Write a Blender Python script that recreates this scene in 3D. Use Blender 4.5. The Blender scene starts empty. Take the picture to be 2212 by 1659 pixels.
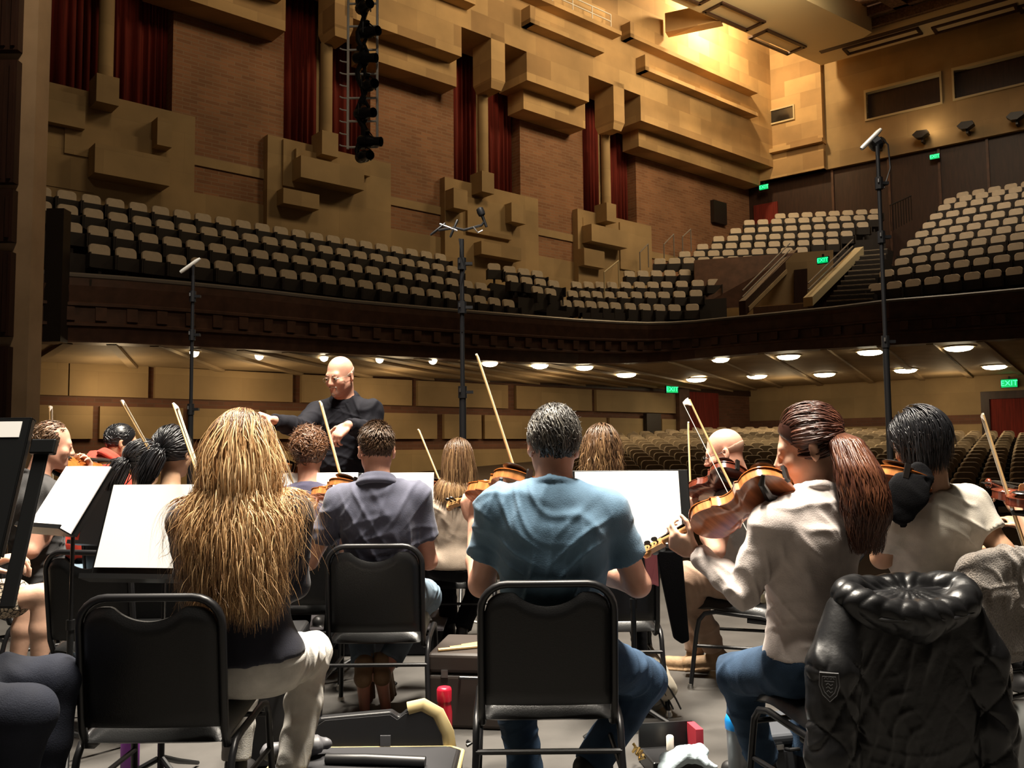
import bpy, bmesh, math, random
import numpy as np
from mathutils import Vector, Matrix, noise
from mathutils.bvhtree import BVHTree
SC = bpy.context.scene
COL = SC.collection
# ------------------------------------------------------------------ camera
FPX, CXP, CYP, CAMH = 1900.0, 1106.0, 829.5, 1.24
PITCH, ROLL = math.atan(140.5 / FPX), -0.010
MCAM = Matrix.Rotation(math.pi / 2 + PITCH, 3, 'X') @ Matrix.Rotation(ROLL, 3, 'Z')
cd = bpy.data.cameras.new('camera'); cam = bpy.data.objects.new('camera', cd); COL.objects.link(cam)
cd.sensor_fit = 'HORIZONTAL'; cd.sensor_width = 36.0; cd.lens = 36.0 * FPX / 2212.0
cd.clip_start = 0.05; cd.clip_end = 200
CAM = Vector((0, 0, CAMH))
cam.matrix_world = Matrix.Translation(CAM) @ MCAM.to_4x4()
SC.camera = cam
# ------------------------------------------------------------------ world, light, exposure
SC.view_settings.view_transform = 'Standard'; SC.view_settings.look = 'None'
SC.view_settings.gamma = 1.0; SC.view_settings.exposure = 0.0; SC.view_settings.use_curve_mapping = False
SC.cycles.max_bounces = 5; SC.cycles.diffuse_bounces = 3; SC.cycles.glossy_bounces = 3
SC.cycles.transmission_bounces = 4; SC.cycles.transparent_max_bounces = 6
SC.cycles.sample_clamp_indirect = 4.0; SC.cycles.caustics_reflective = False; SC.cycles.caustics_refractive = False
W = bpy.data.worlds.new('world'); SC.world = W; W.use_nodes = True
W.node_tree.nodes['Background'].inputs[0].default_value = (0.95, 0.66, 0.42, 1); W.node_tree.nodes['Background'].inputs[1].default_value = 0.014

def ray(px, py):
    return MCAM @ Vector(((px - CXP) / FPX, -(py - CYP) / FPX, -1.0))
def P(px, py, Y):
    d = ray(px, py); return CAM + d * (Y / d.y)
def PZ(px, py, z):
    d = ray(px, py); return CAM + d * ((z - CAMH) / d.z)
def frame(origin, dx, dy):
    m = Matrix.Identity(4); x = Vector((dx, dy, 0)).normalized(); y = Vector((-x.y, x.x, 0))
    for i in range(3):
        m[i][0] = x[i]; m[i][1] = y[i]; m[i][2] = (0, 0, 1)[i]; m[i][3] = origin[i]
    return m
ML = frame((-9.95, 22.76, 0), .758, .652); MLi = ML.inverted()
MB_ = frame((10.98, 40.76, 0), .782, -.623); MBi = MB_.inverted()
def onwall(Mi, px, py, off=0.0):
    o = Mi @ CAM; d = Mi.to_3x3() @ ray(px, py); t = (-off - o.y) / d.y; q = o + d * t
    return q.x, q.z
LW = lambda px, py, off=0.0: onwall(MLi, px, py, off)
BW = lambda px, py, off=0.0: onwall(MBi, px, py, off)

def area(name, loc, target, sx, sy, power, col, spread=math.pi):
    l = bpy.data.lights.new(name, 'AREA'); l.shape = 'RECTANGLE'; l.size = sx; l.size_y = sy; l.energy = power; l.color = col; l.spread = spread
    o = bpy.data.objects.new(name, l); COL.objects.link(o); o.location = loc
    o.rotation_euler = (Vector(target) - Vector(loc)).to_track_quat('-Z', 'Y').to_euler(); return o
def point(name, loc, power, col, rad=.1):
    l = bpy.data.lights.new(name, 'POINT'); l.energy = power; l.color = col; l.shadow_soft_size = rad
    o = bpy.data.objects.new(name, l); COL.objects.link(o); o.location = loc; return o
def spot(name, loc, target, power, col, ang, blend=.6, rad=.1):
    l = bpy.data.lights.new(name, 'SPOT'); l.energy = power; l.color = col; l.shadow_soft_size = rad; l.spot_size = math.radians(ang); l.spot_blend = blend
    o = bpy.data.objects.new(name, l); COL.objects.link(o); o.location = loc
    o.rotation_euler = (Vector(target) - Vector(loc)).to_track_quat('-Z', 'Y').to_euler(); return o
STG = (1.0, .90, .76); WRM = (1.0, .72, .38)
# stage work lights overhead
area('stage_light_front', (-1.5, 5.6, 8.2), (-.6, 3.7, .8), 2.6, .5, 800, STG, math.radians(110))
area('stage_light_middle', (.6, 3.0, 8.4), (.3, 3.1, .8), 2.6, .5, 800, STG, math.radians(110))
area('stage_light_rear', (0, 1.2, 8.6), (-.1, 3.2, .8), 3.0, .5, 60, STG, math.radians(110))
# house lights, then two added fill lights
_l = lambda s, off, z: ML @ Vector((s, -off, z))
point('cove_lamp_near_corner', _l(22.6, 3.2, 19.6), 1900, WRM, .3)
area('house_light_wall_right', _l(18.5, 9.5, 17.0), _l(18.0, 1.5, 16.5), 2.5, 2.5, 520, (1, .74, .42), math.radians(150))
area('house_light_wall_middle', _l(10.0, 10.5, 17.5), _l(9.0, 1.5, 16.5), 2.5, 2.5, 330, (1, .74, .42), math.radians(150))
area('house_light_wall_left', _l(0.5, 11.0, 17.5), _l(0.0, 1.5, 14.5), 2.5, 2.5, 120, (1, .74, .44), math.radians(150))
area('house_light_right', (13.5, 27.0, 17.4), (14.5, 31, 8), 4, 4, 330, (1, .80, .55), math.radians(120))
area('fill_light_proscenium', (-4.0, 8.5, 12.5), (-8.5, 12.4, 5.5), 1.0, 1.0, 60, (1, .76, .5), math.radians(90))  # added dim fill that lifts the dark pillar, not a lamp of the hall
spot('fill_light_ladder', (-.5, 8.0, 13.0), (-2.6, 15.0, 7.5), 260, (1, .85, .65), 24, .8, .15)  # added spot that brightens the ladder rails, no real fixture behind it
# ------------------------------------------------------------------ materials
MATS = {}
def mat(name, col, rough=.6, metal=0.0, var=0.0, vscale=8.0, bump=0.0, bscale=60.0, emit=None, estr=0.0, trans=0.0, alpha=1.0, sheen=0.0, coat=0.0, stretch=None, spec=None, sss=0.0):
    m = bpy.data.materials.new(name); m.use_nodes = True; nt = m.node_tree; N = nt.nodes; b = N['Principled BSDF']
    b.inputs['Base Color'].default_value = (*col, 1); b.inputs['Roughness'].default_value = rough; b.inputs['Metallic'].default_value = metal
    if spec is not None: b.inputs['Specular IOR Level'].default_value = spec
    if sheen: b.inputs['Sheen Weight'].default_value = sheen
    if coat: b.inputs['Coat Weight'].default_value = coat; b.inputs['Coat Roughness'].default_value = .12
    if trans: b.inputs['Transmission Weight'].default_value = trans
    if alpha < 1: b.inputs['Alpha'].default_value = alpha
    if sss: b.inputs['Subsurface Weight'].default_value = sss; b.inputs['Subsurface Radius'].default_value = (.012, .005, .003); b.inputs['Subsurface Scale'].default_value = 1.0
    if emit: b.inputs['Emission Color'].default_value = (*emit, 1); b.inputs['Emission Strength'].default_value = estr
    if var or bump:
        tc = N.new('ShaderNodeTexCoord'); src = tc.outputs['Object']
        if stretch:
            mp = N.new('ShaderNodeMapping'); mp.inputs['Scale'].default_value = stretch; nt.links.new(src, mp.inputs[0]); src = mp.outputs[0]
    if var:
        n = N.new('ShaderNodeTexNoise'); n.inputs['Scale'].default_value = vscale; n.inputs['Detail'].default_value = 4
        r = N.new('ShaderNodeValToRGB'); r.color_ramp.elements[0].position = .3; r.color_ramp.elements[1].position = .7
        r.color_ramp.elements[0].color = (*[max(0, c * (1 - var)) for c in col], 1); r.color_ramp.elements[1].color = (*[min(1, c * (1 + var)) for c in col], 1)
        nt.links.new(src, n.inputs['Vector']); nt.links.new(n.outputs['Fac'], r.inputs[0]); nt.links.new(r.outputs[0], b.inputs['Base Color'])
    if bump:
        n2 = N.new('ShaderNodeTexNoise'); n2.inputs['Scale'].default_value = bscale; n2.inputs['Detail'].default_value = 5
        bp = N.new('ShaderNodeBump'); bp.inputs['Strength'].default_value = bump; bp.inputs['Distance'].default_value = .01
        nt.links.new(src, n2.inputs['Vector']); nt.links.new(n2.outputs['Fac'], bp.inputs['Height']); nt.links.new(bp.outputs[0], b.inputs['Normal'])
    MATS[name] = m; return m
def brickmat(name, c1, c2, cm, bw, bh, ms, rough=.8, bias=0.0, bump=.3):
    m = bpy.data.materials.new(name); m.use_nodes = True; nt = m.node_tree; N = nt.nodes; b = N['Principled BSDF']; b.inputs['Roughness'].default_value = rough
    tc = N.new('ShaderNodeTexCoord'); sp = N.new('ShaderNodeSeparateXYZ'); cb = N.new('ShaderNodeCombineXYZ')
    ad = N.new('ShaderNodeMath'); ad.operation = 'ADD'
    nt.links.new(tc.outputs['Object'], sp.inputs[0]); nt.links.new(sp.outputs[0], ad.inputs[0]); nt.links.new(sp.outputs[1], ad.inputs[1])
    nt.links.new(ad.outputs[0], cb.inputs[0]); nt.links.new(sp.outputs[2], cb.inputs[1])
    t = N.new('ShaderNodeTexBrick'); t.inputs['Scale'].default_value = 1; t.inputs['Brick Width'].default_value = bw; t.inputs['Row Height'].default_value = bh
    t.inputs['Mortar Size'].default_value = ms; t.inputs['Bias'].default_value = bias
    for k, c in (('Color1', c1), ('Color2', c2), ('Mortar', cm)): t.inputs[k].default_value = (*c, 1)
    n = N.new('ShaderNodeTexNoise'); n.inputs['Scale'].default_value = .7; n.inputs['Detail'].default_value = 6
    mx = N.new('ShaderNodeMix'); mx.data_type = 'RGBA'; mx.blend_type = 'MULTIPLY'; mx.inputs[0].default_value = .55
    r = N.new('ShaderNodeValToRGB'); r.color_ramp.elements[0].color = (.6, .58, .55, 1); r.color_ramp.elements[1].color = (1.25, 1.2, 1.15, 1); r.color_ramp.elements[0].position = .3; r.color_ramp.elements[1].position = .7
    nt.links.new(cb.outputs[0], t.inputs['Vector']); nt.links.new(tc.outputs['Object'], n.inputs['Vector']); nt.links.new(n.outputs['Fac'], r.inputs[0])
    nt.links.new(t.outputs['Color'], mx.inputs[6]); nt.links.new(r.outputs[0], mx.inputs[7]); nt.links.new(mx.outputs[2], b.inputs['Base Color'])
    if bump:
        bp = N.new('ShaderNodeBump'); bp.inputs['Strength'].default_value = bump; bp.inputs['Distance'].default_value = .02; bp.invert = True
        nt.links.new(t.outputs['Fac'], bp.inputs['Height']); nt.links.new(bp.outputs[0], b.inputs['Normal'])
    MATS[name] = m; return m
brickmat('stone_blocks', (.60, .41, .20), (.37, .235, .11), (.44, .30, .15), 1.45, .72, .006, bump=.05)
brickmat('stone_plain', (.42, .30, .155), (.35, .245, .125), (.32, .23, .12), 1.9, 1.1, .004, bump=.04)
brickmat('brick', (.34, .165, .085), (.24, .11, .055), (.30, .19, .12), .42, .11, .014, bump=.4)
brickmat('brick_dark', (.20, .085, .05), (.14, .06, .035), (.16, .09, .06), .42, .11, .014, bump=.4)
mat('curtain_red', (.17, .016, .009), .9, var=.35, vscale=3, stretch=(6, 6, .3))
mat('dark_wood', (.10, .047, .03), .5, var=.3, vscale=4)
mat('brown_wood', (.036, .014, .009), .5, var=.3, vscale=3, stretch=(4, 4, .5))
mat('soffit', (.36, .26, .15), .7, var=.12, vscale=1.5)
mat('ceiling_plaster', (.78, .66, .42), .7)
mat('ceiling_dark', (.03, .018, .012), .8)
mat('ornament', (.17, .09, .05), .6, var=.5, vscale=14, bump=.8, bscale=25)
mat('pillar_paint', (.50, .36, .23), .6, var=.12, vscale=2)
mat('seat_cream', (.62, .52, .40), .75, var=.1, vscale=6)
mat('seat_taupe', (.44, .33, .22), .75, var=.12, vscale=6)
mat('seat_dark', (.022, .016, .014), .7)
mat('rail_dark', (.02, .014, .012), .45)
mat('rail_grey', (.2, .18, .165), .4)
mat('glass_dark', (.018, .016, .014), .12)
mat('frame_cream', (.55, .46, .28), .6)
mat('exit_box', (.01, .012, .01), .5)
mat('exit_glow', (.0, .25, .12), .5, emit=(.0, .70, .16), estr=.8)
mat('exit_letter', (.5, 1, .8), .5, emit=(.02, 1.0, .50), estr=1.25)
mat('lamp_disc', (1, .9, .7), .5, emit=(1, .86, .58), estr=14)
mat('black_metal', (.008, .008, .009), .38, metal=.0, spec=.38)
mat('stage_floor', (.06, .056, .051), .55, var=.22, vscale=3, bump=.08, bscale=40)
mat('hall_floor', (.05, .03, .02), .8)
mat('steel', (.55, .55, .56), .3, metal=1)
mat('silver_paint', (.75, .72, .66), .4)
# ------------------------------------------------------------------ mesh helpers
class MBd:
    def __init__(s): s.v = []; s.f = []; s.m = []; s.a = []
    def add(s, vs, fs, mi=0):
        o = len(s.v); s.v += [tuple(v) for v in vs]; s.f += [tuple(i + o for i in f) for f in fs]; s.m += [mi] * len(fs)
    def box(s, lo, hi, mi=0, M=None):
        x0, y0, z0 = lo; x1, y1, z1 = hi
        vs = [(x0, y0, z0), (x1, y0, z0), (x1, y1, z0), (x0, y1, z0), (x0, y0, z1), (x1, y0, z1), (x1, y1, z1), (x0, y1, z1)]
        if M is not None: vs = [M @ Vector(v) for v in vs]
        s.add(vs, [(0, 3, 2, 1), (4, 5, 6, 7), (0, 1, 5, 4), (1, 2, 6, 5), (2, 3, 7, 6), (3, 0, 4, 7)], mi); return s
    def prism(s, poly, a, b, M=None, mi=0):     # poly in local xz, from y=a to y=b (or via M)
        n = len(poly); vs = [Vector((p[0], a, p[1])) for p in poly] + [Vector((p[0], b, p[1])) for p in poly]
        if M is not None: vs = [M @ v for v in vs]
        s.add(vs, [tuple(range(n)), tuple(range(2 * n - 1, n - 1, -1))] + [(i, i + n, (i + 1) % n + n, (i + 1) % n) for i in range(n)], mi); return s
    def tube(s, pts, r, n=8, closed=False, mi=0, flat=1.0, up=None, caps=True):
        pts = [Vector(p) for p in pts]; m = len(pts); rs = r if isinstance(r, (list, tuple)) else [r] * m
        T = []
        for i in range(m):
            if closed: t = pts[(i + 1) % m] - pts[i - 1]
            else: t = pts[min(i + 1, m - 1)] - pts[max(i - 1, 0)]
            T.append(t.normalized() if t.length > 1e-9 else Vector((0, 0, 1)))
        u = Vector(up) if up is not None else (Vector((0, 0, 1)) if abs(T[0].z) < .9 else Vector((1, 0, 0)))
        vs = []
        for i in range(m):
            a = u - T[i] * u.dot(T[i])
            if a.length < 1e-6: a = T[i].orthogonal()
            a.normalize(); b = T[i].cross(a)
            if up is None: u = a
            for k in range(n):
                th = 2 * math.pi * (k + .5) / n
                vs.append(pts[i] + a * (math.cos(th) * rs[i] * flat) + b * (math.sin(th) * rs[i]))
        fs = []
        for i in range(m if closed else m - 1):
            j = (i + 1) % m
            for k in range(n):
                k2 = (k + 1) % n; fs.append((i * n + k, i * n + k2, j * n + k2, j * n + k))
        if not closed and caps: fs += [tuple(range(n - 1, -1, -1)), tuple(range((m - 1) * n, m * n))]
        s.add(vs, fs, mi); return s
    def lathe(s, prof, n=20, M=None, mi=0):     # prof [(r,z)]
        vs = []
        for r, z in prof:
            for k in range(n):
                v = Vector((r * math.cos(2 * math.pi * k / n), r * math.sin(2 * math.pi * k / n), z)); vs.append(M @ v if M is not None else v)
        m = len(prof); fs = [(i * n + k, i * n + (k + 1) % n, (i + 1) * n + (k + 1) % n, (i + 1) * n + k) for i in range(m - 1) for k in range(n)]
        fs += [tuple(range(n - 1, -1, -1)), tuple(range((m - 1) * n, m * n))]
        s.add(vs, fs, mi); return s
    def grid(s, fn, nu, nv, mi=0):
        vs = [fn(i / nu, j / nv) for i in range(nu + 1) for j in range(nv + 1)]
        s.add(vs, [(i * (nv + 1) + j, (i + 1) * (nv + 1) + j, (i + 1) * (nv + 1) + j + 1, i * (nv + 1) + j + 1) for i in range(nu) for j in range(nv)], mi); return s
    def mesh(s, name, mats, smooth=False, ang=40):
        me = bpy.data.meshes.new(name); me.from_pydata(s.v, [], s.f)
        for m in (mats if isinstance(mats, (list, tuple)) else [mats]): me.materials.append(MATS[m] if isinstance(m, str) else m)
        if any(s.m): me.polygons.foreach_set('material_index', s.m)
        bm = bmesh.new(); bm.from_mesh(me); bmesh.ops.recalc_face_normals(bm, faces=bm.faces); bm.to_mesh(me); bm.free()
        if smooth:
            me.polygons.foreach_set('use_smooth', [True] * len(me.polygons)); me.set_sharp_from_angle(angle=math.radians(ang))
        me.update(); return me
    def obj(s, name, mats, parent=None, M=None, smooth=False, ang=40, bevel=0.0, seg=2):
        o = bpy.data.objects.new(name, s.mesh(name, mats, smooth, ang)); COL.objects.link(o)
        if parent is not None: o.parent = parent
        if M is not None: o.matrix_local = M
        if bevel:
            b = o.modifiers.new('bevel', 'BEVEL'); b.width = bevel; b.segments = seg; b.limit_method = 'ANGLE'; b.angle_limit = math.radians(35)
        return o
def tag(o, label=None, cat=None, group=None, kind=None):
    if label: o['label'] = label
    if cat: o['category'] = cat
    if group: o['group'] = group
    if kind: o['kind'] = kind
    return o
def empty(name, M=None, **k):
    o = bpy.data.objects.new(name, None); COL.objects.link(o); o.empty_display_size = .1
    if M is not None: o.matrix_world = M if isinstance(M, Matrix) else Matrix.Translation(M)
    return tag(o, **k)
def copytree(o, M=None, parent=None, kids=None):
    c = o.copy(); COL.objects.link(c)
    if parent is not None: c.parent = parent
    for ch in list(o.children): copytree(ch, None, c)
    if M is not None: c.matrix_world = M
    return c
def TR(x, y, z, yaw=0.0): return Matrix.Translation((x, y, z)) @ Matrix.Rotation(yaw, 4, 'Z')
# ================================================================== THE HALL
ZA, ZB, ZSILL, ZTOP = 13.37, 14.10, 10.42, 24.0
def wbox(mb, s0, s1, z0, z1, off, back=-.05, mi=0):
    mb.box((min(s0, s1), -off, z0), (max(s0, s1), -back, z1), mi)
def S(px, py, off): return LW(px, py, off)[0]
SEND = 28.35
# left wall: stone carcass behind everything
wl = MBd(); wbox(wl, -6, SEND + .2, -1.6, ZTOP, -.62, -1.2)
wl = wl.obj('wall_left', 'stone_plain', M=ML); tag(wl, kind='structure')
def lpart(name, m, matn, **k): return m.obj(name, matn, parent=wl, **k)
bays = [(370, 612), (800, 980), (1123, 1258), (1372, 1640)]
for i, (a, b) in enumerate(bays):
    s0, s1 = S(a, 300, 0), min(S(b, 300, 0), SEND)
    m = MBd(); wbox(m, s0, s1, 4.0, 8.39, .04, -.62); wbox(m, s0, s1, 9.16, 9.43, .05, -.62); wbox(m, s0 - .02, s0 + .16, 8.39, 9.2, .045, -.62); wbox(m, s1 - .16, s1 + .02, 8.39, 9.2, .045, -.62)
    lpart('stone_band', m, 'stone_plain')
    m = MBd(); wbox(m, s0, s1, 9.43, ZTOP, 0, -.62); wbox(m, s0 + .16, s1 - .16, 8.39, 9.16, 0, -.62); lpart('brick_panel', m, 'brick')
# stepped overhangs over each bay
stepA = [(330, 617, 20), (790, 986, 140), (1131, 1264, 240), (1380, 1640, 320)]
for a, b, y in stepA:
    s0, s1 = S(a, y, .85), min(S(b, y, .85), SEND)
    m = MBd(); wbox(m, s0, s1, ZA, ZTOP, .85, -.02); lpart('overhang', m, 'stone_blocks')
stepB = [(997, 1138)]
m = MBd()
edges = [(-6, S(240, 0, 1.5)), (S(330, 0, 1.5), S(620, 30, 1.5)), (S(745, 30, 1.5), S(997, 100, 1.5)), (S(1138, 150, 1.5), S(1272, 200, 1.5)), (S(1384, 240, 1.5), SEND)]
for s0, s1 in edges: wbox(m, s0, s1, ZB, 15.12, 1.5, -.02)
wbox(m, -6, SEND, 15.12, ZTOP, 1.5, -.02)
lpart('upper_wall', m, 'stone_blocks')
for a, b, z, y in [(1126, 1285, 15.93, 90), (930, 1008, 15.75, 10), (1090, 1322, 16.9, 40), (1343, 1616, 17.0, 150), (1375, 1616, 15.93, 210)]:
    m = MBd(); s0, s1 = S(a, y, 1.5), min(S(b, y, 1.5), SEND - .1)
    wbox(m, s0, s1, z, z + .16, 1.98, 1.4); wbox(m, s0, s0 + .22, z, z + .62, 1.98, 1.4); lpart('ledge', m, 'stone_blocks')
# low handrail on the highest ledge
m = MBd(); s0, s1 = S(1150, 10, 1.9), S(1322, 60, 1.9)
for z in (17.35, 17.62): m.tube([(s0, -1.85, z), (s1, -1.85, z)], .025, 6)
for k in range(5): m.tube([(s0 + (s1 - s0) * k / 4, -1.85, 17.0), (s0 + (s1 - s0) * k / 4, -1.85, 17.62)], .025, 6)
lpart('ledge_handrail', m, 'silver_paint')
# windows: recess, hanging block, column, sill, relief blocks
wins = [(105, 370, 60, 230), (612, 800, 150, 705), (980, 1123, 250, 1043), (1258, 1372, 330, 1308)]
blocks = {0: [(105, 185, 190, 262, .55), (140, 365, 262, 330, .35), (205, 368, 308, 372, .9), (340, 372, 252, 312, .75), (100, 205, 270, 400, .3)],
          1: [(612, 660, 300, 400, .35), (650, 787, 335, 382, .9), (612, 690, 405, 438, .7), (640, 800, 320, 345, .5)],
          2: [(980, 1010, 405, 448, .75), (1010, 1105, 425, 500, .4), (1105, 1135, 437, 478, .75), (1040, 1126, 520, 548, .7)],
          3: [(1260, 1278, 470, 520, .3), (1278, 1355, 483, 520, .8), (1262, 1306, 535, 572, .6), (1340, 1372, 480, 580, .35)]}
word = ['leftmost', 'second', 'third', 'rightmost']
for i, (a, b, y, c) in enumerate(wins):
    w = empty('window_%d' % (i + 1), ML, kind='structure')
    s0, s1 = S(a, y, 0), S(b, y, 0)
    m = MBd()
    wbox(m, s0 - .6, s1 + .6, 4.0, ZSILL, .28, -.62); m.obj('sill', 'stone_plain', parent=w)
    sc = S(c, y, .6)
    m = MBd(); m.tube([(sc, -.6, ZSILL), (sc, -.6, 13.5)], .185, 16); m.obj('column', 'stone_plain', parent=w, smooth=True)
    m = MBd(); wbox(m, sc - .27, sc + .27, ZSILL - .42, ZSILL + .30, .86, .2); m.obj('column_base', 'stone_plain', parent=w)
    sp = S(c, y, 1.05) + .35
    m = MBd(); wbox(m, sp - .33, sp + .28, 13.75, 15.3, 1.5, .5)
    q = [(sp - .33, -1.5, 13.75), (sp + .28, -1.5, 13.75), (sp + .28, -.5, 13.75), (sp - .33, -.5, 13.75)]
    lo = [(sp - .25, -1.38, 13.45), (sp + .2, -1.38, 13.45), (sp + .2, -.6, 13.45), (sp - .25, -.6, 13.45)]
    m.add(q + lo, [(0, 1, 5, 4), (1, 2, 6, 5), (2, 3, 7, 6), (3, 0, 4, 7), (4, 5, 6, 7)]); m.obj('hanging_block', 'stone_blocks', parent=w)
    for (pa, pb, ya, yb, of) in blocks[i]:
        m = MBd(); ym = (ya + yb) / 2; xm = (pa + pb) / 2
        z1 = LW(pa, ya, of)[1]; z0 = LW(pa, yb, of)[1]
        wbox(m, S(pa, ym, of), S(pb, ym, of), z0, z1, of, 0); m.obj('relief_block', 'stone_plain', parent=w)
    for k, (u0, u1, side) in enumerate([(s0 - .3, (s0 + s1) / 2 - .15, 'left'), ((s0 + s1) / 2 + .1, s1 + .25, 'right')]):
        m = MBd(); n = 40
        m.grid(lambda u, v: (u0 + (u1 - u0) * u, .44 + .06 * math.sin(u * 44 + math.sin(u * 9) * 2), ZSILL - .1 + v * 6.5), n * 2, 1)
        o = m.obj('curtain', 'curtain_red', M=ML, smooth=True, ang=80)
        so = o.modifiers.new('s', 'SOLIDIFY'); so.thickness = .03
        tag(o, 'dark red curtain in the %s half of the %s tall wall opening' % (side, word[i]), 'curtain', 'red curtains in the wall openings')
# ---- back wall
wb = MBd(); wb.box((-.5, .5, -1.6), (16, 1.1, ZTOP)); wb = wb.obj('wall_back', 'brown_wood', M=MB_); tag(wb, kind='structure')
def bpart(name, m, matn, **k): return m.obj(name, matn, parent=wb, **k)
m = MBd(); m.box((-.4, 0, 13.58), (3.85, .6, ZTOP)); m.box((-.4, .12, 13.58), (3.85, .7, 13.6)); bpart('stone_corner', m, 'stone_blocks')
m = MBd(); m.box((-.4, -.28, 14.72), (3.9, .3, 14.9)); bpart('ledge', m, 'stone_blocks')
m = MBd(); m.box((3.85, .28, 13.58), (16, .75, 15.42)); m.box((3.85, .28, 16.62), (16, .75, ZTOP)); 
wx = [(3.85, BW(1872, 220, -.3)[0]), (BW(2031, 190, -.3)[0], BW(2062, 180, -.3)[0]), (BW(2240, 150, -.3)[0], 16)]
for a, b in wx: m.box((a, .28, 15.42), (b, .75, 16.62))
bpart('booth_wall', m, 'stone_plain')
for i, (a, b) in enumerate([(wx[0][1], wx[1][0]), (wx[1][1], wx[2][0])]):
    w = empty('window_%d' % (i + 5), MB_, kind='structure')
    m = MBd(); m.box((a, .55, 15.42), (b, .58, 16.62)); m.obj('pane', 'glass_dark', parent=w)
    m = MBd()
    for lo, hi in [((a - .08, .2, 16.6), (b + .08, .5, 16.72)), ((a - .08, .2, 15.34), (b + .08, .5, 15.42)), ((a - .08, .2, 15.42), (a, .5, 16.6)), ((b, .2, 15.42), (b + .08, .5, 16.6))]: m.box(lo, hi)
    m.obj('frame', 'frame_cream', parent=w)
w = empty('window_7', MB_, kind='structure')
m = MBd(); m.box((1.22, -.03, 16.17), (2.56, .02, 16.76)); m.obj('pane', 'glass_dark', parent=w)
m = MBd()
for lo, hi in [((1.16, -.08, 16.74), (2.62, .02, 16.8)), ((1.16, -.08, 16.1), (2.62, .02, 16.17)), ((1.16, -.08, 16.17), (1.22, .02, 16.74)), ((2.56, -.08, 16.17), (2.62, .02, 16.74))]: m.box(lo, hi)
m.obj('frame', 'frame_cream', parent=w)
# wood pilasters in the recess under the booth
m = MBd()
for x in (4.0, 6.4, 8.4, 10.2, 12.2): m.box((x, .42, 8), (x + .1, .55, 13.6))
bpart('panel_joint', m, 'dark_wood')
d1 = MBd(); d1.box((.35, .40, 10.2), (1.5, .55, 12.6)); tag(d1.obj('door_1', 'curtain_red', M=MB_), kind='structure')
# ---- floodlights under the booth windows
for k, (px, py) in enumerate([(1895, 308), (1988, 292), (2085, 273), (2192, 253)]):
    t, z = BW(px, py, .1)
    r = empty('floodlight', MB_ @ Matrix.Translation((t, 0, z)), label='dark wedge floodlight under the booth windows, %s of the four' % ['leftmost', 'second from the left', 'third from the left', 'rightmost'][k], cat='light', group='floodlights under the booth windows')
    m = MBd(); m.prism([(-.28, .02), (-.1, .16), (.3, .12), (.34, -.02), (.1, -.16), (-.12, -.14)], -.3, .06); m.obj('housing', 'rail_dark', parent=r)
    m = MBd(); m.box((.02, -.12, -.3), (.1, .28, -.12)); m.obj('bracket', 'rail_dark', parent=r)
t, z = BW(2000, 285, .4)
point('booth_uplight', MB_ @ Vector((t, -.28, z + .22)), 26, WRM, .12)
# ---- ceiling
zc = 18.0
e0 = PZ(1448, 0, zc); e1 = PZ(1774, 141, zc); f0 = PZ(1590, 20, zc); f1 = PZ(1769, 110, zc)
dE = (e1 - e0).normalized()
dirB = Vector((.782, -.623, 0)).normalized()
nE = Vector((dE.y, -dE.x, 0))
e0x = e0 - dE * 9; 
def slab(name, poly, z0, z1, mt, parent=None, **k):
    m = MBd(); n = len(poly); m.add([(p[0], p[1], z0) for p in poly] + [(p[0], p[1], z1) for p in poly], [tuple(range(n)), tuple(range(2 * n - 1, n - 1, -1))] + [(i, (i + 1) % n, (i + 1) % n + n, i + n) for i in range(n)])
    return m.obj(name, mt, parent=parent, **k)
Wd = 2.9
ce = slab('ceiling', [e0x, e1, e1 + nE * Wd * 1.05 - dE * 1.05, e0x + nE * Wd], zc, zc + 1.0, 'ceiling_plaster'); tag(ce, kind='structure')
g1 = e1 + dirB * 14
slab('rear_border', [e1, g1, g1 - Vector((.623, .782, 0)) * 1.5, f1], zc - .003, zc + 1.0, 'ceiling_plaster', ce)
i0 = f1; i1 = f1 + dirB * 14; j0 = i0 - dE * 20; j1 = i1 - dE * 20
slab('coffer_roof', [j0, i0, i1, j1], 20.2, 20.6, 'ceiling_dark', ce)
m = MBd()
def wallq(a, b, z0, z1, th=.25):
    d = (b - a).normalized(); nn = Vector((-d.y, d.x, 0)) * th
    m.add([(*(a + q).xy, z) for z in (z0, z1) for q in (Vector(), nn)] + [(*(b + q).xy, z) for z in (z0, z1) for q in (Vector(), nn)], [(0, 4, 5, 1), (2, 3, 7, 6), (0, 2, 6, 4), (1, 5, 7, 3), (0, 1, 3, 2), (4, 6, 7, 5)])
wallq(i0, i1, zc - .02, 20.3, .3); m.obj('coffer_fascia', 'brown_wood', parent=ce)
m = MBd()
for off, z0, z1 in [(.25, 18.25, 18.6), (.6, 18.6, 18.95), (.95, 18.95, 19.3)]:
    a = i0 - Vector((.623, .782, 0)) * off; wallq(a - dirB * .3, a + dirB * 14, z0, z1, .22)
m.obj('coffer_moulding', 'ornament', parent=ce)
m = MBd()
for off, z0, z1 in [(.1, 18.1, 18.5), (.5, 18.5, 18.9), (.9, 18.9, 19.3)]:
    a = i0 + dirB * off; wallq(a, a - dE * 20, z0, z1, .3)
m.obj('side_moulding', 'ornament', parent=ce)
m = MBd()
for kk in (1, 2, 3):
    a = i0 + dirB * (3.3 * kk); wallq(a, a - dE * 20, 18.6, 19.3, .55)
    a = i0 - dE * (4.0 * kk); wallq(a, a + dirB * 14, 18.6, 19.3, .55)
m.obj('coffer_rib', 'ornament', parent=ce)
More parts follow.
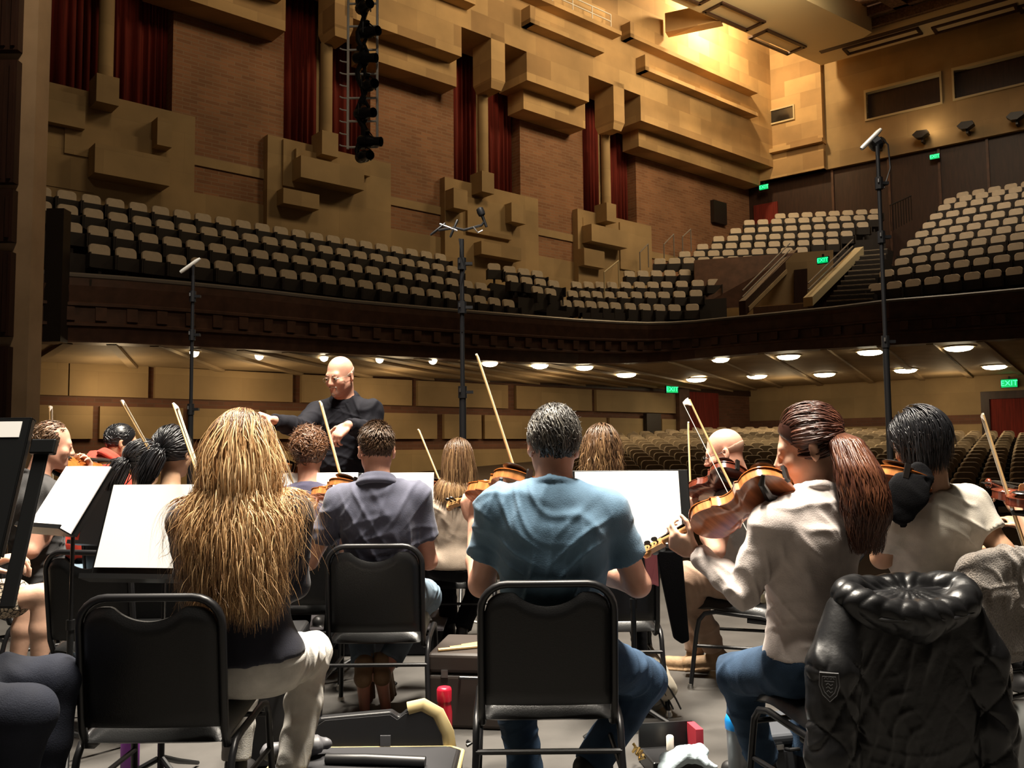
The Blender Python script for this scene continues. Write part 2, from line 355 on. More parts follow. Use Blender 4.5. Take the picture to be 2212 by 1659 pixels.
def rectframe(c, ux, uy, lx, ly, z, w, mt, name):
    m = MBd()
    for s_, t_, hx, hy in [(0, ly, lx + w, w), (0, -ly, lx + w, w), (lx, 0, w, ly), (-lx, 0, w, ly)]:
        cc = c + ux * s_ + uy * t_
        m.add([(*(cc + ux * (hx * a) + uy * (hy * b)).xy, zz) for zz in (z - .07, z + .02) for a, b in ((-1, -1), (1, -1), (1, 1), (-1, 1))], [(0, 3, 2, 1), (4, 5, 6, 7), (0, 1, 5, 4), (1, 2, 6, 5), (2, 3, 7, 6), (3, 0, 4, 7)])
    m.obj(name, mt, parent=ce)
for px, py in [(1680, 90), (1587, 35), (1480, -25)]:
    rectframe(PZ(px, py, zc), dE, nE, 1.25, .42, zc, .07, 'brown_wood', 'side_panel_frame')
for px, py in [(1905, 88), (2105, 40), (2300, -8)]:
    rectframe(PZ(px, py, zc), dirB, Vector((.623, .782, 0)), 1.45, .3, zc, .06, 'brown_wood', 'rear_panel_frame')
# beam from the side wall to the ceiling edge
a = PZ(1437, 62, 18.1); b = PZ(1522, 44, 18.1)
m = MBd(); wallq(a, b + (b - a) * .4, 17.95, 18.75, .5); bm_ = m.obj('trim_1', 'stone_blocks'); tag(bm_, kind='structure')
# ---- balcony parapet
rail = [(40, 584), (100, 588), (140, 592), (270, 601), (400, 612), (560, 628), (750, 650), (940, 667), (1100, 680), (1250, 692), (1340, 697), (1400, 699), (1450, 698), (1500, 695), (1600, 685), (1700, 675), (1800, 665), (1920, 650), (2060, 639), (2212, 625), (2330, 612)]
bx = [100, 270, 500, 700, 900, 1000, 1150, 1300, 1430, 1560, 1700, 1900, 2060, 2212]; by = [737, 741, 752, 762, 771, 776, 783, 786, 781, 768, 757, 746, 738, 730]
RA = []; RBt = []
for px, py in rail:
    zr = float(np.interp(px, [100, 1100, 1400, 2212], [5.0, 5.15, 5.25, 5.5])); a = PZ(px, py, zr); RA.append(a)
    RBt.append(P(px, float(np.interp(px, bx, by)), a.y))
def inward(i):
    t = RA[min(i + 1, len(RA) - 1)] - RA[max(i - 1, 0)]; t.z = 0; t.normalize(); return Vector((-t.y, t.x, 0))   # away from stage
bf = MBd(); n = len(RA); NV = [inward(i) for i in range(n)]
prof = [(0, -.06, 1), (0, -.06, .85), (-.05, 0, .84), (0, 0, .6), (-.06, 0, .58), (-.06, 0, .54), (0, 0, .52), (0, 0, .30), (-.06, 0, .28), (-.06, 0, .24), (0, 0, .22), (.05, 0, .02), (.05, 0, 0), (.6, 0, 0), (.6, 0, 1)]
vs = []
for i in range(n):
    for (o, dz, f) in prof:
        q = RBt[i].lerp(RA[i], f); vs.append(q + NV[i] * o + Vector((0, 0, dz)))
k = len(prof)
bf.add(vs, [(i * k + j, (i + 1) * k + j, (i + 1) * k + (j + 1) % k, i * k + (j + 1) % k) for i in range(n - 1) for j in range(k)])
bfo = bf.obj('balcony_front', 'dark_wood'); tag(bfo, kind='structure')
m = MBd(); m.tube([RA[i] + NV[i] * .1 + Vector((0, 0, .0)) for i in range(n)], .07, 8); m.obj('parapet_cap', 'rail_grey', parent=bfo, smooth=True)
# dentils
def along(pts, step):
    out = []; nxt = step * .5; pos = 0.0
    for i in range(len(pts) - 1):
        L = (pts[i + 1] - pts[i]).length
        while nxt <= pos + L:
            out.append((i, (nxt - pos) / L)); nxt += step
        pos += L
    return out
m = MBd()
for i, t in along(RA, .62):
    lo = RBt[i].lerp(RBt[i + 1], t); hi = RA[i].lerp(RA[i + 1], t); nv = NV[i].lerp(NV[i + 1], t).normalized(); tx = Vector((nv.y, -nv.x, 0))
    c0 = lo.lerp(hi, .32); c1 = lo.lerp(hi, .52)
    m.add([q + tx * a + nv * b for q in (c0, c1) for a, b in ((-.11, -.07), (.11, -.07), (.11, .03), (-.11, .03))], [(0, 3, 2, 1), (4, 5, 6, 7), (0, 1, 5, 4), (1, 2, 6, 5), (2, 3, 7, 6), (3, 0, 4, 7)])
m.obj('dentil_course', 'dark_wood', parent=bfo)
# soffit under the balcony
back = []
for i, (px, py) in enumerate(rail):
    if px <= 1340: q = ML @ Vector((float(np.interp(px, [40, 1340], [-5, 27.5])), .0, float(np.interp(px, [40, 1340], [3.42, 3.8]))))
    elif px <= 1450: q = ML @ Vector((28.2, -.1, 3.9))
    else: q = MB_ @ Vector((float(np.interp(px, [1450, 2330], [.2, 14.5])), .2, 3.94))
    back.append(q)
front = [RBt[i] + NV[i] * .3 + Vector((0, 0, .05)) for i in range(n)]
sf = MBd(); sf.add(front + back, [(i, i + 1, n + i + 1, n + i) for i in range(n - 1)])
SOF = BVHTree.FromPolygons([Vector(v) for v in sf.v], sf.f)
sfo = sf.obj('trim_2', 'soffit'); tag(sfo, kind='structure')
def soffit_at(px, py):
    h = SOF.ray_cast(CAM, ray(px, py).normalized()); return h[0]
m = MBd()
for px in list(range(150, 1300, 95)) + [1440, 1530, 1640, 1775, 1900, 2010, 2120]:
    j = max(i for i in range(n - 1) if rail[i][0] <= px); t = (px - rail[j][0]) / (rail[j + 1][0] - rail[j][0])
    a = front[j].lerp(front[j + 1], t); b = back[j].lerp(back[j + 1], t)
    d = (b - a).normalized(); s_ = Vector((-d.y, d.x, 0)) * .1
    m.add([a - s_, a + s_, b + s_, b - s_] + [q - Vector((0, 0, .07)) for q in (a - s_, a + s_, b + s_, b - s_)], [(0, 1, 2, 3), (4, 7, 6, 5), (0, 4, 5, 1), (1, 5, 6, 2), (2, 6, 7, 3), (3, 7, 4, 0)])
m.obj('soffit_beam', 'soffit', parent=sfo)
LP = [(935, 775, .10), (1058, 781, .2), (1166, 786, .22), (1262, 790, .24), (1352, 806, .3), (1504, 817, .32), (1556, 773, .24), (1635, 810, .32), (1703, 767, .3), (1781, 806, .33), (1880, 757, .32), (1956, 797, .33), (2071, 748, .33), (2149, 789, .34),
      (560, 764, .09), (700, 768, .09), (820, 772, .09), (420, 757, .09)]
lname = ['tiny, behind the centre microphone pole', 'just right of the centre microphone pole', 'second right of the centre microphone pole', 'third right of the centre microphone pole', 'right above the grey-haired man', 'above the lower exit sign', 'behind it towards the balcony edge, above the bald man', 'above the bald man', 'at the balcony edge above the ponytail player', 'above the ponytail player', 'at the balcony edge left of the tall right microphone pole', 'right beside the tall right microphone pole', 'at the balcony edge right of the tall right microphone pole', 'above the exit sign by the far right door', 'at the balcony edge left of the conductor', 'at the balcony edge right behind the conductor', 'at the balcony edge right of the conductor', 'at the balcony edge by the left microphone pole']
for k, (px, py, rr) in enumerate(LP):
    h = soffit_at(px, py); rr *= 1.2
    if h is None: continue
    r = empty('downlight', Matrix.Translation(h), label='round under-balcony light, ' + lname[k], cat='light', group='round ceiling lights under the balcony')
    m = MBd(); m.lathe([(rr * 1.12, -.035), (rr * 1.12, .01), (rr, .01), (rr, -.035)], 20); m.obj('ring', 'frame_cream', parent=r)
    m = MBd(); m.lathe([(rr, -.02), (rr * .96, -.07), (rr * .78, -.12), (rr * .4, -.15), (.01, -.16)], 24); m.obj('diffuser', 'lamp_disc', parent=r, smooth=True, ang=80)
    spot('downlight_lamp', h - Vector((0, 0, .22)), h - Vector((0, 0, 3)), 90 if k < 14 else 40, (1, .74, .4), 150, .7, .12)
for k, (px, py) in enumerate([(250, 775), (560, 785), (860, 795), (1200, 805), (1700, 815), (2050, 805)]):
    h = soffit_at(px, py)
    if h is not None: point('under_balcony_fill', h - Vector((0, 0, .9)), 44, (1, .74, .42), .3)  # added points without fixtures, to make the soffit glow
# walls under the balcony: brick strip with projecting stone panels
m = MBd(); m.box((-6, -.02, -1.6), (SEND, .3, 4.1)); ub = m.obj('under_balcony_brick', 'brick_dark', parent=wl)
U0, U1 = LW(540, 866, .15)[1], LW(540, 803, .15)[1]; L0, L1 = LW(900, 948, .15)[1], LW(900, 893, .15)[1]
m = MBd(); 
for a, b in [(60, 147), (150, 320), (335, 632), (652, 890), (903, 1097), (1115, 1278), (1288, 1500)]:
    p0, p1 = S(a, 830, .15), min(S(b, 830, .15), SEND); m.box((p0, -.16, U0), (p1, 0, U1))
for a, b in [(60, 200), (215, 395), (415, 560), (575, 815), (829, 944), (960, 1040), (1047, 1180), (1195, 1310), (1317, 1390), (1430, 1500)]:
    p0, p1 = S(a, 920, .15), min(S(b, 920, .15), SEND); m.box((p0, -.16, L0), (p1, 0, L1))
for a, b in [(60, 300), (330, 500), (520, 760), (780, 960), (990, 1200), (1210, 1500)]:
    p0, p1 = S(a, 980, .15), min(S(b, 980, .15), SEND); m.box((p0, -.16, L0 - 2.2), (p1, 0, L0 - .35))
m.obj('stone_panel', 'stone_plain', parent=wl)
m = MBd(); m.box((-6, -.10, U1 + .07), (SEND, 0, U1 + .30)); m.obj('cornice', 'brown_wood', parent=wl)
m = MBd(); m.box((-.5, -.0, -1.6), (16, .5, 2.05)); m.box((-.5, 0, 2.42), (16, .5, 4.2)); m.obj('lower_stone', 'stone_plain', parent=wb)
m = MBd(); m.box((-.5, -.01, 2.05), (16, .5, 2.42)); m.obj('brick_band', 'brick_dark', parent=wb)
# doors under the balcony
def door(nm, x0, x1, z0, z1):
    r = empty(nm, MB_, kind='structure')
    m = MBd(); m.box((x0, -.06, z0), (x1, .05, z1)); m.obj('door_leaf', 'curtain_red', parent=r)
    m = MBd(); m.box((x0 - .3, -.14, z0), (x0, .05, z1 + .3)); m.box((x1, -.14, z0), (x1 + .3, .05, z1 + .3)); m.box((x0, -.14, z1), (x1, .05, z1 + .3)); m.obj('door_frame', 'brown_wood', parent=r)
x0 = BW(1478, 900, .1)[0]; x1 = BW(1553, 900, .1)[0]
r = empty('door_2', ML, kind='structure')
s0 = LW(1487, 900, .2)[0]
door('door_2', .9 - 1.7, .9 - .2, .6, 3.45) if False else None
sa, sb, sc_ = LW(1488, 900, .3)[0], LW(1553, 900, .3)[0], LW(1466, 900, .3)[0]
m = MBd(); m.box((sa, -.3, .2), (sb, .0, LW(1520, 848, .3)[1])); m.obj('door_leaf', 'curtain_red', parent=r)
m = MBd(); m.box((sc_, -.36, .2), (sa, .0, LW(1500, 842, .3)[1])); m.obj('door_frame', 'dark_wood', parent=r)
print('DOOR', sa, sb, sc_)
door('door_3', BW(2140, 900, 0)[0], BW(2290, 900, 0)[0], .6, BW(2150, 862, 0)[1])
# side speaker on the wall below the balcony and black panel on the brick
a, z1 = LW(1395, 893, .3); b, z0 = LW(1427, 950, .3)
m = MBd(); m.box((a, -.35, z0), (b, -.16, z1)); tag(m.obj('loudspeaker', 'rail_dark', M=ML), 'black wall loudspeaker below the balcony, between stone panels', 'speaker')
a, z1 = LW(1538, 432, .1); b, z0 = LW(1567, 487, .1)
m = MBd(); m.box((a, -.2, z0), (b, .0, z1)); tag(m.obj('loudspeaker', 'rail_dark', M=ML), 'black loudspeaker mounted on the brick wall above the rear balcony seats', 'speaker')
# ---- exit signs
def exit_sign(px, py, Y, yaw, w, lab):
    c = P(px, py, Y); r = empty('exit_sign', TR(c.x, c.y, c.z, yaw), label=lab, cat='sign', group='green exit signs')
    h = w * .55
    m = MBd(); m.box((-w / 2 - .02, 0, -h / 2 - .02), (w / 2 + .02, .1, h / 2 + .02)); m.box((-.03, .03, h / 2), (.03, .09, h / 2 + .12)); m.obj('housing', 'exit_box', parent=r)
    m = MBd(); m.box((-w / 2, -.012, -h / 2), (w / 2, .0, h / 2)); m.obj('face', 'exit_glow', parent=r)
    cu = bpy.data.curves.new('t', 'FONT'); cu.body = 'EXIT'; cu.size = h * .95; cu.align_x = 'CENTER'; cu.align_y = 'CENTER'; cu.extrude = .004
    to = bpy.data.objects.new('t', cu); COL.objects.link(to); dg = bpy.context.evaluated_depsgraph_get(); me = bpy.data.meshes.new_from_object(to.evaluated_get(dg)); bpy.data.objects.remove(to)
    me.materials.clear(); me.materials.append(MATS['exit_letter']); lo = bpy.data.objects.new('lettering', me); COL.objects.link(lo); lo.parent = r
    lo.matrix_local = Matrix.Translation((0, -.018, 0)) @ Matrix.Rotation(math.pi / 2, 4, 'X')
YB = math.atan2(-.623, .782)
for px, py, w, lab, off in [(1650, 404, .42, 'green glowing exit sign high in the corner above the rear balcony', .1), (2019, 338, .36, 'green glowing exit sign on the dark wall above the right balcony seats', -.2), (2180, 828, .55, 'green glowing exit sign above the far right door under the balcony', .3)]:
    t, z = BW(px, py, off); q = MB_ @ Vector((t, -off, z)); exit_sign(px, py, q.y, YB, w, lab)
exit_sign(1777, 562, 29.6, YB, .36, 'green glowing exit sign over the stair opening between the balcony seats')
s_, z_ = LW(1452, 841, .8); q = ML @ Vector((s_, -.8, z_)); print('EX', s_, z_); exit_sign(1452, 841, q.y, .25, .5, 'green glowing exit sign under the balcony beside the dark red doorway')
# ================================================================== SEATS, TERRACES, STAGE SHELL
def rbox(mb, w, d, h, r, c=(0, 0, 0), n=4, lean=0.0, mi=0, crown=0.0):      # pad with rounded upright outline (xz) and depth d
    pts = []
    for cx, cz, a0 in ((w / 2 - r, h / 2 - r, 0), (-w / 2 + r, h / 2 - r, 90), (-w / 2 + r * .4, -h / 2 + r * .4, 180), (w / 2 - r * .4, -h / 2 + r * .4, 270)):
        rr = r if a0 < 180 else r * .4
        for k in range(n + 1):
            a = math.radians(a0 + 90 * k / n); pts.append((cx + rr * math.cos(a), cz + rr * math.sin(a)))
    m = len(pts); vs = []
    for y, s in ((-d / 2, .93), (-d / 4, 1), (d / 4, 1), (d / 2, .93)):
        for x, z in pts:
            zz = z * s; vs.append((c[0] + x * s, c[1] + y + lean * (zz + h / 2), c[2] + zz))
    fs = [tuple(range(m)), tuple(range(4 * m - 1, 3 * m - 1, -1))] + [(j * m + i, (j + 1) * m + i, (j + 1) * m + (i + 1) % m, j * m + (i + 1) % m) for j in range(3) for i in range(m)]
    mb.add(vs, fs, mi)
def seat_proto(nm, cream):
    m = MBd()
    m.box((-.03, -.2, 0), (.03, -.12, .35)); m.box((-.235, -.17, .30), (.235, -.03, .60)); m.box((-.275, -.2, .28), (-.245, .12, .6)); m.box((.245, -.2, .28), (.275, .12, .6))
    o = m.obj(nm, 'seat_dark')
    b = MBd(); rbox(b, .45, .10, .25, .10, (0, -.2, .735), lean=-.15)
    b.obj('backrest', cream, parent=o, smooth=True)
    return o
bal = seat_proto('balcony_seat', 'seat_cream'); used = []
def place_seat(proto, M, label, group, cat='seat'):
    if proto not in used: used.append(proto); o = proto; o.matrix_world = M
    else: o = copytree(proto, M)
    tag(o, label, cat, group); return o
def yaw_of(t): return math.atan2(-t.x, t.y)
NSEAT = [0]
terr = MBd()
SNL = ML.to_3x3() @ Vector((0, -1, 0)); SNB = MB_.to_3x3() @ Vector((0, -1, 0))
def row(pts, label, group, spacing=.56, skip=(), depth=.9):
    """pts: 3-D seat-top points along the row, left to right"""
    fl = [p - Vector((0, 0, .86)) for p in pts]
    nv = []
    for i in range(len(fl)):
        t = fl[min(i + 1, len(fl) - 1)] - fl[max(i - 1, 0)]; t.z = 0; t.normalize(); nv.append(Vector((t.y, -t.x, 0)))
    a = [f - nv[i] * .35 for i, f in enumerate(fl)]; b = [f + nv[i] * (depth - .35 + .02) for i, f in enumerate(fl)]
    k = len(fl); dn = Vector((0, 0, -.75))
    terr.add(a + b + [q + dn for q in a] + [q + dn for q in b], [(i, i + 1, k + i + 1, k + i) for i in range(k - 1)] + [(k + i, k + i + 1, 3 * k + i + 1, 3 * k + i) for i in range(k - 1)] + [(0, k, 3 * k, 2 * k), (k - 1, 3 * k - 1 - k + 0, 4 * k - 1, 2 * k - 1)] if False else [(i, i + 1, k + i + 1, k + i) for i in range(k - 1)] + [(k + i, k + i + 1, 3 * k + i + 1, 3 * k + i) for i in range(k - 1)])
    for i, t in along(fl, spacing):
        q = fl[i].lerp(fl[i + 1], t); n_ = nv[i].lerp(nv[i + 1], t)
        place_seat(bal, TR(q.x, q.y, q.z, yaw_of(n_)), label, group); NSEAT[0] += 1
OL_ = ML @ Vector((0, 0, 0))
def leftrow(off, px, z):
    s, _ = LW(px, 560, off); q = ML @ Vector((s, -off, z)); return q
names4 = ['top', 'second from the top', 'third from the top', 'front']
for off, (a, b), z, nm in [(1.0, (60, 972), 7.62, names4[0]), (1.9, (60, 1004), 7.04, names4[1]), (2.8, (128, 1060), 6.42, names4[2]), (3.7, (190, 1114), 5.80, names4[3])]:
    A_, B_ = leftrow(off, a, z), leftrow(off, b, z)
    row([A_, A_.lerp(B_, .5), B_], depth=.48 if nm == 'front' else .9, label='cream-backed seat of the left balcony by the brick wall, %s row' % nm, group='left balcony seats, %s row' % nm)
# curved corner and rear rows: (pixel x, pixel y, depth)
def prow(pix, label, group, **k): row([P(*q) for q in pix], label, group, **k)
prow([(1052, 563, 29.2), (1115, 574, 29.4), (1180, 584, 30)], 'cream-backed seat in the short top row at the curved balcony corner', 'balcony corner seats, top row')
prow([(1098, 590, 28.1), (1160, 598, 28.7), (1215, 605, 29.3)], 'cream-backed seat in the second row at the curved balcony corner', 'balcony corner seats, second row')
prow([(1155, 614, 27.9), (1205, 622, 28.5)], 'cream-backed seat in the short third row at the curved balcony corner', 'balcony corner seats, third row')
CR = [([(1218, 645, 28.3), (1330, 651, 29.8), (1450, 656, 30.6), (1505, 654, 30.4)], 'front'), ([(1232, 625, 29.1), (1330, 628, 30.4), (1450, 628, 31.3), (1532, 622, 31.1)], 'second'), ([(1240, 606, 29.9), (1330, 607, 31.1), (1450, 606, 32.0), (1565, 599, 31.7)], 'third'), ([(1350, 583, 32.0), (1450, 581, 32.7), (1598, 574, 32.4)], 'fourth')]
for pix, nm in CR: prow(pix, 'cream-backed seat in the %s row of the rear balcony left of the stairs' % nm, 'rear balcony seats left of the stairs, %s row' % nm)
C2 = [(1410, 556, 1690, 548, 7.1), (1464, 541, 1740, 531, 6.25), (1503, 525, 1830, 512, 5.4), (1538, 508, 1850, 495, 4.55), (1575, 491, 1880, 476, 3.7), (1605, 473, 1905, 460, 2.85), (1672, 459, 1900, 448, 2.1)]
ordn = ['fifth', 'sixth', 'seventh', 'eighth', 'ninth', 'tenth', 'topmost']
def bY(w, px):
    d = MBi.to_3x3() @ ray(px, 550); o = MBi @ CAM; return ((MB_ @ (o + d * ((-w - o.y) / d.y))).y)
for i_, ((xa, ya, xb, yb, w), nm) in enumerate(zip(C2, ordn)):
    a = P(xa, ya, 33.5 + .62 * i_); b = PZ(xb, yb, a.z)
    row([a, a.lerp(b, .5), b], 'cream-backed seat in the %s row of the rear balcony left of the stairs' % nm, 'rear balcony seats left of the stairs, %s row' % nm, depth=.66)
DL = [(1868, 613), (1892, 583), (1925, 558), (1936, 537), (1952, 518), (1970, 499), (1986, 480), (2002, 461), (2020, 442), (2032, 428), (2060, 415)]
ordd = ['front', 'second', 'third', 'fourth', 'fifth', 'sixth', 'seventh', 'eighth', 'ninth', 'tenth', 'topmost']
for i, (px, py) in enumerate(DL):
    w = 9.7 - .85 * i; a = P(px, py, bY(w, px)); b = P(2265, py, bY(w, 2265)); b.z = a.z
    row([a, a.lerp(b, .5), b], 'cream-backed seat in the %s row of the balcony right of the stairs' % ordd[i], 'right balcony block seats, %s row' % ordd[i], depth=.88)
tag(terr.obj('floor_1', 'seat_dark'), kind='structure')
# ---- stair opening
vo = empty('trim_3', Matrix.Identity(4), kind='structure')
def wallpoly(name, pix, th, mt):   # vertical slab through pixel/depth points (lower pair + upper pair)
    q = [P(*p) for p in pix]; m = MBd(); nn = Vector((.1, .99, 0)) * th
    m.add(q + [v + nn for v in q], [tuple(range(len(q))), tuple(range(2 * len(q) - 1, len(q) - 1, -1))] + [(i, (i + 1) % len(q), (i + 1) % len(q) + len(q), i + len(q)) for i in range(len(q))]); return m.obj(name, mt, parent=vo)
wallpoly('opening_wall', [(1598, 664, 31.2), (1800, 650, 30.2), (1800, 540, 30.2), (1716, 546, 30.6)], .2, 'stone_plain')
wallpoly('terrace_wall', [(1500, 668, 31.9), (1606, 662, 31.5), (1722, 546, 31.0), (1500, 562, 32.6)], .2, 'dark_wood')
wallpoly('opening_door', [(1716, 655, 30.5), (1744, 652, 30.3), (1744, 580, 30.3), (1716, 583, 30.5)], .1, 'brown_wood')
def stringer(a, b, name, mt, w=.16, h=.28):
    a = P(*a); b = P(*b); d = b - a; s_ = Vector((d.y, -d.x, 0)).normalized() * w; u = Vector((0, 0, h)); m = MBd()
    m.add([a - s_, a + s_, b + s_, b - s_, a - s_ - u, a + s_ - u, b + s_ - u, b - s_ - u], [(0, 1, 2, 3), (4, 7, 6, 5), (0, 4, 5, 1), (1, 5, 6, 2), (2, 6, 7, 3), (3, 7, 4, 0)]); return m.obj(name, mt, parent=vo)
stringer((1603, 650, 28.6), (1716, 540, 31.5), 'left_parapet', 'brown_wood', .12, .5)
stringer((1610, 664, 28.7), (1722, 553, 31.6), 'left_coping', 'stone_plain', .14, .15)
stringer((1745, 642, 28.3), (1856, 534, 31.5), 'right_coping', 'frame_cream', .16, .3)
stringer((1750, 640, 28.8), (1856, 548, 31.7), 'right_parapet', 'brown_wood', .10, 1.3)
m = MBd()
for o in (0, 14): m.tube([P(1604, 628 + o, 28.4), P(1706, 526 + o, 31.3)], .025, 6)
for o in (0, 14): m.tube([P(1746, 612 + o, 28.1), P(1842, 518 + o, 31.2)], .025, 6)
m.obj('handrail', 'rail_grey', parent=vo)
st = MBd(); ns = MBd()
for i in range(11):
    f = i / 10; a = P(1785 + 78 * f, 650 - 108 * f, 27.6 + 3.9 * f); b = P(1885 + 32 * f, 645 - 105 * f, 27.2 + 4.0 * f); b.z = a.z
    bk = Vector((.3, .32, 0)); st.add([a, b, b + bk * 1.4, a + bk * 1.4] + [v - Vector((0, 0, .5)) for v in (a, b, b + bk, a + bk)], [(0, 1, 2, 3), (0, 4, 5, 1), (0, 3, 7, 4), (1, 5, 6, 2)])
    c = Vector((0, 0, .012)); ns.add([a + c, b + c, b + c + bk * .18, a + c + bk * .18, a - c * 3, b - c * 3], [(0, 1, 2, 3), (0, 4, 5, 1)])
so = st.obj('stairs_aisle', 'seat_dark'); tag(so, kind='structure'); ns.obj('nosing', 'seat_cream', parent=so)
# ---- balcony handrails
def hrail(pts, lab, mt='rail_grey', posts=True, r=.025):
    q = [P(*p) for p in pts]; e = empty('handrail', Matrix.Translation(q[0]), label=lab, cat='handrail', group='balcony handrails'); o = q[0]
    m = MBd(); m.tube([v - o for v in q], r, 6); m.obj('rail', mt, parent=e)
    for v in (q[0], q[-1]):
        m = MBd(); m.tube([v - o, v - o - Vector((0, 0, .95))], r, 6); m.obj('post', mt, parent=e)
hrail([(1305, 588, 30.2), (1336, 563, 31)], 'short bright handrail above the balcony corner seats', 'frame_cream')
hrail([(1382, 545, 34), (1400, 527, 34.8)], 'handrail at the foot of the brick wall, lower of the stepped ones')
hrail([(1434, 528, 34.6), (1455, 506, 35.6)], 'handrail at the foot of the brick wall, middle of the stepped ones')
hrail([(1474, 512, 35.5), (1492, 495, 36.4)], 'handrail at the foot of the brick wall, upper of the stepped ones')
e = empty('railing', Matrix.Translation(P(1925, 500, 31)), label='dark upright bar railing at the top of the aisle stairs left of the right block', cat='railing')
o = P(1925, 500, 31); m = MBd()
for i in range(9):
    q = P(1925 + 5.6 * i, 500 - 3 * i, 31 + .25 * i) - o; m.tube([q, q + Vector((0, 0, .95))], .014, 5)
m.obj('bars', 'black_metal', parent=e)
m = MBd(); a = P(1925, 500, 31) - o; b = P(1970, 476, 33) - o; m.tube([a + Vector((0, 0, .95)), b + Vector((0, 0, .95))], .025, 6); m.obj('top_rail', 'black_metal', parent=e)
# parapet rail standards in front of the left rows
# ---- orchestra floor and seats
fz = lambda Y: -.75 + max(0, Y - 12) * .078
m = MBd(); m.add([(-16, 8.5, -1.3), (40, 8.5, -1.3), (40, 12, -.75), (-16, 12, -.75), (40, 42, fz(42)), (-16, 42, fz(42))], [(0, 1, 2, 3), (3, 2, 4, 5)])
tag(m.obj('floor_2', 'hall_floor'), kind='structure')
orc = seat_proto('stalls_seat', 'seat_taupe')
win = [(1235, 1530, 880, 1075), (1585, 1690, 880, 1010), (1840, 1925, 880, 1050), (2045, 2260, 900, 1085)]
nrow = 0; rest = []
for j, Y in enumerate(np.arange(17.5, 37.5, 1.15)):
    nm = '%s' % ['first', 'second', 'third', 'fourth', 'fifth', 'sixth', 'seventh', 'eighth', 'ninth', 'tenth', 'eleventh', 'twelfth', 'thirteenth', 'fourteenth', 'fifteenth', 'sixteenth', 'seventeenth', 'eighteenth'][j]
    for x in np.arange(.9 + (Y - 17) * .05, 24, .585):
        yy = Y + .006 * (x - 6) ** 2 * -1 + .3; t = Vector((x, yy, fz(yy)))
        q = MBi @ t
        if q.y > -1.3: continue
        v = MCAM.transposed() @ (t + Vector((0, 0, .75)) - CAM); px = CXP + FPX * v.x / -v.z; py = CYP - FPX * v.y / -v.z
        if not any(a < px < b and c < py < d for a, b, c, d in win):
            if px < 2500: rest.append(TR(t.x, t.y, t.z, math.pi + (x - 6) * .012))
            continue
        place_seat(orc, TR(t.x, t.y, t.z, math.pi + (x - 6) * .012), 'taupe upholstered stalls seat on the hall floor, %s row from the stage' % nm, 'stalls seats, %s row from the stage' % nm); NSEAT[0] += 0; nrow += 1
rm = MBd()      # the seats the players stand in front of, as one mass
for M in rest:
    for o_, mi in ((orc, 0), (orc.children[0], 1)):
        me_ = o_.data; rm.add([M @ v.co for v in me_.vertices], [tuple(f.vertices) for f in me_.polygons], mi)
if rest: tag(rm.obj('stalls_seating', ['seat_dark', 'seat_taupe'], smooth=True), 'mass of taupe stalls seats on the hall floor hidden behind the players', 'seats', kind='stuff')
# ---- stage shell
m = MBd(); m.box((-8, -2.5, -.3), (8, 8.5, 0)); tag(m.obj('floor_3', 'stage_floor'), kind='structure')
pl = MBd(); a = P(-260, 500, 12.4); b = P(99, 500, 12.4)
b = P(97, 500, 12.75); pl.box((a.x, 12.4, -1.3), (b.x, 12.75, 17)); pill = pl.obj('wall_proscenium', 'pillar_paint'); tag(pill, kind='structure')
m = MBd(); c = P(40, 500, 12.3); 
for z0, z1 in [(-1.3, 2.75), (2.9, 4.1), (4.25, 5.0), (5.1, 6.9), (7.05, 17)]:
    m.box((a.x, 12.27, z0), (c.x - .08, 12.4, z1))
    for k in range(5): m.box((c.x - .12 - .14 * k - .05, 12.24, z0 + .05), (c.x - .12 - .14 * k, 12.3, z1 - .05))
m.obj('fluted_panel', 'brown_wood', parent=pill)
m = MBd(); a = P(96, 600, 18.0); b = P(134, 600, 18.0); m.box((a.x, 18.0, P(100, 738, 18)[2]), (b.x, 18.3, P(100, 450, 18)[2])); tag(m.obj('trim_4', 'rail_dark'), kind='structure')
# ---- lighting ladder hanging in the hall
YL = 15.0; top = P(785, -60, YL); A = P(752, 100, YL); B = P(815, 100, YL)
e = empty('lighting_ladder', Matrix.Translation((A.x, YL, P(750, 322, YL).z)), label='white metal lighting ladder hanging before the second brick wall opening', cat='ladder')
o = e.matrix_world.translation; zb = 0; zt = top.z - o.z; w = B.x - A.x
for x in (0, w):
    m = MBd(); m.tube([(x, 0, zb if x == 0 else zb + .02), (x, 0, zt)], .024, 8); m.obj('side_rail', 'silver_paint', parent=e, smooth=True)
for py in (8, 57, 108, 160, 212, 262, 318):
    z = P(785, py, YL).z - o.z; m = MBd(); m.tube([(0, 0, z), (w, 0, z)], .02, 8); m.obj('rung', 'silver_paint', parent=e, smooth=True)
for py in range(108, 340, 26):
    z = P(740, py, YL).z - o.z; m = MBd(); m.tube([(-.14, -.02, z + .02), (-.1, -.02, z), (0, 0, z - .01)], .012, 6); m.obj('hook', 'silver_paint', parent=e)
lampy = [15, 70, 125, 185, 245, 305, 338]; ll = ['topmost', 'second from the top', 'third from the top', 'fourth from the top', 'third from the bottom', 'second from the bottom', 'lowest']
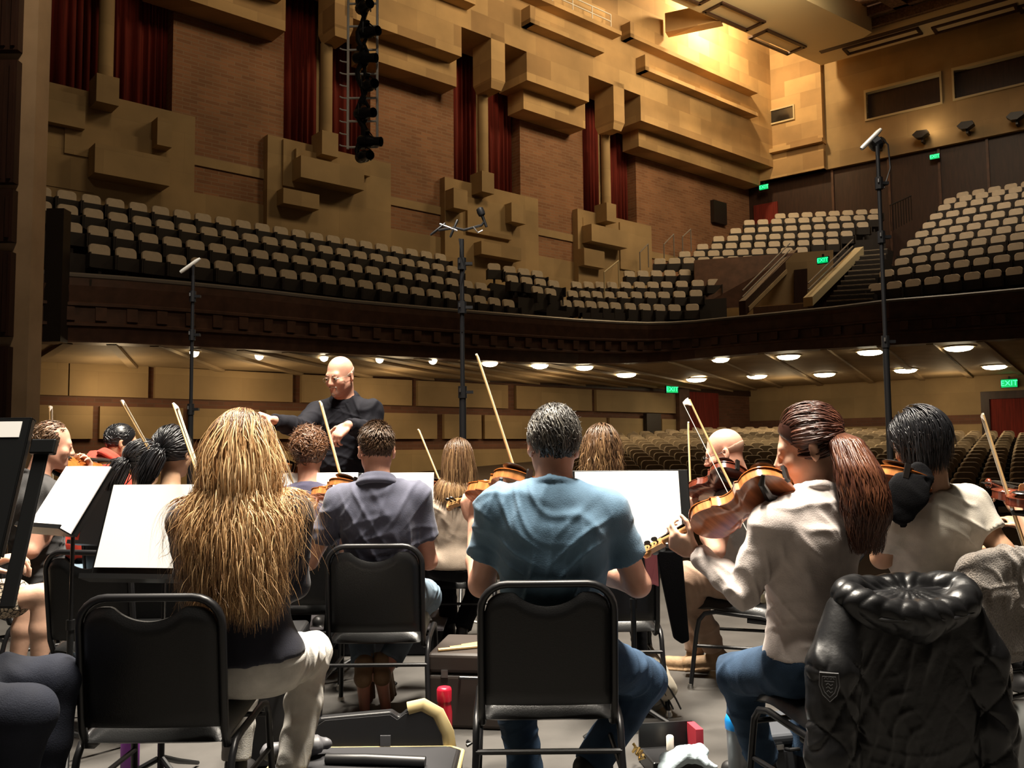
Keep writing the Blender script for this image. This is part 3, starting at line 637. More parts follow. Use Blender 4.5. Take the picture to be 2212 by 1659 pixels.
for k, py in enumerate(lampy):
    q = P(790 + (6 if k % 2 else -4), py, YL - .1); r = empty('stage_lamp', TR(q.x, q.y, q.z, .6 + .3 * (k % 3)), label='black stage lamp clamped on the lighting ladder, ' + ll[k], cat='stage light', group='stage lamps on the lighting ladder')
    RX = Matrix.Rotation(math.radians(100), 4, 'X')
    m = MBd(); m.lathe([(.07, -.2), (.1, -.16), (.105, .05), (.075, .12), (.085, .25), (.078, .25), (.06, .1)], 14, RX); m.obj('barrel', 'black_metal', parent=r, smooth=True)
    m = MBd(); m.tube([(-.13, 0, -.05), (-.13, 0, .14), (0, 0, .18), (.13, 0, .14), (.13, 0, -.05)], .012, 6); m.obj('yoke', 'black_metal', parent=r)
    m = MBd(); m.box((-.03, .0, .16), (.03, .13, .22)); m.obj('clamp', 'black_metal', parent=r)
m = MBd(); cx = w * .45
m.tube([(cx + .06 * math.sin(k * 1.3), -.05, zt - k * (zt + .2) / 24) for k in range(25)], .05, 6); m.tube([(cx + .1 + .05 * math.sin(k * 1.9), -.02, zt - k * zt / 22) for k in range(23)], .035, 6)
m.obj('cable_bundle', 'black_metal', parent=e, smooth=True)
# ================================================================== SOFT-BODY SHAPES (distance fields turned into meshes)
V = Vector
class SDF:
    def __init__(s): s.ops = []
    def cap(s, a, b, ra, rb=None, k=.02, sub=False, cut=None, fl=None):      # tapered capsule; fl=(axis, factor) flattens along an axis
        s.ops.append(('c', V(a), V(b), ra, ra if rb is None else rb, k, sub, cut, fl)); return s
    def ell(s, c, r, R=None, k=.02, sub=False, cut=None):
        s.ops.append(('e', V(c), r, R, None, k, sub, cut, None)); return s
    def box(s, c, hs, R=None, rd=.02, k=.02, sub=False, cut=None):
        s.ops.append(('b', V(c), hs, R, rd, k, sub, cut, None)); return s
    def chain(s, pts, rs, k=.02, **kw):
        for i in range(len(pts) - 1): s.cap(pts[i], pts[i + 1], rs[i], rs[i + 1], k, **kw)
        return s
    def inflate(s, d):
        q = SDF()
        for o in s.ops:
            if o[0] == 'c': q.ops.append((o[0], o[1], o[2], o[3] + d, o[4] + d, *o[5:]))
            else: q.ops.append((o[0], o[1], tuple(x + d for x in o[2]), *o[3:]))
        return q
    def mesh(s, name, h, mats, smooth=2):
        los, his = [], []
        for o in s.ops:
            if o[6]: continue
            if o[0] == 'c': r = max(o[3], o[4]); ps = (o[1], o[2]); rr = V((r, r, r))
            else: r = max(o[2]) * (1.75 if o[0] == 'b' else 1.0); ps = (o[1],); rr = V((r, r, r))
            for p in ps: los.append(p - rr); his.append(p + rr)
        lo = np.array([min(p[i] for p in los) for i in range(3)]) - 4 * h; hi = np.array([max(p[i] for p in his) for i in range(3)]) + 4 * h
        n = np.ceil((hi - lo) / h).astype(int) + 1
        ax = [(lo[i] + h * np.arange(n[i])).astype(np.float32) for i in range(3)]
        F = np.full(tuple(n), 1.0, np.float32)
        for o in s.ops:
            k = o[5]; mg = k * 1.1 + 3 * h
            if o[0] == 'c': r = max(o[3], o[4]) + mg; plo = [min(o[1][i], o[2][i]) - r for i in range(3)]; phi = [max(o[1][i], o[2][i]) + r for i in range(3)]
            else: r = max(o[2]) * (1.75 if o[0] == 'b' else 1.0) + mg; plo = [o[1][i] - r for i in range(3)]; phi = [o[1][i] + r for i in range(3)]
            sl = []
            for i in range(3):
                a = max(0, int((plo[i] - lo[i]) / h)); b = min(n[i], int((phi[i] - lo[i]) / h) + 2); sl.append(slice(a, max(a, b)))
            if any(q.stop <= q.start for q in sl): continue
            X = ax[0][sl[0]][:, None, None]; Y = ax[1][sl[1]][None, :, None]; Z = ax[2][sl[2]][None, None, :]
            if o[0] == 'c':
                a, b = o[1], o[2]; d = b - a; L2 = max(d.length_squared, 1e-9)
                px, py, pz = X - a.x, Y - a.y, Z - a.z
                t = np.clip((px * d.x + py * d.y + pz * d.z) / L2, 0, 1)
                qx, qy, qz = px - t * d.x, py - t * d.y, pz - t * d.z
                if o[8] is not None:
                    f = o[8][0]; w = (qx * f[0] + qy * f[1] + qz * f[2]); g = (1 / o[8][1] ** 2 - 1)
                    D = np.sqrt(qx * qx + qy * qy + qz * qz + g * w * w)
                else: D = np.sqrt(qx * qx + qy * qy + qz * qz)
                D = D - (o[3] + (o[4] - o[3]) * t)
            else:
                c = o[1]; px, py, pz = X - c.x, Y - c.y, Z - c.z
                if o[3] is not None:
                    A = o[3]; lx = px * A[0][0] + py * A[0][1] + pz * A[0][2]; ly = px * A[1][0] + py * A[1][1] + pz * A[1][2]; lz = px * A[2][0] + py * A[2][1] + pz * A[2][2]
                else: lx, ly, lz = px, py, pz
                rx, ry, rz = o[2]
                if o[0] == 'e':
                    k0 = np.sqrt((lx / rx) ** 2 + (ly / ry) ** 2 + (lz / rz) ** 2); k1 = np.sqrt((lx / rx ** 2) ** 2 + (ly / ry ** 2) ** 2 + (lz / rz ** 2) ** 2)
                    D = k0 * (k0 - 1) / np.maximum(k1, 1e-6)
                else:
                    rd = o[4]; ux, uy, uz = np.abs(lx) - rx + rd, np.abs(ly) - ry + rd, np.abs(lz) - rz + rd
                    D = np.sqrt(np.maximum(ux, 0) ** 2 + np.maximum(uy, 0) ** 2 + np.maximum(uz, 0) ** 2) + np.minimum(np.maximum(ux, np.maximum(uy, uz)), 0) - rd
            if o[7] is not None:
                for (cp, cn) in o[7]: D = np.maximum(D, (X - cp[0]) * cn[0] + (Y - cp[1]) * cn[1] + (Z - cp[2]) * cn[2])
            D = D.astype(np.float32); f = F[tuple(sl)]
            if o[6]:
                D = -D; hh = np.clip(.5 - .5 * (D - f) / k, 0, 1) if False else np.clip(.5 + .5 * (D - f) / k, 0, 1); F[tuple(sl)] = f + (D - f) * hh + k * hh * (1 - hh)
            else:
                hh = np.clip(.5 + .5 * (f - D) / k, 0, 1); F[tuple(sl)] = f + (D - f) * hh - k * hh * (1 - hh)
        return nets(F, lo, h, name, mats, smooth)
def nets(F, lo, h, name, mats, smooth):
    S_ = F < 0; sh = [d - 1 for d in F.shape]
    c = np.zeros(sh, np.uint8); cor = [(i, j, k) for i in (0, 1) for j in (0, 1) for k in (0, 1)]
    cut = lambda A, o: A[o[0]:o[0] + sh[0], o[1]:o[1] + sh[1], o[2]:o[2] + sh[2]]
    for o in cor: c += cut(S_, o)
    act = (c > 0) & (c < 8); ij = np.argwhere(act); idx = np.full(sh, -1, np.int32); idx[act] = np.arange(len(ij))
    val = {o: F[ij[:, 0] + o[0], ij[:, 1] + o[1], ij[:, 2] + o[2]] for o in cor}
    acc = np.zeros((len(ij), 3)); cnt = np.zeros(len(ij))
    for a in cor:
        for d in range(3):
            if a[d]: continue
            b = list(a); b[d] = 1; b = tuple(b); fa, fb = val[a], val[b]; mk = (fa < 0) != (fb < 0)
            t = np.where(mk, fa / np.where(mk, fa - fb, 1), 0)
            p = np.tile(np.array(a, float), (len(ij), 1)); p[:, d] += t; acc[mk] += p[mk]; cnt[mk] += 1
    v = ij + acc / np.maximum(cnt, 1)[:, None]
    quads = []
    for d in range(3):
        u, w = (d + 1) % 3, (d + 2) % 3
        sa = [slice(0, s) for s in F.shape]; sa[d] = slice(0, F.shape[d] - 1); sb = list(sa); sb[d] = slice(1, F.shape[d])
        A, B = S_[tuple(sa)], S_[tuple(sb)]; e = np.argwhere(A != B)
        ok = (e[:, u] > 0) & (e[:, w] > 0) & (e[:, u] < sh[u]) & (e[:, w] < sh[w]); e = e[ok]
        if not len(e): continue
        q = []
        for du, dw in ((1, 1), (0, 1), (0, 0), (1, 0)):
            f = e.copy(); f[:, u] -= du; f[:, w] -= dw; q.append(idx[f[:, 0], f[:, 1], f[:, 2]])
        q = np.stack(q, 1); fl = ~A[e[:, 0], e[:, 1], e[:, 2]]; q[fl] = q[fl][:, ::-1]; quads.append(q)
    q = np.concatenate(quads); q = q[(q >= 0).all(1)]
    for _ in range(smooth):     # light relaxation
        sm = np.zeros_like(v); ct = np.zeros(len(v))
        for a, b in ((0, 1), (1, 2), (2, 3), (3, 0)):
            np.add.at(sm, q[:, a], v[q[:, b]]); np.add.at(ct, q[:, a], 1); np.add.at(sm, q[:, b], v[q[:, a]]); np.add.at(ct, q[:, b], 1)
        v = v * .5 + .5 * sm / np.maximum(ct, 1)[:, None]
    v = lo + v * h
    me = bpy.data.meshes.new(name); me.vertices.add(len(v)); me.vertices.foreach_set('co', v.astype(np.float32).ravel())
    me.loops.add(len(q) * 4); me.loops.foreach_set('vertex_index', q.astype(np.int32).ravel())
    me.polygons.add(len(q)); me.polygons.foreach_set('loop_start', np.arange(0, len(q) * 4, 4, dtype=np.int32))
    me.polygons.foreach_set('use_smooth', np.ones(len(q), bool))
    me.update(calc_edges=True)
    for m in (mats if isinstance(mats, (list, tuple)) else [mats]): me.materials.append(MATS[m] if isinstance(m, str) else m)
    return me
def coords(me):
    a = np.empty(len(me.vertices) * 3, np.float32); me.vertices.foreach_get('co', a); return a.reshape(-1, 3)
def normals(me):
    a = np.empty(len(me.vertices) * 3, np.float32); me.vertices.foreach_get('normal', a); return a.reshape(-1, 3)
def setco(me, v): me.vertices.foreach_set('co', v.astype(np.float32).ravel()); me.update()
def folds(me, amp, freq, seed, n=9):
    """narrow cloth creases, patchy, in warped random directions, over a soft swell"""
    v = coords(me); nr = normals(me); rng = np.random.RandomState(seed); d = np.zeros(len(v))
    rd = lambda: (lambda k: k / np.linalg.norm(k))(rng.normal(size=3))
    for i in range(n):
        f = freq * rng.uniform(.5, 1.5); ph = rng.uniform(0, 6.28)
        w = np.sin(v @ rd() * f + ph + 1.5 * np.sin(v @ rd() * f * .45 + ph)); mk = np.clip(np.sin(v @ rd() * freq * .45 + rng.uniform(0, 6.28)), 0, 1) * np.clip(np.sin(v @ rd() * freq * .3 + rng.uniform(0, 6.28)) + .4, 0, 1)
        d += mk * np.exp(-(w / .45) ** 2)
    d += .5 * np.sin(v @ rd() * freq * .5 + 2 * np.sin(v @ rd() * freq * .3))
    setco(me, v + nr * (d * amp)[:, None])
def link(me, name, parent=None, loc=None):
    """mesh in world coordinates -> object whose origin is loc (or its parent's)"""
    o = bpy.data.objects.new(name, me); COL.objects.link(o)
    if parent is not None:
        r = parent
        while r.parent is not None: r = r.parent
        o.parent = parent; me.transform(r.matrix_world.inverted())
    elif loc is not None: me.transform(Matrix.Translation(-V(loc))); o.matrix_world = Matrix.Translation(V(loc))
    return o
# ------------------------------------------------------------------ materials of the stage
mat('vinyl_black', (.0065, .0066, .007), .36, spec=.32, bump=.10, bscale=240)
mat('vinyl_seat', (.016, .0165, .017), .3, spec=.65, bump=.08, bscale=240); mat('glide', (.7, .68, .64), .3, metal=1)
mat('stand_black', (.009, .0095, .010), .34, spec=.35)
mat('paper', (.92, .91, .88), .8)
mat('paper_edge', (.5, .48, .47), .8)
mat('violin_varnish', (.36, .105, .022), .2, var=.3, vscale=9, stretch=(1, 7, 1), coat=.6)
mat('violin_back', (.46, .15, .06), .2, var=.35, vscale=7, stretch=(1, 9, 1), coat=.6)
mat('violin_rib', (.50, .20, .06), .25, var=.35, vscale=16, stretch=(1, 5, .3), coat=.5)
mat('violin_dark', (.13, .028, .014), .22, var=.3, vscale=7, stretch=(1, 9, 1), coat=.6)
mat('ebony', (.012, .010, .009), .3)
mat('maple', (.50, .26, .10), .3, coat=.4, var=.2, vscale=12)
mat('string', (.75, .72, .66), .3, metal=1)
mat('bow_stick', (.58, .38, .17), .3, coat=.3)
mat('bow_hair', (.86, .80, .66), .5)
mat('ivory', (.85, .80, .70), .4)
# ------------------------------------------------------------------ stacking chair
def arcpts(c, r, a0, a1, ex, ey, n=6):
    c, ex, ey = V(c), V(ex), V(ey)
    return [c + ex * (r * math.cos(a0 + (a1 - a0) * i / n)) + ey * (r * math.sin(a0 + (a1 - a0) * i / n)) for i in range(n + 1)]
def chair_proto():
    e = empty('stacking_chair', Matrix.Identity(4))
    lean = -.12; yb = -.215
    yz = lambda z: yb + lean * (z - .42)
    w = .2125; top = .812; r = .085
    # back frame: flattened tube, inverted U with J bends forward into the seat rails
    pts = []
    def side(sg, up):
        q = [V((sg * w, yb + .16, .358)), V((sg * w, yb + .07, .352)), V((sg * w, yb + .02, .368)), V((sg * w, yz(.42), .42)), V((sg * w, yz(.6), .6)), V((sg * w, yz(top - r), top - r))]
        return q if up else q[::-1]
    ey = V((0, lean, 1)).normalized()
    pts += side(-1, True)[:-1] + arcpts((-w + r, yz(top - r), top - r), r, math.pi, math.pi / 2, (1, 0, 0), ey) + arcpts((w - r, yz(top - r), top - r), r, math.pi / 2, 0, (1, 0, 0), ey) + side(1, False)[1:]
    m = MBd(); m.tube(pts, .0125, 10, flat=1.15); m.obj('back_frame', 'black_metal', parent=e, smooth=True, ang=60)
    # padded back panel with scooped hand hold
    m = MBd(); nx = 36; nz = 14
    def topz(x):
        a = abs(x) / .2005; base = top - .026
        sc = .044 * (1 - (x / .104) ** 2) ** .8 if abs(x) < .104 else 0
        cr = 0 if a < .66 else .062 * (1 - math.sqrt(max(0, 1 - ((a - .66) / .34) ** 2)))
        return base - sc - cr
    def panel(u, v, s_):
        x = (-1 + 2 * u) * .2005; zt = topz(x); zb_ = .425; z = zb_ + (zt - zb_) * v
        ed = min(1, min(min(u, 1 - u) * 14, min(v, 1 - v) * 16)); th = .006 + .016 * math.sqrt(max(0, ed))
        curve = .02 * (1 - (x / .2005) ** 2)
        return V((x, yz(z) - curve * .6 + s_ * th, z))
    m.grid(lambda u, v: panel(u, v, 1), nx, nz); m.grid(lambda u, v: panel(u, v, -1), nx, nz)
    rim = [(i / nx, 0) for i in range(nx)] + [(1, j / nz) for j in range(nz)] + [(1 - i / nx, 1) for i in range(nx)] + [(0, 1 - j / nz) for j in range(nz)]
    vs = [panel(u, v, s_) for u, v in rim for s_ in (1, -1)]; n_ = len(rim)
    m.add(vs, [(2 * i, 2 * i + 1, 2 * ((i + 1) % n_) + 1, 2 * ((i + 1) % n_)) for i in range(n_)])
    m.obj('backrest', 'vinyl_black', parent=e, smooth=True, ang=70)
    # seat cushion: waterfall front, domed
    m = MBd()
    def seat(u, v, s_):
        x = (-1 + 2 * u) * .222; y = -.205 + .43 * v
        eu = min(u, 1 - u) * 2; ev = min(v, 1 - v) * 2
        d = (1 - (1 - min(1, eu * 2.2)) ** 2) ** .5 * (1 - (1 - min(1, ev * 2.6)) ** 2) ** .5
        cr = .035 * max(0, v - .75) ** 2 / .0625
        z0 = .375 + .05 * v - cr
        return V((x * (1 - .04 * (1 - d)), y, z0 + (.052 * d if s_ > 0 else -.018 * d)))
    m.grid(lambda u, v: seat(u, v, 1), 22, 22); m.grid(lambda u, v: seat(u, v, -1), 22, 22)
    m.obj('seat', 'vinyl_seat', parent=e, smooth=True, ang=80)
    # arched side frames: each leg is half of the arch
    for sg in (-1, 1):
        x = sg * .232
        fr = [V((x + sg * .012, .235, .0)), V((x, .20, .28)), V((x, .185, .35)), V((x, .155, .385)), V((x, .10, .396)), V((x, -.01, .386))]
        bk = [V((x, -.01, .386)), V((x, -.12, .378)), V((x, -.175, .366)), V((x, -.205, .33)), V((x, -.225, .27)), V((x + sg * .012, -.285, .0))]
        for q, ft in ((fr, 0), (bk, -1)):
            m = MBd(); m.tube(q, .0115, 10, flat=1.0); l = m.obj('leg', 'black_metal', parent=e, smooth=True, ang=60)
            g = MBd(); g.lathe([(.017, .0), (.017, .012), (.0125, .02), (.0125, .03)], 12, Matrix.Translation(q[ft])); g.obj('glide', 'glide', parent=l, smooth=True)
        m = MBd(); m.tube([(x, .205, .22), (x, -.235, .22)], .009, 8); m.obj('stretcher', 'black_metal', parent=e, smooth=True)
    for y_, z_ in ((-.225, .28), (.19, .34)): m = MBd(); m.tube([(-.232, y_, z_), (.232, y_, z_)], .009, 8); m.obj('cross_bar', 'black_metal', parent=e, smooth=True)
    return e
CH = chair_proto(); used2 = []
def chair(x, y, yaw, label):
    if CH not in used2: used2.append(CH); o = CH; o.matrix_world = TR(x, y, 0, yaw)
    else: o = copytree(CH, TR(x, y, 0, yaw))
    tag(o, label, 'chair', 'black stacking chairs on the stage'); return o
def ground(px, Y): return P(px, 960, Y).x
CHAIRS = {}
for key, px, Y, yaw, lab in [
    ('C1', 334, 2.66, 0, 'black padded stacking chair in front at left, bearing the long-haired blonde player'),
    ('C2', 810, 4.0, 0, 'black padded stacking chair of the man in the slate polo shirt'),
    ('C3', 1178, 2.85, 0, 'black padded stacking chair in front at centre, under the man in the blue T-shirt'),
    ('C6', 985, 5.55, 0, 'black padded stacking chair of the blonde woman beyond the polo-shirt man'),
    ('C8', 1318, 4.2, 0, 'black padded stacking chair with a shiny seat beyond the blue T-shirt man')]:
    CHAIRS[key] = chair(ground(px, Y), Y + .25, yaw, lab)
CHAIRS['C4'] = chair(1.06, 2.85, math.radians(16), 'black padded stacking chair with the black puffer jacket over its back')
CHAIRS['C5'] = chair(1.71, 3.58, math.radians(30), 'black padded stacking chair with the grey knitted cardigan over its back')
CHAIRS['C7'] = chair(1.20, 4.78, math.radians(72), 'black padded stacking chair of the bald man in glasses')
CHAIRS['C9'] = chair(-2.70, 3.98, math.radians(-35), 'black padded stacking chair at the left edge under the bare-kneed player')
CHAIRS['C10'] = chair(-2.64, 4.92, math.radians(-42), 'black padded stacking chair of the man in the dark grey T-shirt')
CHAIRS['C11'] = chair(-1.72, 4.45, math.radians(-5), 'black padded stacking chair of the dark-haired ponytail player')
q_ = P(222, 1100, 3.85); CHAIRS['C13'] = chair(q_.x, 4.1, math.radians(-14), 'black padded stacking chair half hidden behind the two left music stands')
chair(2.57, 4.08, math.radians(20), 'black padded stacking chair of the violinist cut off by the right edge')
chair(-1.90, 2.48, math.radians(-62), 'black padded stacking chair of the player in dark jeans at bottom left')
chair(-2.98, 6.04, math.radians(-35), 'black padded stacking chair of the player in the red shirt')
chair(-2.10, 5.10, math.radians(-20), 'black padded stacking chair of the player in the white top')
CHAIRS['C12'] = chair(-1.14, 4.97, math.radians(-3), 'black padded stacking chair of the curly-haired player')
# ------------------------------------------------------------------ music stands
def stand(desk_c, yaw, tilt, foot_y, label, w=.50, h=.34, sheets=None, pole=True, lip=True):
    """desk_c centre of the desk face; the desk faces the player at -y before yaw"""
    e = empty('music_stand', TR(desk_c[0], desk_c[1], 0, yaw), label=label, cat='music stand', group='black music stands')
    D = Matrix.Translation((0, 0, desk_c[2])) @ Matrix.Rotation(-tilt, 4, 'X')
    m = MBd(); m.box((-w / 2, 0, -h / 2), (w / 2, .006, h / 2)); m.box((-w / 2, .0, h / 2 - .006), (w / 2, .025, h / 2)); m.box((-w / 2, .0, -h / 2), (-w / 2 + .006, .02, h / 2)); m.box((w / 2 - .006, .0, -h / 2), (w / 2, .02, h / 2))
    m.obj('desk', 'stand_black', parent=e, M=D, bevel=.002)
    if lip:
        m = MBd(); m.box((-w / 2, -.065, -h / 2 - .006), (w / 2, .006, -h / 2)); m.box((-w / 2, -.065, -h / 2), (w / 2, -.060, -h / 2 + .012)); m.obj('lip', 'stand_black', parent=e, M=D)
    q = D @ V((0, .03, -.02)); z0 = q.z
    m = MBd(); m.box((-.03, .006, -.06), (.03, .05, .04)); m.obj('clutch', 'stand_black', parent=e, M=D)
    m = MBd(); m.tube([(0, q.y, .5), (0, q.y, z0)], .008, 10); m.obj('inner_tube', 'stand_black', parent=e, smooth=True)
    m = MBd(); m.tube([(0, q.y, .06), (0, q.y, .56)], .0125, 10); m.tube([(0, q.y, .53), (0, q.y, .57)], .017, 10); m.obj('outer_tube', 'stand_black', parent=e, smooth=True)
    for k in range(3):
        a = math.radians(90 + 120 * k); m = MBd(); d = V((math.cos(a), math.sin(a), 0)); o = V((0, q.y, 0))
        m.tube([o + d * .01 + V((0, 0, .12)), o + d * .12 + V((0, 0, .07)), o + d * .27 + V((0, 0, .012))], [.011, .011, .008], 8); m.obj('leg', 'stand_black', parent=e, smooth=True)
    return e, D
def sheet(e, D, quad, label, group='sheets of music on the stands', curl=.0, book=False):
    """quad: (x0,x1,z0,z1,shear) in desk plane, in front of the desk"""
    x0, x1, z0, z1, sh = quad; m = MBd()
    f = lambda u, v, o: V((x0 + (x1 - x0) * u + sh * v, -.006 - o - curl * (math.sin(u * math.pi) * .5 + (1 - v) * .3), z0 + (z1 - z0) * v))
    m.grid(lambda u, v: f(u, v, .0), 8, 4); m.grid(lambda u, v: f(u, v, .004), 8, 4)
    rim = [(i / 8, 0) for i in range(8)] + [(1, j / 4) for j in range(4)] + [(1 - i / 8, 1) for i in range(8)] + [(0, 1 - j / 4) for j in range(4)]; n_ = len(rim)
    m.add([f(u, v, o) for u, v in rim for o in (0, .004)], [(2 * i, 2 * i + 1, 2 * ((i + 1) % n_) + 1, 2 * ((i + 1) % n_)) for i in range(n_)], 1)
    o = m.obj('sheet_music', ['paper', 'paper_edge']); o.matrix_world = e.matrix_world @ D
    tag(o, label, 'sheet music', group)
c = V((-1.485, 2.2, 1.165))
e, D = stand(c, 0, math.radians(20), 0, 'black music stand nearest of all at the left edge, white label at its top', .5, .36)
m = MBd(); m.box((.10, -.0016, .125), (.228, .0, .168)); tg = m.obj('label_sticker', 'paper', parent=e, M=D)
m = MBd(); m.box((.262, .02, -.30), (.30, .028, .12)); m.box((.255, .01, .085), (.318, .03, .125)); m.obj('side_wing', 'stand_black', parent=e, M=D, bevel=.004)
c = P(152, 1080, 3.6); e, D = stand((c.x, c.y, c.z), math.radians(-34), math.radians(32), 0, 'black music stand with a slanting white sheet, left behind the foremost stand', .33, .30)
sheet(e, D, (-.168, .165, -.15, .152, .0), 'blown-out white sheet music slanting on the stand at far left', curl=.006)
c = P(350, 1150, 3.3); e, D = stand((c.x, c.y, c.z), math.radians(-9), math.radians(20), 0, 'black music stand in front of the long-haired blonde player', .50, .36)
sheet(e, D, (-.235, .235, -.135, .182, .0), 'bright white sheet music before the long-haired blonde player', curl=.004)
c = P(232, 1118, 4.25); stand((c.x, c.y, c.z), math.radians(-20), math.radians(14), 0, 'empty black music stand between the slanting sheet and the blonde player\'s sheet', .30, .26)
c = P(770, 1085, 4.85); e, D = stand((c.x, c.y, c.z), 0, math.radians(22), 0, 'black music stand hidden behind the man in the slate polo shirt', .62, .34)
sheet(e, D, (-.42, .0, -.16, .17, .0), 'white sheet music left of the slate polo-shirt man', curl=.006); sheet(e, D, (.02, .42, -.16, .165, .0), 'white sheet music right of the slate polo-shirt man', curl=.006)
c = P(1365, 1100, 3.95); e, D = stand((c.x, c.y, c.z), math.radians(-2), math.radians(17), 0, 'black music stand between the blue T-shirt man and the ponytail woman', .52, .36)
sheet(e, D, (-.25, .215, -.16, .172, .0), 'large white sheet music between the blue T-shirt man and the ponytail woman', curl=.008)
# ------------------------------------------------------------------ violins and bows
def violin_proto(dark=False):
    e = empty('violin', Matrix.Identity(4))
    half = [(0, .0), (.004, .03), (.018, .066), (.045, .094), (.075, .103), (.105, .098), (.128, .084), (.139, .089), (.146, .082), (.165, .063), (.19, .056), (.213, .060), (.228, .072), (.236, .080), (.243, .075), (.262, .080), (.285, .084), (.31, .079), (.335, .058), (.350, .030), (.356, .0)]
    # smooth by subdivision
    pts = []
    for i in range(len(half) - 1):
        for k in range(2):
            t = k / 2; p0 = half[max(i - 1, 0)]; p1 = half[i]; p2 = half[i + 1]; p3 = half[min(i + 2, len(half) - 1)]
            if i in (6, 7, 8, 12, 13) : pts.append((p1[0] + (p2[0] - p1[0]) * t, p1[1] + (p2[1] - p1[1]) * t)); continue
            f = lambda a, b, c_, d: .5 * (2 * b + (c_ - a) * t + (2 * a - 5 * b + 4 * c_ - d) * t * t + (3 * b - a - 3 * c_ + d) * t ** 3)
            pts.append((f(p0[0], p1[0], p2[0], p3[0]), max(0, f(p0[1], p1[1], p2[1], p3[1]))))
    pts.append(half[-1]); out = [(w, y) for y, w in pts] + [(-w, y) for y, w in pts[-2:0:-1]]; n = len(out)
    cx, cy = 0, .178
    rib = 'violin_dark' if dark else 'violin_rib'; tp = 'violin_dark' if dark else 'violin_varnish'; bk = 'violin_dark' if dark else 'violin_back'
    m = MBd(); m.add([(x, y, -.015) for x, y in out] + [(x, y, .015) for x, y in out], [(i, (i + 1) % n, n + (i + 1) % n, n + i) for i in range(n)]); m.obj('ribs', rib, parent=e, smooth=True, ang=35)
    for nm, z0, sg, mt in (('top_plate', .015, 1, tp), ('back_plate', -.015, -1, bk)):
        m = MBd(); rings = [(1.032, 0), (1.032, .0035), (.93, .0045), (.8, .009), (.55, .0145), (.28, .017)]; vs = []
        for s_, dz in rings: vs += [(x * s_, cy + (y - cy) * s_, z0 + sg * dz) for x, y in out]
        vs.append((0, cy, z0 + sg * .0175)); k = len(rings)
        fs = [(j * n + i, j * n + (i + 1) % n, (j + 1) * n + (i + 1) % n, (j + 1) * n + i) for j in range(k - 1) for i in range(n)] + [((k - 1) * n + i, (k - 1) * n + (i + 1) % n, k * n) for i in range(n)]
        m.add(vs, fs); pl_ = m.obj(nm, mt, parent=e, smooth=True, ang=50)
        if sg > 0:
            for sx in (-1, 1):
                g = MBd(); g.tube([(sx * (.030 + .012 * math.cos(t * 1.0)), .145 + .055 * t / 3.14, .0335 - .004 * abs(t - 1.57)) for t in np.linspace(0, 3.14, 9)], [.003, .0022, .0018, .0018, .0018, .0018, .0018, .0022, .003], 5); g.obj('sound_hole', 'ebony', parent=pl_)
    m = MBd()
    m.tube([(0, .345, .0), (0, .365, .012), (0, .40, .016), (0, .47, .0185), (0, .495, .02)], [.019, .014, .0125, .0115, .0115], 10)
    m.box((-.0125, .49, .006), (-.0075, .56, .026)); m.box((.0075, .49, .006), (.0125, .56, .026)); m.box((-.0125, .49, .002), (.0125, .56, .009))
    sc = [(0, .56 + .018 * math.sin(a) * (1 - a / 16), .010 - .016 * math.cos(a) * (1 - a / 16) + .002) for a in np.linspace(0, 11, 34)]
    m.tube([(0, .552, .012), *sc], [.0115] + [.0125 - .0002 * i for i in range(34)], 8); m.obj('neck', 'maple' if not dark else 'violin_dark', parent=e, smooth=True, ang=50)
    m = MBd(); m.prism([(-.021, 0), (.021, 0), (.016, .006), (-.016, .006)], 0, 1); vs = []
    m = MBd(); a = [(-.021, .225, .034), (.021, .225, .034), (.016, .225, .041), (-.016, .225, .041)]; b = [(-.0115, .50, .026), (.0115, .50, .026), (.009, .50, .031), (-.009, .50, .031)]
    m.add(a + b, [(0, 1, 2, 3), (7, 6, 5, 4), (0, 4, 5, 1), (1, 5, 6, 2), (2, 6, 7, 3), (3, 7, 4, 0)]); m.obj('fingerboard', 'ebony', parent=e)
    m = MBd(); m.prism([(-.021, .030), (-.012, .030), (-.008, .036), (.008, .036), (.012, .030), (.021, .030), (.020, .05), (.012, .060), (0, .064), (-.014, .061), (-.020, .052)], .172, .176); m.obj('bridge', 'maple', parent=e)
    m = MBd(); a = [(-.010, .012, .028), (.010, .012, .028), (.008, .012, .034), (-.008, .012, .034)]; b = [(-.021, .12, .042), (.021, .12, .042), (.018, .12, .048), (-.018, .12, .048)]
    m.add(a + b, [(0, 1, 2, 3), (7, 6, 5, 4), (0, 4, 5, 1), (1, 5, 6, 2), (2, 6, 7, 3), (3, 7, 4, 0)]); m.obj('tailpiece', 'ebony', parent=e, bevel=.002)
    m = MBd(); m.lathe([(.0, .034), (.034, .034), (.040, .039), (.036, .043), (.022, .037), (.0, .035)], 18, Matrix.Translation((-.048, .052, 0)) @ Matrix.Scale(1.2, 4, (1, 0, 0))); m.box((-.03, -.012, -.02), (-.01, .0, .036)); m.obj('chin_rest', 'ebony', parent=e, smooth=True)
    for i, (y, sx) in enumerate([(.505, -1), (.520, 1), (.535, -1), (.55, 1)]):
        m = MBd(); m.tube([(-sx * .014, y, .016), (sx * .016, y, .016), (sx * .026, y, .016)], [.003, .004, .003], 8)
        m.lathe([(.003, -.003), (.0105, -.0025), (.0115, 0), (.0105, .0025), (.003, .003)], 12, Matrix.Translation((sx * .033, y, .016))); m.obj('peg', 'ebony', parent=e, smooth=True)
    for i in range(4):
        x = -.0165 + .011 * i; m = MBd(); m.tube([(x * .75, .12, .048), (x, .174, .0625 - abs(i - 1.5) * .002), (x * .5, .50, .033), (x * .4, .53, .016)], .0006, 4); m.obj('string', 'string', parent=e)
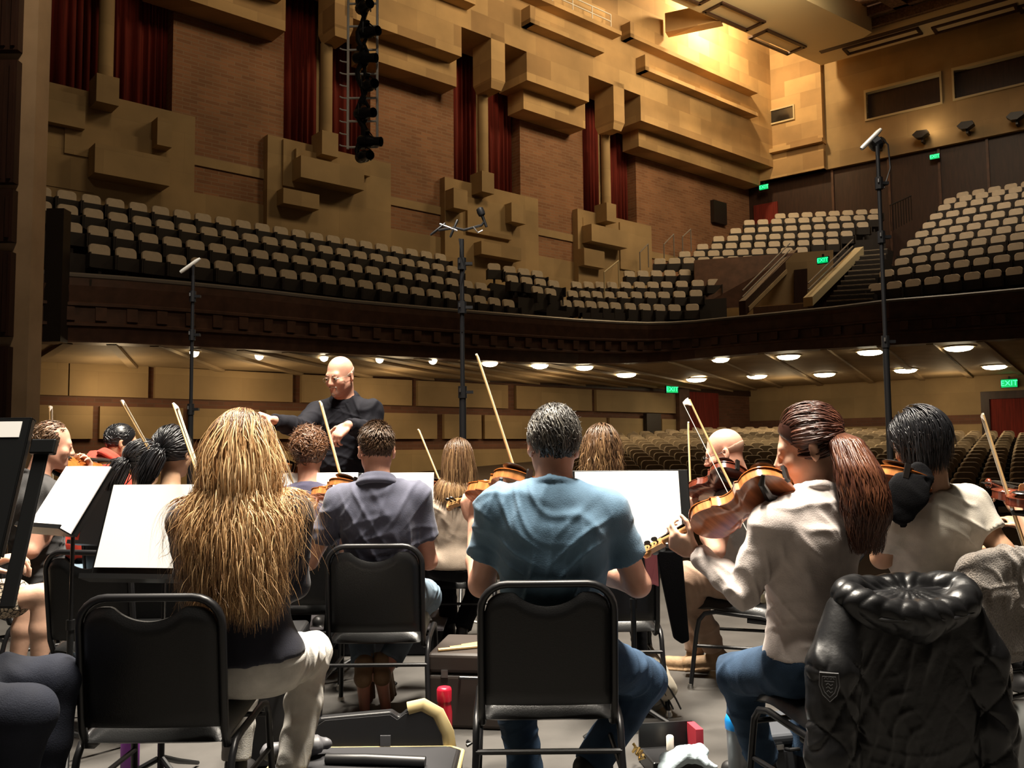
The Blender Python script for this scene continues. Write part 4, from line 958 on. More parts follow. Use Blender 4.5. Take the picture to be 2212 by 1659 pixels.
    m = MBd(); m.tube([(-.105, .03, -.028), (-.09, .05, -.045), (-.03, .065, -.05), (.03, .045, -.048), (.095, .06, -.04), (.108, .07, -.026)], [.006, .011, .015, .015, .012, .006], 8); m.obj('shoulder_rest', 'ebony', parent=e, smooth=True)
    return e
VI = violin_proto(); VD = violin_proto(True); usedv = []
def violin(tail, scroll, normal, label, dark=False):
    T, S_ = V(tail), V(scroll); y = (S_ - T).normalized(); z = V(normal); z = (z - y * z.dot(y)).normalized(); x = y.cross(z)
    M = Matrix.Identity(4)
    for i in range(3): M[i][0], M[i][1], M[i][2], M[i][3] = x[i], y[i], z[i], T[i]
    p = VD if dark else VI
    if p not in usedv: usedv.append(p); o = p; o.matrix_world = M
    else: o = copytree(p, M)
    tag(o, label, 'violin', 'violins being played'); return o
def bow(tip, toward, label, L=.745, hair_side=None):
    t = V(tip); d = (V(toward) - t).normalized(); f = t + d * L; e = empty('violin_bow', Matrix.Translation(f), label=label, cat='bow', group='violin bows raised by the players')
    hs = V(hair_side) if hair_side else V((.12, 1, 0)); hs = (hs - d * hs.dot(d)).normalized()
    m = MBd(); pts = []; rs = []
    for i in range(17):
        u = i / 16; pts.append(t + d * (L * u) - f + hs * (-.004 - .006 * math.sin(u * math.pi) * -1)); rs.append(.0036 + .0022 * u)
    m.tube(pts, rs, 8); m.obj('stick', 'bow_stick', parent=e, smooth=True)
    m = MBd(); o = t - f; m.prism([(0, -.006), (.03, -.004), (.012, .024), (.0, .022)], -.004, .004, Matrix.Identity(4))
    Mx = Matrix.Identity(4); z = hs; y = d.cross(hs)
    for i in range(3): Mx[i][0], Mx[i][1], Mx[i][2], Mx[i][3] = d[i], y[i], z[i], o[i]
    m = MBd(); m.prism([(-.008, -.002), (.028, -.003), (.016, .010), (.010, .024), (.001, .023), (-.006, .008)], -.004, .004, Mx); m.obj('tip', 'ivory', parent=e)
    m = MBd(); m.box((.012, -.004, .0215), (L - .06, .004, .0235), M=Mx); m.obj('hair', 'bow_hair', parent=e)
    m = MBd(); m.box((L - .075, -.005, .004), (L - .03, .005, .026), M=Mx); m.obj('frog', 'ebony', parent=e, bevel=.001)
    m = MBd(); m.tube([d * (L - .01 - L), d * .012], .0045, 8); m.obj('end_screw', 'steel', parent=e)
    m = MBd(); m.tube([d * (-.13), d * (-.078)], .0068, 8); m.obj('grip', 'ebony', parent=e)
    return e
violin(P(1702, 1036, 2.80), P(1385, 1204, 3.10), (-.25, .80, .50), 'honey-brown violin of the ponytail woman, its glossy back turned to view')
violin(P(1148, 1040, 3.12), P(968, 1098, 3.58), (.35, .25, .9), 'bright amber violin left of the man in the blue T-shirt')
violin(P(772, 1050, 4.2), P(636, 1098, 4.66), (.35, .1, .9), 'orange-brown violin at the left shoulder of the slate polo-shirt man')
violin(P(1598, 1012, 4.4), P(1478, 1085, 4.75), (.2, .5, .8), 'dark reddish viola held by the bald man', True)
violin(P(1968, 1026, 3.28), P(1868, 1075, 3.78), (.3, .1, .9), 'violin mostly hidden behind the black shoulder cloth')
violin(P(960, 1052, 5.6), P(880, 1062, 6.1), (.2, .2, .95), 'violin of the blonde woman beyond the polo-shirt man', True)
violin(P(2250, 1090, 3.7), P(2145, 1052, 4.2), (.0, -.2, .95), 'dark violin entering at the right edge', True)
violin(P(640, 1015, 4.95), P(560, 1022, 5.4), (.2, .2, .95), 'violin left of the curly-haired player')
violin(P(108, 1000, 5.02), P(222, 1004, 5.40), (.1, -.75, .6), 'orange violin of the man in the dark grey T-shirt, pointing at the red shirt')
bow(P(262, 867, 4.9), P(322, 975, 5.0), 'bow tip rising left above the dark-haired players')
bow(P(375, 874, 3.4), P(420, 1008, 3.25), 'thick pale bow rising above the dark ponytail, held by the long-haired blonde')
bow(P(107, 879, 5.25), P(108, 960, 5.3), 'upright bow above the head of the dark grey T-shirt man')
bow(P(577, 905, 4.95), P(618, 1006, 4.9), 'bow just below the conductor\'s outstretched hand')
bow(P(691, 869, 4.5), P(736, 1036, 4.42), 'bow crossing the conductor, of the slate polo-shirt man')
bow(P(904, 929, 5.8), P(942, 1022, 5.75), 'slim bow left of the blonde woman beyond the polo-shirt man')
bow(P(1030, 768, 3.5), P(1112, 1018, 3.36), 'tallest pale bow, left of the grey-haired man in blue')
bow(P(1487, 864, 3.25), P(1592, 1072, 3.06), 'bow over the ponytail woman\'s violin, across the bald head', hair_side=(-1, .25, -.2))
bow(P(1487, 914, 4.9), P(1491, 1030, 4.8), 'nearly upright bow of the bald man')
bow(P(2124, 896, 3.9), P(2176, 1058, 3.85), 'bow at the right edge above the dark violin')
# ------------------------------------------------------------------ microphone stands
def micstand(px, pyt, Y, label, rad, head):
    c = P(px, pyt, Y); b = P(px + 6, 960, Y); x = P(px, 960, Y).x; e = empty('microphone_stand', TR(x, Y, 0), label=label, cat='microphone stand', group='tall microphone stands')
    H_ = c.z
    m = MBd(); m.tube([(0, 0, .1), (0, 0, H_ * .55)], rad * 1.5, 10); m.obj('lower_tube', 'black_metal', parent=e, smooth=True)
    m = MBd(); m.tube([(0, 0, H_ * .5), (0, 0, H_ - .1)], rad, 10); m.obj('upper_tube', 'black_metal', parent=e, smooth=True)
    for z in (H_ * .55, H_ * .78, H_ * .9):
        m = MBd(); m.tube([(0, 0, z - .05), (0, 0, z + .05)], rad * 1.9, 10); m.box((0, -.02, z - .012), (rad * 4.5, .02, z + .012)); cl = m.obj('collar', 'black_metal', parent=e)
        g = MBd(); g.tube([(-rad, -rad * 2, z), (-rad, -rad * 2.1, z + .03)], .008, 6); g.obj('clamp_screw', 'steel', parent=cl)
    for k in range(3):
        a = math.radians(30 + 120 * k); m = MBd(); d = V((math.cos(a), math.sin(a), 0)); m.tube([d * .02 + V((0, 0, .6)), d * .5 + V((0, 0, .02))], .013, 8); m.obj('leg', 'black_metal', parent=e, smooth=True)
    if head == 'array':
        m = MBd(); m.tube([(-.2, 0, H_ - .02), (-.06, 0, H_), (.02, 0, H_ - .02), (.17, 0, H_ + .02), (.2, 0, H_ + .06)], .011, 8); m.obj('crossbar', 'black_metal', parent=e, smooth=True)
        for (x, z, r_) in [(-.19, .0, .9), (-.13, .01, -1.2), (-.06, .01, .4)]:
            M = Matrix.Translation((x, 0, H_ + z)) @ Matrix.Rotation(r_, 4, 'Y'); m = MBd(); m.lathe([(.008, -.1), (.011, -.08), (.011, .06), (.008, .065)], 10, M); m.obj('microphone', 'steel' if r_ < 0 else 'black_metal', parent=e, smooth=True)
        M = Matrix.Translation((.185, 0, H_ + .08)) @ Matrix.Rotation(-.35, 4, 'Y'); m = MBd(); m.lathe([(.012, -.08), (.014, .02), (.03, .03), (.034, .06), (.03, .09), (.012, .1)], 12, M); m.obj('ball_microphone', 'black_metal', parent=e, smooth=True)
        m = MBd(); m.tube([(.1, -.02, H_), (.14, -.02, H_ - .05), (.18, -.02, H_ - .03)], .006, 6); m.obj('clip', 'steel', parent=e)
        m = MBd(); m.tube([(-.02, -.02, H_ - .1), (.0, -.04, H_ - .25), (.03, -.03, H_ - .35), (-.01, -.02, H_ - .5), (.0, -.02, H_ - .9)], .007, 6); m.obj('cable', 'black_metal', parent=e, smooth=True)
    elif head == 'lamp':
        M = Matrix.Translation((-.05, 0, H_ + .0)) @ Matrix.Rotation(.8, 4, 'Y'); m = MBd(); m.lathe([(.016, -.12), (.02, -.1), (.02, .08), (.014, .12), (.01, .12)], 12, M); m.obj('microphone', 'mic_white', parent=e, smooth=True)
        m = MBd(); m.lathe([(.02, -.03), (.06, -.02), (.065, .04), (.03, .06)], 12, Matrix.Translation((-.01, .04, H_ - .03)) @ Matrix.Rotation(1.0, 4, 'Y')); m.obj('shock_mount', 'black_metal', parent=e)
        m = MBd(); m.tube([(.03, 0, H_ + .02), (.09, 0, H_ - .05), (.1, 0, H_ - .25), (.04, 0, H_ - .42), (.01, 0, H_ - .3)], .006, 6); m.obj('cable', 'black_metal', parent=e, smooth=True)
        m = MBd(); m.tube([(0, 0, H_ - .14), (0, 0, H_ + .0)], .018, 8); m.obj('swivel', 'black_metal', parent=e)
    else:
        M = Matrix.Translation((-.02, 0, H_)) @ Matrix.Rotation(.95, 4, 'Y'); m = MBd(); m.lathe([(.014, -.12), (.018, -.1), (.018, .06), (.012, .1)], 10, M); m.obj('microphone', 'mic_white', parent=e, smooth=True)
        m = MBd(); m.tube([(0, 0, H_ - .12), (0, 0, H_)], .012, 8); m.obj('swivel', 'black_metal', parent=e)
mat('mic_white', (.8, .78, .72), .35, metal=.4)
micstand(411, 572, 8.0, 'tall thin black microphone stand left of the conductor', .016, 'single')
micstand(1000, 492, 7.4, 'tall black microphone stand with a spread microphone array at centre', .020, 'array')
micstand(1922, 300, 7.2, 'tallest black microphone stand at right with a bright white microphone', .017, 'lamp')
# ================================================================== PEOPLE
def skinmat(name, c): return mat(name, c, .48, var=.10, vscale=14, bump=.05, bscale=120, sss=.08)
skinmat('skin_fair', (.66, .40, .28)); skinmat('skin_pink', (.70, .37, .26)); skinmat('skin_tan', (.50, .28, .17)); skinmat('skin_olive', (.56, .34, .21))
def cloth(name, c, rough=.85, **k): return mat(name, c, rough, var=k.pop('var', .12), vscale=k.pop('vscale', 18), bump=k.pop('bump', .15), bscale=k.pop('bscale', 220), sheen=k.pop('sheen', .15), **k)
cloth('tee_blue', (.105, .20, .30)); cloth('polo_slate', (.085, .09, .135)); cloth('navy_knit', (.014, .015, .028)); cloth('sweater_white', (.74, .65, .61)); cloth('tee_beige', (.56, .51, .43))
cloth('polo_grey', (.42, .41, .39)); cloth('collar_dark', (.05, .06, .08)); cloth('shirt_black', (.007, .007, .011), sheen=0, spec=.2); cloth('tee_charcoal', (.035, .034, .035)); cloth('shirt_red', (.62, .05, .025)); cloth('top_white', (.75, .73, .68))
cloth('top_dark', (.03, .025, .03)); cloth('top_beige', (.50, .40, .31)); cloth('tee_purple', (.09, .085, .15))
def denim(name, c): return mat(name, c, .85, var=.35, vscale=7, bump=.2, bscale=260, spec=.2)
denim('denim_blue', (.035, .065, .115)); denim('denim_light', (.16, .22, .28)); denim('denim_dark', (.010, .012, .020)); denim('denim_white', (.62, .60, .56)); cloth('khaki', (.34, .22, .15)); cloth('trouser_black', (.004, .004, .005), sheen=0, spec=.12)
mat('shoe_tan', (.30, .19, .10), .7, var=.2, vscale=12, bump=.2); mat('shoe_black', (.015, .014, .014), .45); mat('lips', (.5, .18, .14), .4); mat('eye_white', (.8, .78, .74), .25); mat('iris', (.05, .03, .02), .2); mat('wire', (.5, .45, .35), .3, metal=1)
m_ = mat('skirt_print', (.5, .42, .3), .85)
_nt = m_.node_tree; _w = _nt.nodes.new('ShaderNodeTexVoronoi'); _w.feature = 'DISTANCE_TO_EDGE'; _w.inputs['Scale'].default_value = 55; _r = _nt.nodes.new('ShaderNodeValToRGB'); _r.color_ramp.elements[0].position = .06; _r.color_ramp.elements[1].position = .12
_r.color_ramp.elements[0].color = (.015, .012, .01, 1); _r.color_ramp.elements[1].color = (.55, .46, .34, 1); _tc = _nt.nodes.new('ShaderNodeTexCoord'); _nt.links.new(_tc.outputs['Object'], _w.inputs['Vector']); _nt.links.new(_w.outputs['Distance'], _r.inputs[0]); _nt.links.new(_r.outputs[0], _nt.nodes['Principled BSDF'].inputs['Base Color'])
def hairmat(name, stops, rough=.38, spec=.5):
    m = bpy.data.materials.new(name); m.use_nodes = True; nt = m.node_tree; b = nt.nodes['Principled BSDF']; b.inputs['Roughness'].default_value = rough; b.inputs['Specular IOR Level'].default_value = spec
    a = nt.nodes.new('ShaderNodeAttribute'); a.attribute_name = 'tint'; r = nt.nodes.new('ShaderNodeValToRGB'); cr = r.color_ramp
    while len(cr.elements) < len(stops): cr.elements.new(.5)
    for e, (p, c) in zip(cr.elements, stops): e.position = p; e.color = (*c, 1)
    nt.links.new(a.outputs['Fac'], r.inputs[0]); nt.links.new(r.outputs[0], b.inputs['Base Color']); MATS[name] = m; return m
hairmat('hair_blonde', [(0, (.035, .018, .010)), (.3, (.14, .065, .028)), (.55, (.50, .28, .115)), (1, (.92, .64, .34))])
hairmat('hair_brown_blonde', [(0, (.04, .022, .012)), (.5, (.16, .085, .04)), (1, (.46, .28, .13))])
hairmat('hair_black', [(0, (.006, .006, .007)), (1, (.028, .028, .032))], .32)
hairmat('hair_dark_brown', [(0, (.012, .007, .005)), (1, (.06, .03, .02))], .32)
hairmat('hair_auburn', [(0, (.02, .008, .006)), (.6, (.075, .026, .016)), (1, (.20, .075, .035))], .34)
hairmat('hair_grey', [(0, (.012, .011, .010)), (.45, (.05, .045, .04)), (1, (.42, .39, .33))])
hairmat('hair_brown', [(0, (.03, .018, .011)), (1, (.15, .085, .045))])
hairmat('hair_copper', [(0, (.03, .013, .007)), (1, (.22, .10, .045))])
hairmat('hair_white', [(0, (.35, .28, .22)), (1, (.7, .6, .5))])
HC, HR = V((0, -.012, .035)), V((.074, .094, .088))
def headM(c, yaw, pitch, roll, sc=1.0):
    return Matrix.Translation(V(c)) @ Matrix.Rotation(math.radians(yaw), 4, 'Z') @ Matrix.Rotation(math.radians(-pitch), 4, 'X') @ Matrix.Rotation(math.radians(roll), 4, 'Y') @ Matrix.Scale(sc, 4)
def head_prims(s, M, face=True, k=.02, sc=1.0):
    A = M.to_3x3().normalized().transposed(); A = [list(r) for r in A]
    L = lambda x, y, z: M @ V((x, y, z)); q = sc
    s.ell(L(*HC), tuple(x * q for x in HR), A, k=.03)
    s.ell(L(0, .032, -.03), (.058 * q, .060 * q, .088 * q), A, k=.03)
    s.cap(L(-.042, .0, -.055), L(0, .066, -.096), .024 * q, .020 * q, k=.03); s.cap(L(.042, .0, -.055), L(0, .066, -.096), .024 * q, .020 * q, k=.03)
    s.ell(L(0, .076, -.098), (.020 * q, .018 * q, .017 * q), A, k=.02)
    s.cap(L(-.033, .078, .016), L(.033, .078, .016), .015 * q, k=.02)
    for sx in (-1, 1):
        s.ell(L(sx * .04, .062, -.032), (.026 * q, .026 * q, .026 * q), A, k=.02)
        if face: s.ell(L(sx * .031, .096, -.004), (.017 * q, .014 * q, .012 * q), A, k=.012, sub=True)
        E = (M @ Matrix.Rotation(sx * -.5, 4, 'Z')).to_3x3().normalized().transposed(); E = [list(r) for r in E]
        s.ell(L(sx * .083, -.014, -.008), (.008 * q, .021 * q, .031 * q), E, k=.006)
        s.ell(L(sx * .079, -.010, -.034), (.006 * q, .010 * q, .012 * q), E, k=.006)
        s.ell(L(sx * .091, -.006, -.006), (.005 * q, .011 * q, .018 * q), E, k=.004, sub=True)
    if face:
        s.cap(L(0, .090, .006), L(0, .113, -.034), .008 * q, .0115 * q, k=.012)
        for sx in (-1, 1): s.ell(L(sx * .012, .100, -.038), (.009 * q, .011 * q, .008 * q), A, k=.008); s.ell(L(sx * .031, .0865, -.004), (.0125 * q, .0115 * q, .0095 * q), A, k=.004); s.cap(L(sx * .019, .0955, .0035), L(sx * .043, .0915, .0025), .0048 * q, k=.004)
        s.cap(L(-.02, .086, -.066), L(.02, .086, -.066), .0075 * q, k=.008); s.cap(L(-.016, .086, -.077), L(.016, .086, -.077), .008 * q, k=.008)
        s.cap(L(-.021, .0965, -.0712), L(.021, .0965, -.0712), .003 * q, k=.003, sub=True)
def hand_prims(s, wrist, D, N, left, curl=(20, 30, 20), k=.004, sc=1.0, thumb=35, splay=.10, ind=None):
    D = V(D).normalized(); N = V(N); N = (N - D * N.dot(D)).normalized(); T = N.cross(D) if left else D.cross(N); W = V(wrist)
    A = [list(T), list(D), list(N)]; q = sc
    s.ell(W + D * .048 * q, (.039 * q, .056 * q, .0155 * q), A, k=.012); s.cap(W + D * .02 * q + T * .022 * q, W + D * .055 * q + T * .03 * q, .015 * q, .012 * q, k=.012)
    s.cap(W + D * .03 * q - T * .026 * q, W + D * .08 * q - T * .03 * q, .013 * q, .011 * q, k=.012)
    ln = [(.042, .025, .020), (.046, .029, .021), (.042, .027, .021), (.033, .020, .018)]
    for i in range(4):
        b = W + (D * (.090 - .004 * abs(i - 1)) + T * (.029 - .0193 * i)) * q; th = 0
        cu = curl if (ind is None or i != 0) else ind
        for j in range(3):
            th += math.radians(cu[j] * (1 + .08 * i)); d = D * math.cos(th) + N * math.sin(th) + T * splay * (1.5 - i) * .4; d.normalize()
            e = b + d * ln[i][j] * q; s.cap(b, e, (.0092 - .0008 * j) * q, (.0086 - .0009 * j) * q, k=k if j else .009); b = e
    b = W + (D * .028 + T * .030) * q; th = math.radians(thumb)
    for j, l in enumerate((.042, .034, .026)):
        d = (D * (.55 + .25 * j) + T * (.75 - .28 * j) * (1 if thumb < 60 else .4) + N * (math.sin(th) * (.5 + .25 * j))).normalized(); e = b + d * l * q; s.cap(b, e, (.0125 - .0015 * j) * q, (.011 - .0015 * j) * q, k=.010 if j == 0 else .005); b = e
def human(label, hip, neck, head, yaw, hrot, arms, legs, top, bottom, sex='m', sc=1.0, skin='skin_fair', shoe='shoe_black', h=.007, face=True, shw=None, sleeve=None, collar='tee', fold=(.004, 26), hem=-.03, seed=1, hands=True, collar_mat=None, build_legs=True, hsc=1.0, belly=1.0, legcut=.0):
    hip, neck = V(hip), V(neck); U = (neck - hip).normalized(); yr = math.radians(yaw); F0 = V((-math.sin(yr), math.cos(yr), 0)); F = (F0 - U * F0.dot(U)).normalized(); R = F.cross(U)
    Lh = (neck - hip).length; t = Lh / .545; A = [list(R), list(F), list(U)]
    w = (1.0 if sex == 'm' else .88) * sc; shw = shw or (.175 if sex == 'm' else .158) * sc
    at = lambda r, f, u: hip + R * r + F * f + U * (u * t)
    sh = {-1: at(-shw, .012, .452), 1: at(shw, .012, .452)}
    HM = headM(head, yaw + hrot[0], hrot[1], hrot[2], hsc)
    nr0 = (.058 if sex == 'm' else .047) * sc
    def torso(s, inf, cut=None, k=.05):
        e = lambda c, r: s.ell(c, tuple(x + inf for x in r), A, k=k, cut=cut)
        e(at(0, .0, .02), (.168 * w * (1.0 if sex == 'm' else 1.1), .125 * w, .12)); e(at(0, .012, .15), (.150 * w * (1 if sex == 'm' else .9), .108 * w * belly, .13)); e(at(0, .005, .31), (.162 * w, .118 * w, .165)); e(at(0, -.01, .41), (.160 * w, .095 * w, .10)); s.cap(at(0, -.02, .43), at(0, -.018, .488), nr0 * 1.35 + inf, nr0 * 1.0 + inf, k=.04, cut=cut)
        for sg in (-1, 1):
            s.cap(at(sg * .035 * w, -.02, .500), sh[sg] + U * .01, .046 * w + inf, .054 * w + inf, k=.06, cut=cut)
            s.cap(at(sg * .085 * w, -.045, .40), at(sg * .07 * w, -.03, .22), .06 * w + inf * .6, .06 * w + inf * .6, k=.05, cut=cut)
    body = SDF(); torso(body, 0)
    hb = HM @ V((0, -.022, -.055)); nr = (.058 if sex == 'm' else .047) * sc
    body.cap(at(0, -.012, .50), hb, nr * 1.06, nr, k=.035)
    head_prims(body, HM, face, sc=hsc)
    ar = (1.0 if sex == 'm' else .84) * sc
    for sg, nm in ((-1, 'L'), (1, 'R')):
        el, wr = V(arms[nm][0]), V(arms[nm][1]); s0 = sh[sg]
        body.cap(s0, el, .052 * ar, .040 * ar, k=.03); body.cap(s0, s0.lerp(el, .45), .056 * ar, .048 * ar, k=.03)
        body.cap(el, el.lerp(wr, .35), .041 * ar, .043 * ar, k=.02); body.cap(el.lerp(wr, .35), wr, .042 * ar, .026 * ar, k=.02)
        if len(arms[nm]) > 2:
            hp = arms[nm]; hand_prims(body, wr, hp[2], hp[3], sg < 0, *(hp[4:5] or [(25, 35, 25)]), sc=(1.0 if sex == 'm' else .92) * sc, **(hp[5] if len(hp) > 5 else {}))
        else:
            d = (wr - el).normalized(); hand_prims(body, wr, d, V((0, 0, -1)) if abs(d.z) < .9 else F, sg < 0, (30, 40, 30), sc=(1.0 if sex == 'm' else .92) * sc)
    lg = {}
    for sg, nm in ((-1, 'L'), (1, 'R')):
        hj = at(sg * .092 * w, .02, -.005)
        if legs and nm in legs: kn, an, toe = [V(q) for q in legs[nm]]
        else: kn = hj + F0 * .42 + R * (sg * .06); kn.z = .50; an = kn + F0 * .02; an.z = .09; toe = F0
        lg[sg] = (hj, kn, an, toe)
        body.cap(hj, kn, .085 * w, .056 * w, k=.03); body.cap(kn, an.lerp(kn, .62), .053 * w, .055 * w, k=.02); body.cap(an.lerp(kn, .62), an, .054 * w, .035 * w, k=.02)
        tv = toe.normalized(); body.cap(an - tv * .03 + V((0, 0, -.035)), an + tv * .14 + V((0, 0, -.06)), .033, .024, k=.03)
    base = V((hip.x, hip.y, 0))
    o = link(body.mesh('person', h, skin), 'person', loc=base); tag(o, label, 'person', 'orchestra members')
    bpy.context.view_layer.update()
    # ---- top
    if top:
        s = SDF(); hp = hip + U * hem; cut = [(hp, -U)]
        torso(s, .016 * sc, cut)
        for sg, nm in ((-1, 'L'), (1, 'R')):
            el, wr = V(arms[nm][0]), V(arms[nm][1]); s0 = sh[sg]
            if sleeve == 'long':
                s.cap(s0, el, .062 * ar, .052 * ar, k=.03); s.cap(s0, s0.lerp(el, .45), .068 * ar, .06 * ar, k=.03); c2 = [(wr - (wr - el).normalized() * .012, (wr - el).normalized())]
                s.cap(el, el.lerp(wr, .4), .053 * ar, .051 * ar, k=.02); s.cap(el.lerp(wr, .4), wr, .051 * ar, .036 * ar, k=.015, cut=c2)
                m0 = el.lerp(wr, .93); s.cap(m0 - (wr - el).normalized() * .01, m0 + (wr - el).normalized() * .008, .0375 * ar, .0375 * ar, k=.008, cut=c2)
            else:
                f = .62; e2 = s0.lerp(el, f); d = (el - s0).normalized(); c2 = [(e2, d)]
                s.cap(s0, s0.lerp(el, f * 1.3), .066 * ar, .064 * ar, k=.035, cut=c2)
        # neckline
        nd = (hb - at(0, -.012, .50)).normalized(); nc = at(0, -.010, .535); n1 = F - nd * F.dot(nd); n1.normalize(); n2 = nd.cross(n1)
        s.cap(nc + nd * .015, nc + nd * .14, nr * 1.0, nr * 1.25, k=.01, sub=True)
        rr = nr * (1.06 if collar == 'tee' else 1.14)
        if collar in ('tee', 'polo'):
            ring = [nc + n1 * (rr * 1.05 * math.cos(a)) + n2 * (rr * math.sin(a)) - nd * (.004 + .016 * math.cos(a)) for a in np.linspace(0, 2 * math.pi, 25)]
            if collar == 'tee': s.chain([p + nd * .010 for p in ring], [.0085] * 25, k=.008)
        me = s.mesh('top', h, top); folds(me, fold[0] * 1.2, fold[1] * 1.6, seed, n=12); to = link(me, {'polo': 'shirt', 'tee': 'shirt'}.get(collar, 'shirt'), o)
        if collar == 'polo':
            c = SDF(); c.chain([nc + (p - nc) * 1.06 + nd * .034 for p in ring], [.008] * 25, k=.012); c.chain([nc + (p - nc) * 1.16 + nd * .020 for p in ring], [.011] * 25, k=.016); c.chain([nc + (p - nc) * 1.36 + nd * .000 for p in ring], [.011] * 25, k=.016)
            link(c.mesh('collar', .005, collar_mat or top), 'collar', to)
    if bottom:
        s = SDF()
        for c, r in ((at(0, 0, .02), (.168 * w * (1.0 if sex == 'm' else 1.1), .125 * w, .12)),): s.ell(c, tuple(x + .010 for x in r), A, k=.04, cut=[(hip + U * (hem + .004), U)])
        for sg in (-1, 1):
            hj, kn, an, toe = lg[sg]; d = (an - kn).normalized()
            if bottom[1] == 'long':
                end = kn.lerp(an, .93 - legcut); c2 = [(end, d)]
                s.cap(hj, kn, .098 * w, .072 * w, k=.035); s.cap(kn, an.lerp(kn, .6), .071 * w, .068 * w, k=.03); s.cap(an.lerp(kn, .6), an, .067 * w, .055 * w, k=.02, cut=c2)
            else:
                end = hj.lerp(kn, bottom[2]); s.cap(hj, kn, .100 * w, .076 * w, k=.05, cut=[(end, (kn - hj).normalized())])
                if bottom[1] == 'skirt': s.cap(hj.lerp(lg[-sg][0], .5), end.lerp(lg[-sg][0].lerp(lg[-sg][1], bottom[2]), .5), .09 * w, .085 * w, k=.05)
        me = s.mesh('bottom', h, bottom[0]); folds(me, .006, 34, seed + 5, n=12); link(me, 'skirt' if bottom[1] == 'skirt' else 'trousers', o)
    if shoe:
        for sg in (-1, 1):
            hj, kn, an, toe = lg[sg]; d = toe.normalized(); up = V((0, 0, 1)) if abs(d.z) < .6 else -F0; up = (up - d * up.dot(d)).normalized(); sd = d.cross(up); s = SDF(); B = [list(sd), list(d), list(up)]
            c0 = an - up * .05; s.cap(an + up * .015, c0 - d * .02, .044 * w, .042 * w, k=.03); s.cap(c0 - d * .045, c0 + d * .15, .039 * w, .036 * w, k=.03, cut=[(c0 - up * .028, -up)]); s.box(c0 + d * .052 - up * .03, (.042 * w, .13 * w, .010), B, rd=.01, k=.004)
            link(s.mesh('shoe', max(h, .006), shoe), 'shoe', o)
    return dict(obj=o, HM=HM, U=U, R=R, F=F, sh=sh, at=at, hip=hip, neck=neck, t=t)
def strands(N, rootsel, comb, length, seed, HM, steps=18, grav=.0, off=.05, bodies=(), wave=.0, width=.004, lift=0.0, clump=0.0, wavef=30, taper=.25, gstart=0.0, hug=0.0):
    rng = np.random.RandomState(seed); out = []
    M = np.array(HM.to_3x3()); T = np.array(HM.translation); Mi = np.linalg.inv(M); c = np.array(HC); r = np.array(HR)
    pts = []
    while len(pts) < N:
        d = rng.normal(size=(N * 2, 3)); d /= np.linalg.norm(d, axis=1)[:, None]; k = rootsel(d, rng); pts += list(d[k])
    d = np.array(pts[:N]); L = length(d, rng); lay = rng.uniform(.0, 1, N)
    p = (c + d * r * (1 + .01)); t = comb(d, rng); nrm = d / r; nrm /= np.linalg.norm(nrm, axis=1)[:, None]; t = t - nrm * (t * nrm).sum(1)[:, None]; t /= np.linalg.norm(t, axis=1)[:, None] + 1e-9
    t = t + nrm * lift; P_ = p @ M.T + T; D = t @ M.T; D /= np.linalg.norm(D, axis=1)[:, None]
    ds = L / steps; path = [P_.copy()]; ph = rng.uniform(0, 6.28, N); ax = rng.normal(size=(N, 3))
    if clump:
        cl = rng.randint(0, max(1, int(N * clump)), N); ph = ph[cl] + rng.normal(size=N) * .4; ax = ax[cl] + rng.normal(size=(N, 3)) * .3
    for i in range(steps):
        u = i / steps; g = grav if u >= gstart else 0
        D = D + np.array([0, 0, -1.0]) * g + ax * (wave * min(1, .15 + 1.6 * u)) * np.sin(ph + wavef * u)[:, None]; D /= np.linalg.norm(D, axis=1)[:, None]
        Q = P_ + D * ds[:, None]
        q = (Q - T) @ Mi.T; e = (q - c) / r; s = np.linalg.norm(e, axis=1); lim = 1 + off * (.3 + .7 * lay); m = (s < lim) | (u < hug)
        e[m] = e[m] / s[m][:, None] * lim[m][:, None]; Q = (c + e * r) @ M.T + T
        for (a, b, rad) in bodies:
            a = np.array(a); b = np.array(b); ab = b - a; tt = np.clip(((Q - a) @ ab) / (ab @ ab), 0, 1); w = Q - (a + tt[:, None] * ab); dd = np.linalg.norm(w, axis=1); rl = rad + .022 * lay; mm = dd < rl
            Q[mm] += w[mm] / dd[mm][:, None] * (rl[mm] - dd[mm])[:, None]
        nd = Q - P_; ln = np.linalg.norm(nd, axis=1)[:, None] + 1e-9; D = D * .35 + .65 * nd / ln; D /= np.linalg.norm(D, axis=1)[:, None]
        P_ = Q; path.append(P_.copy())
    path = np.stack(path, 1); return path, rng
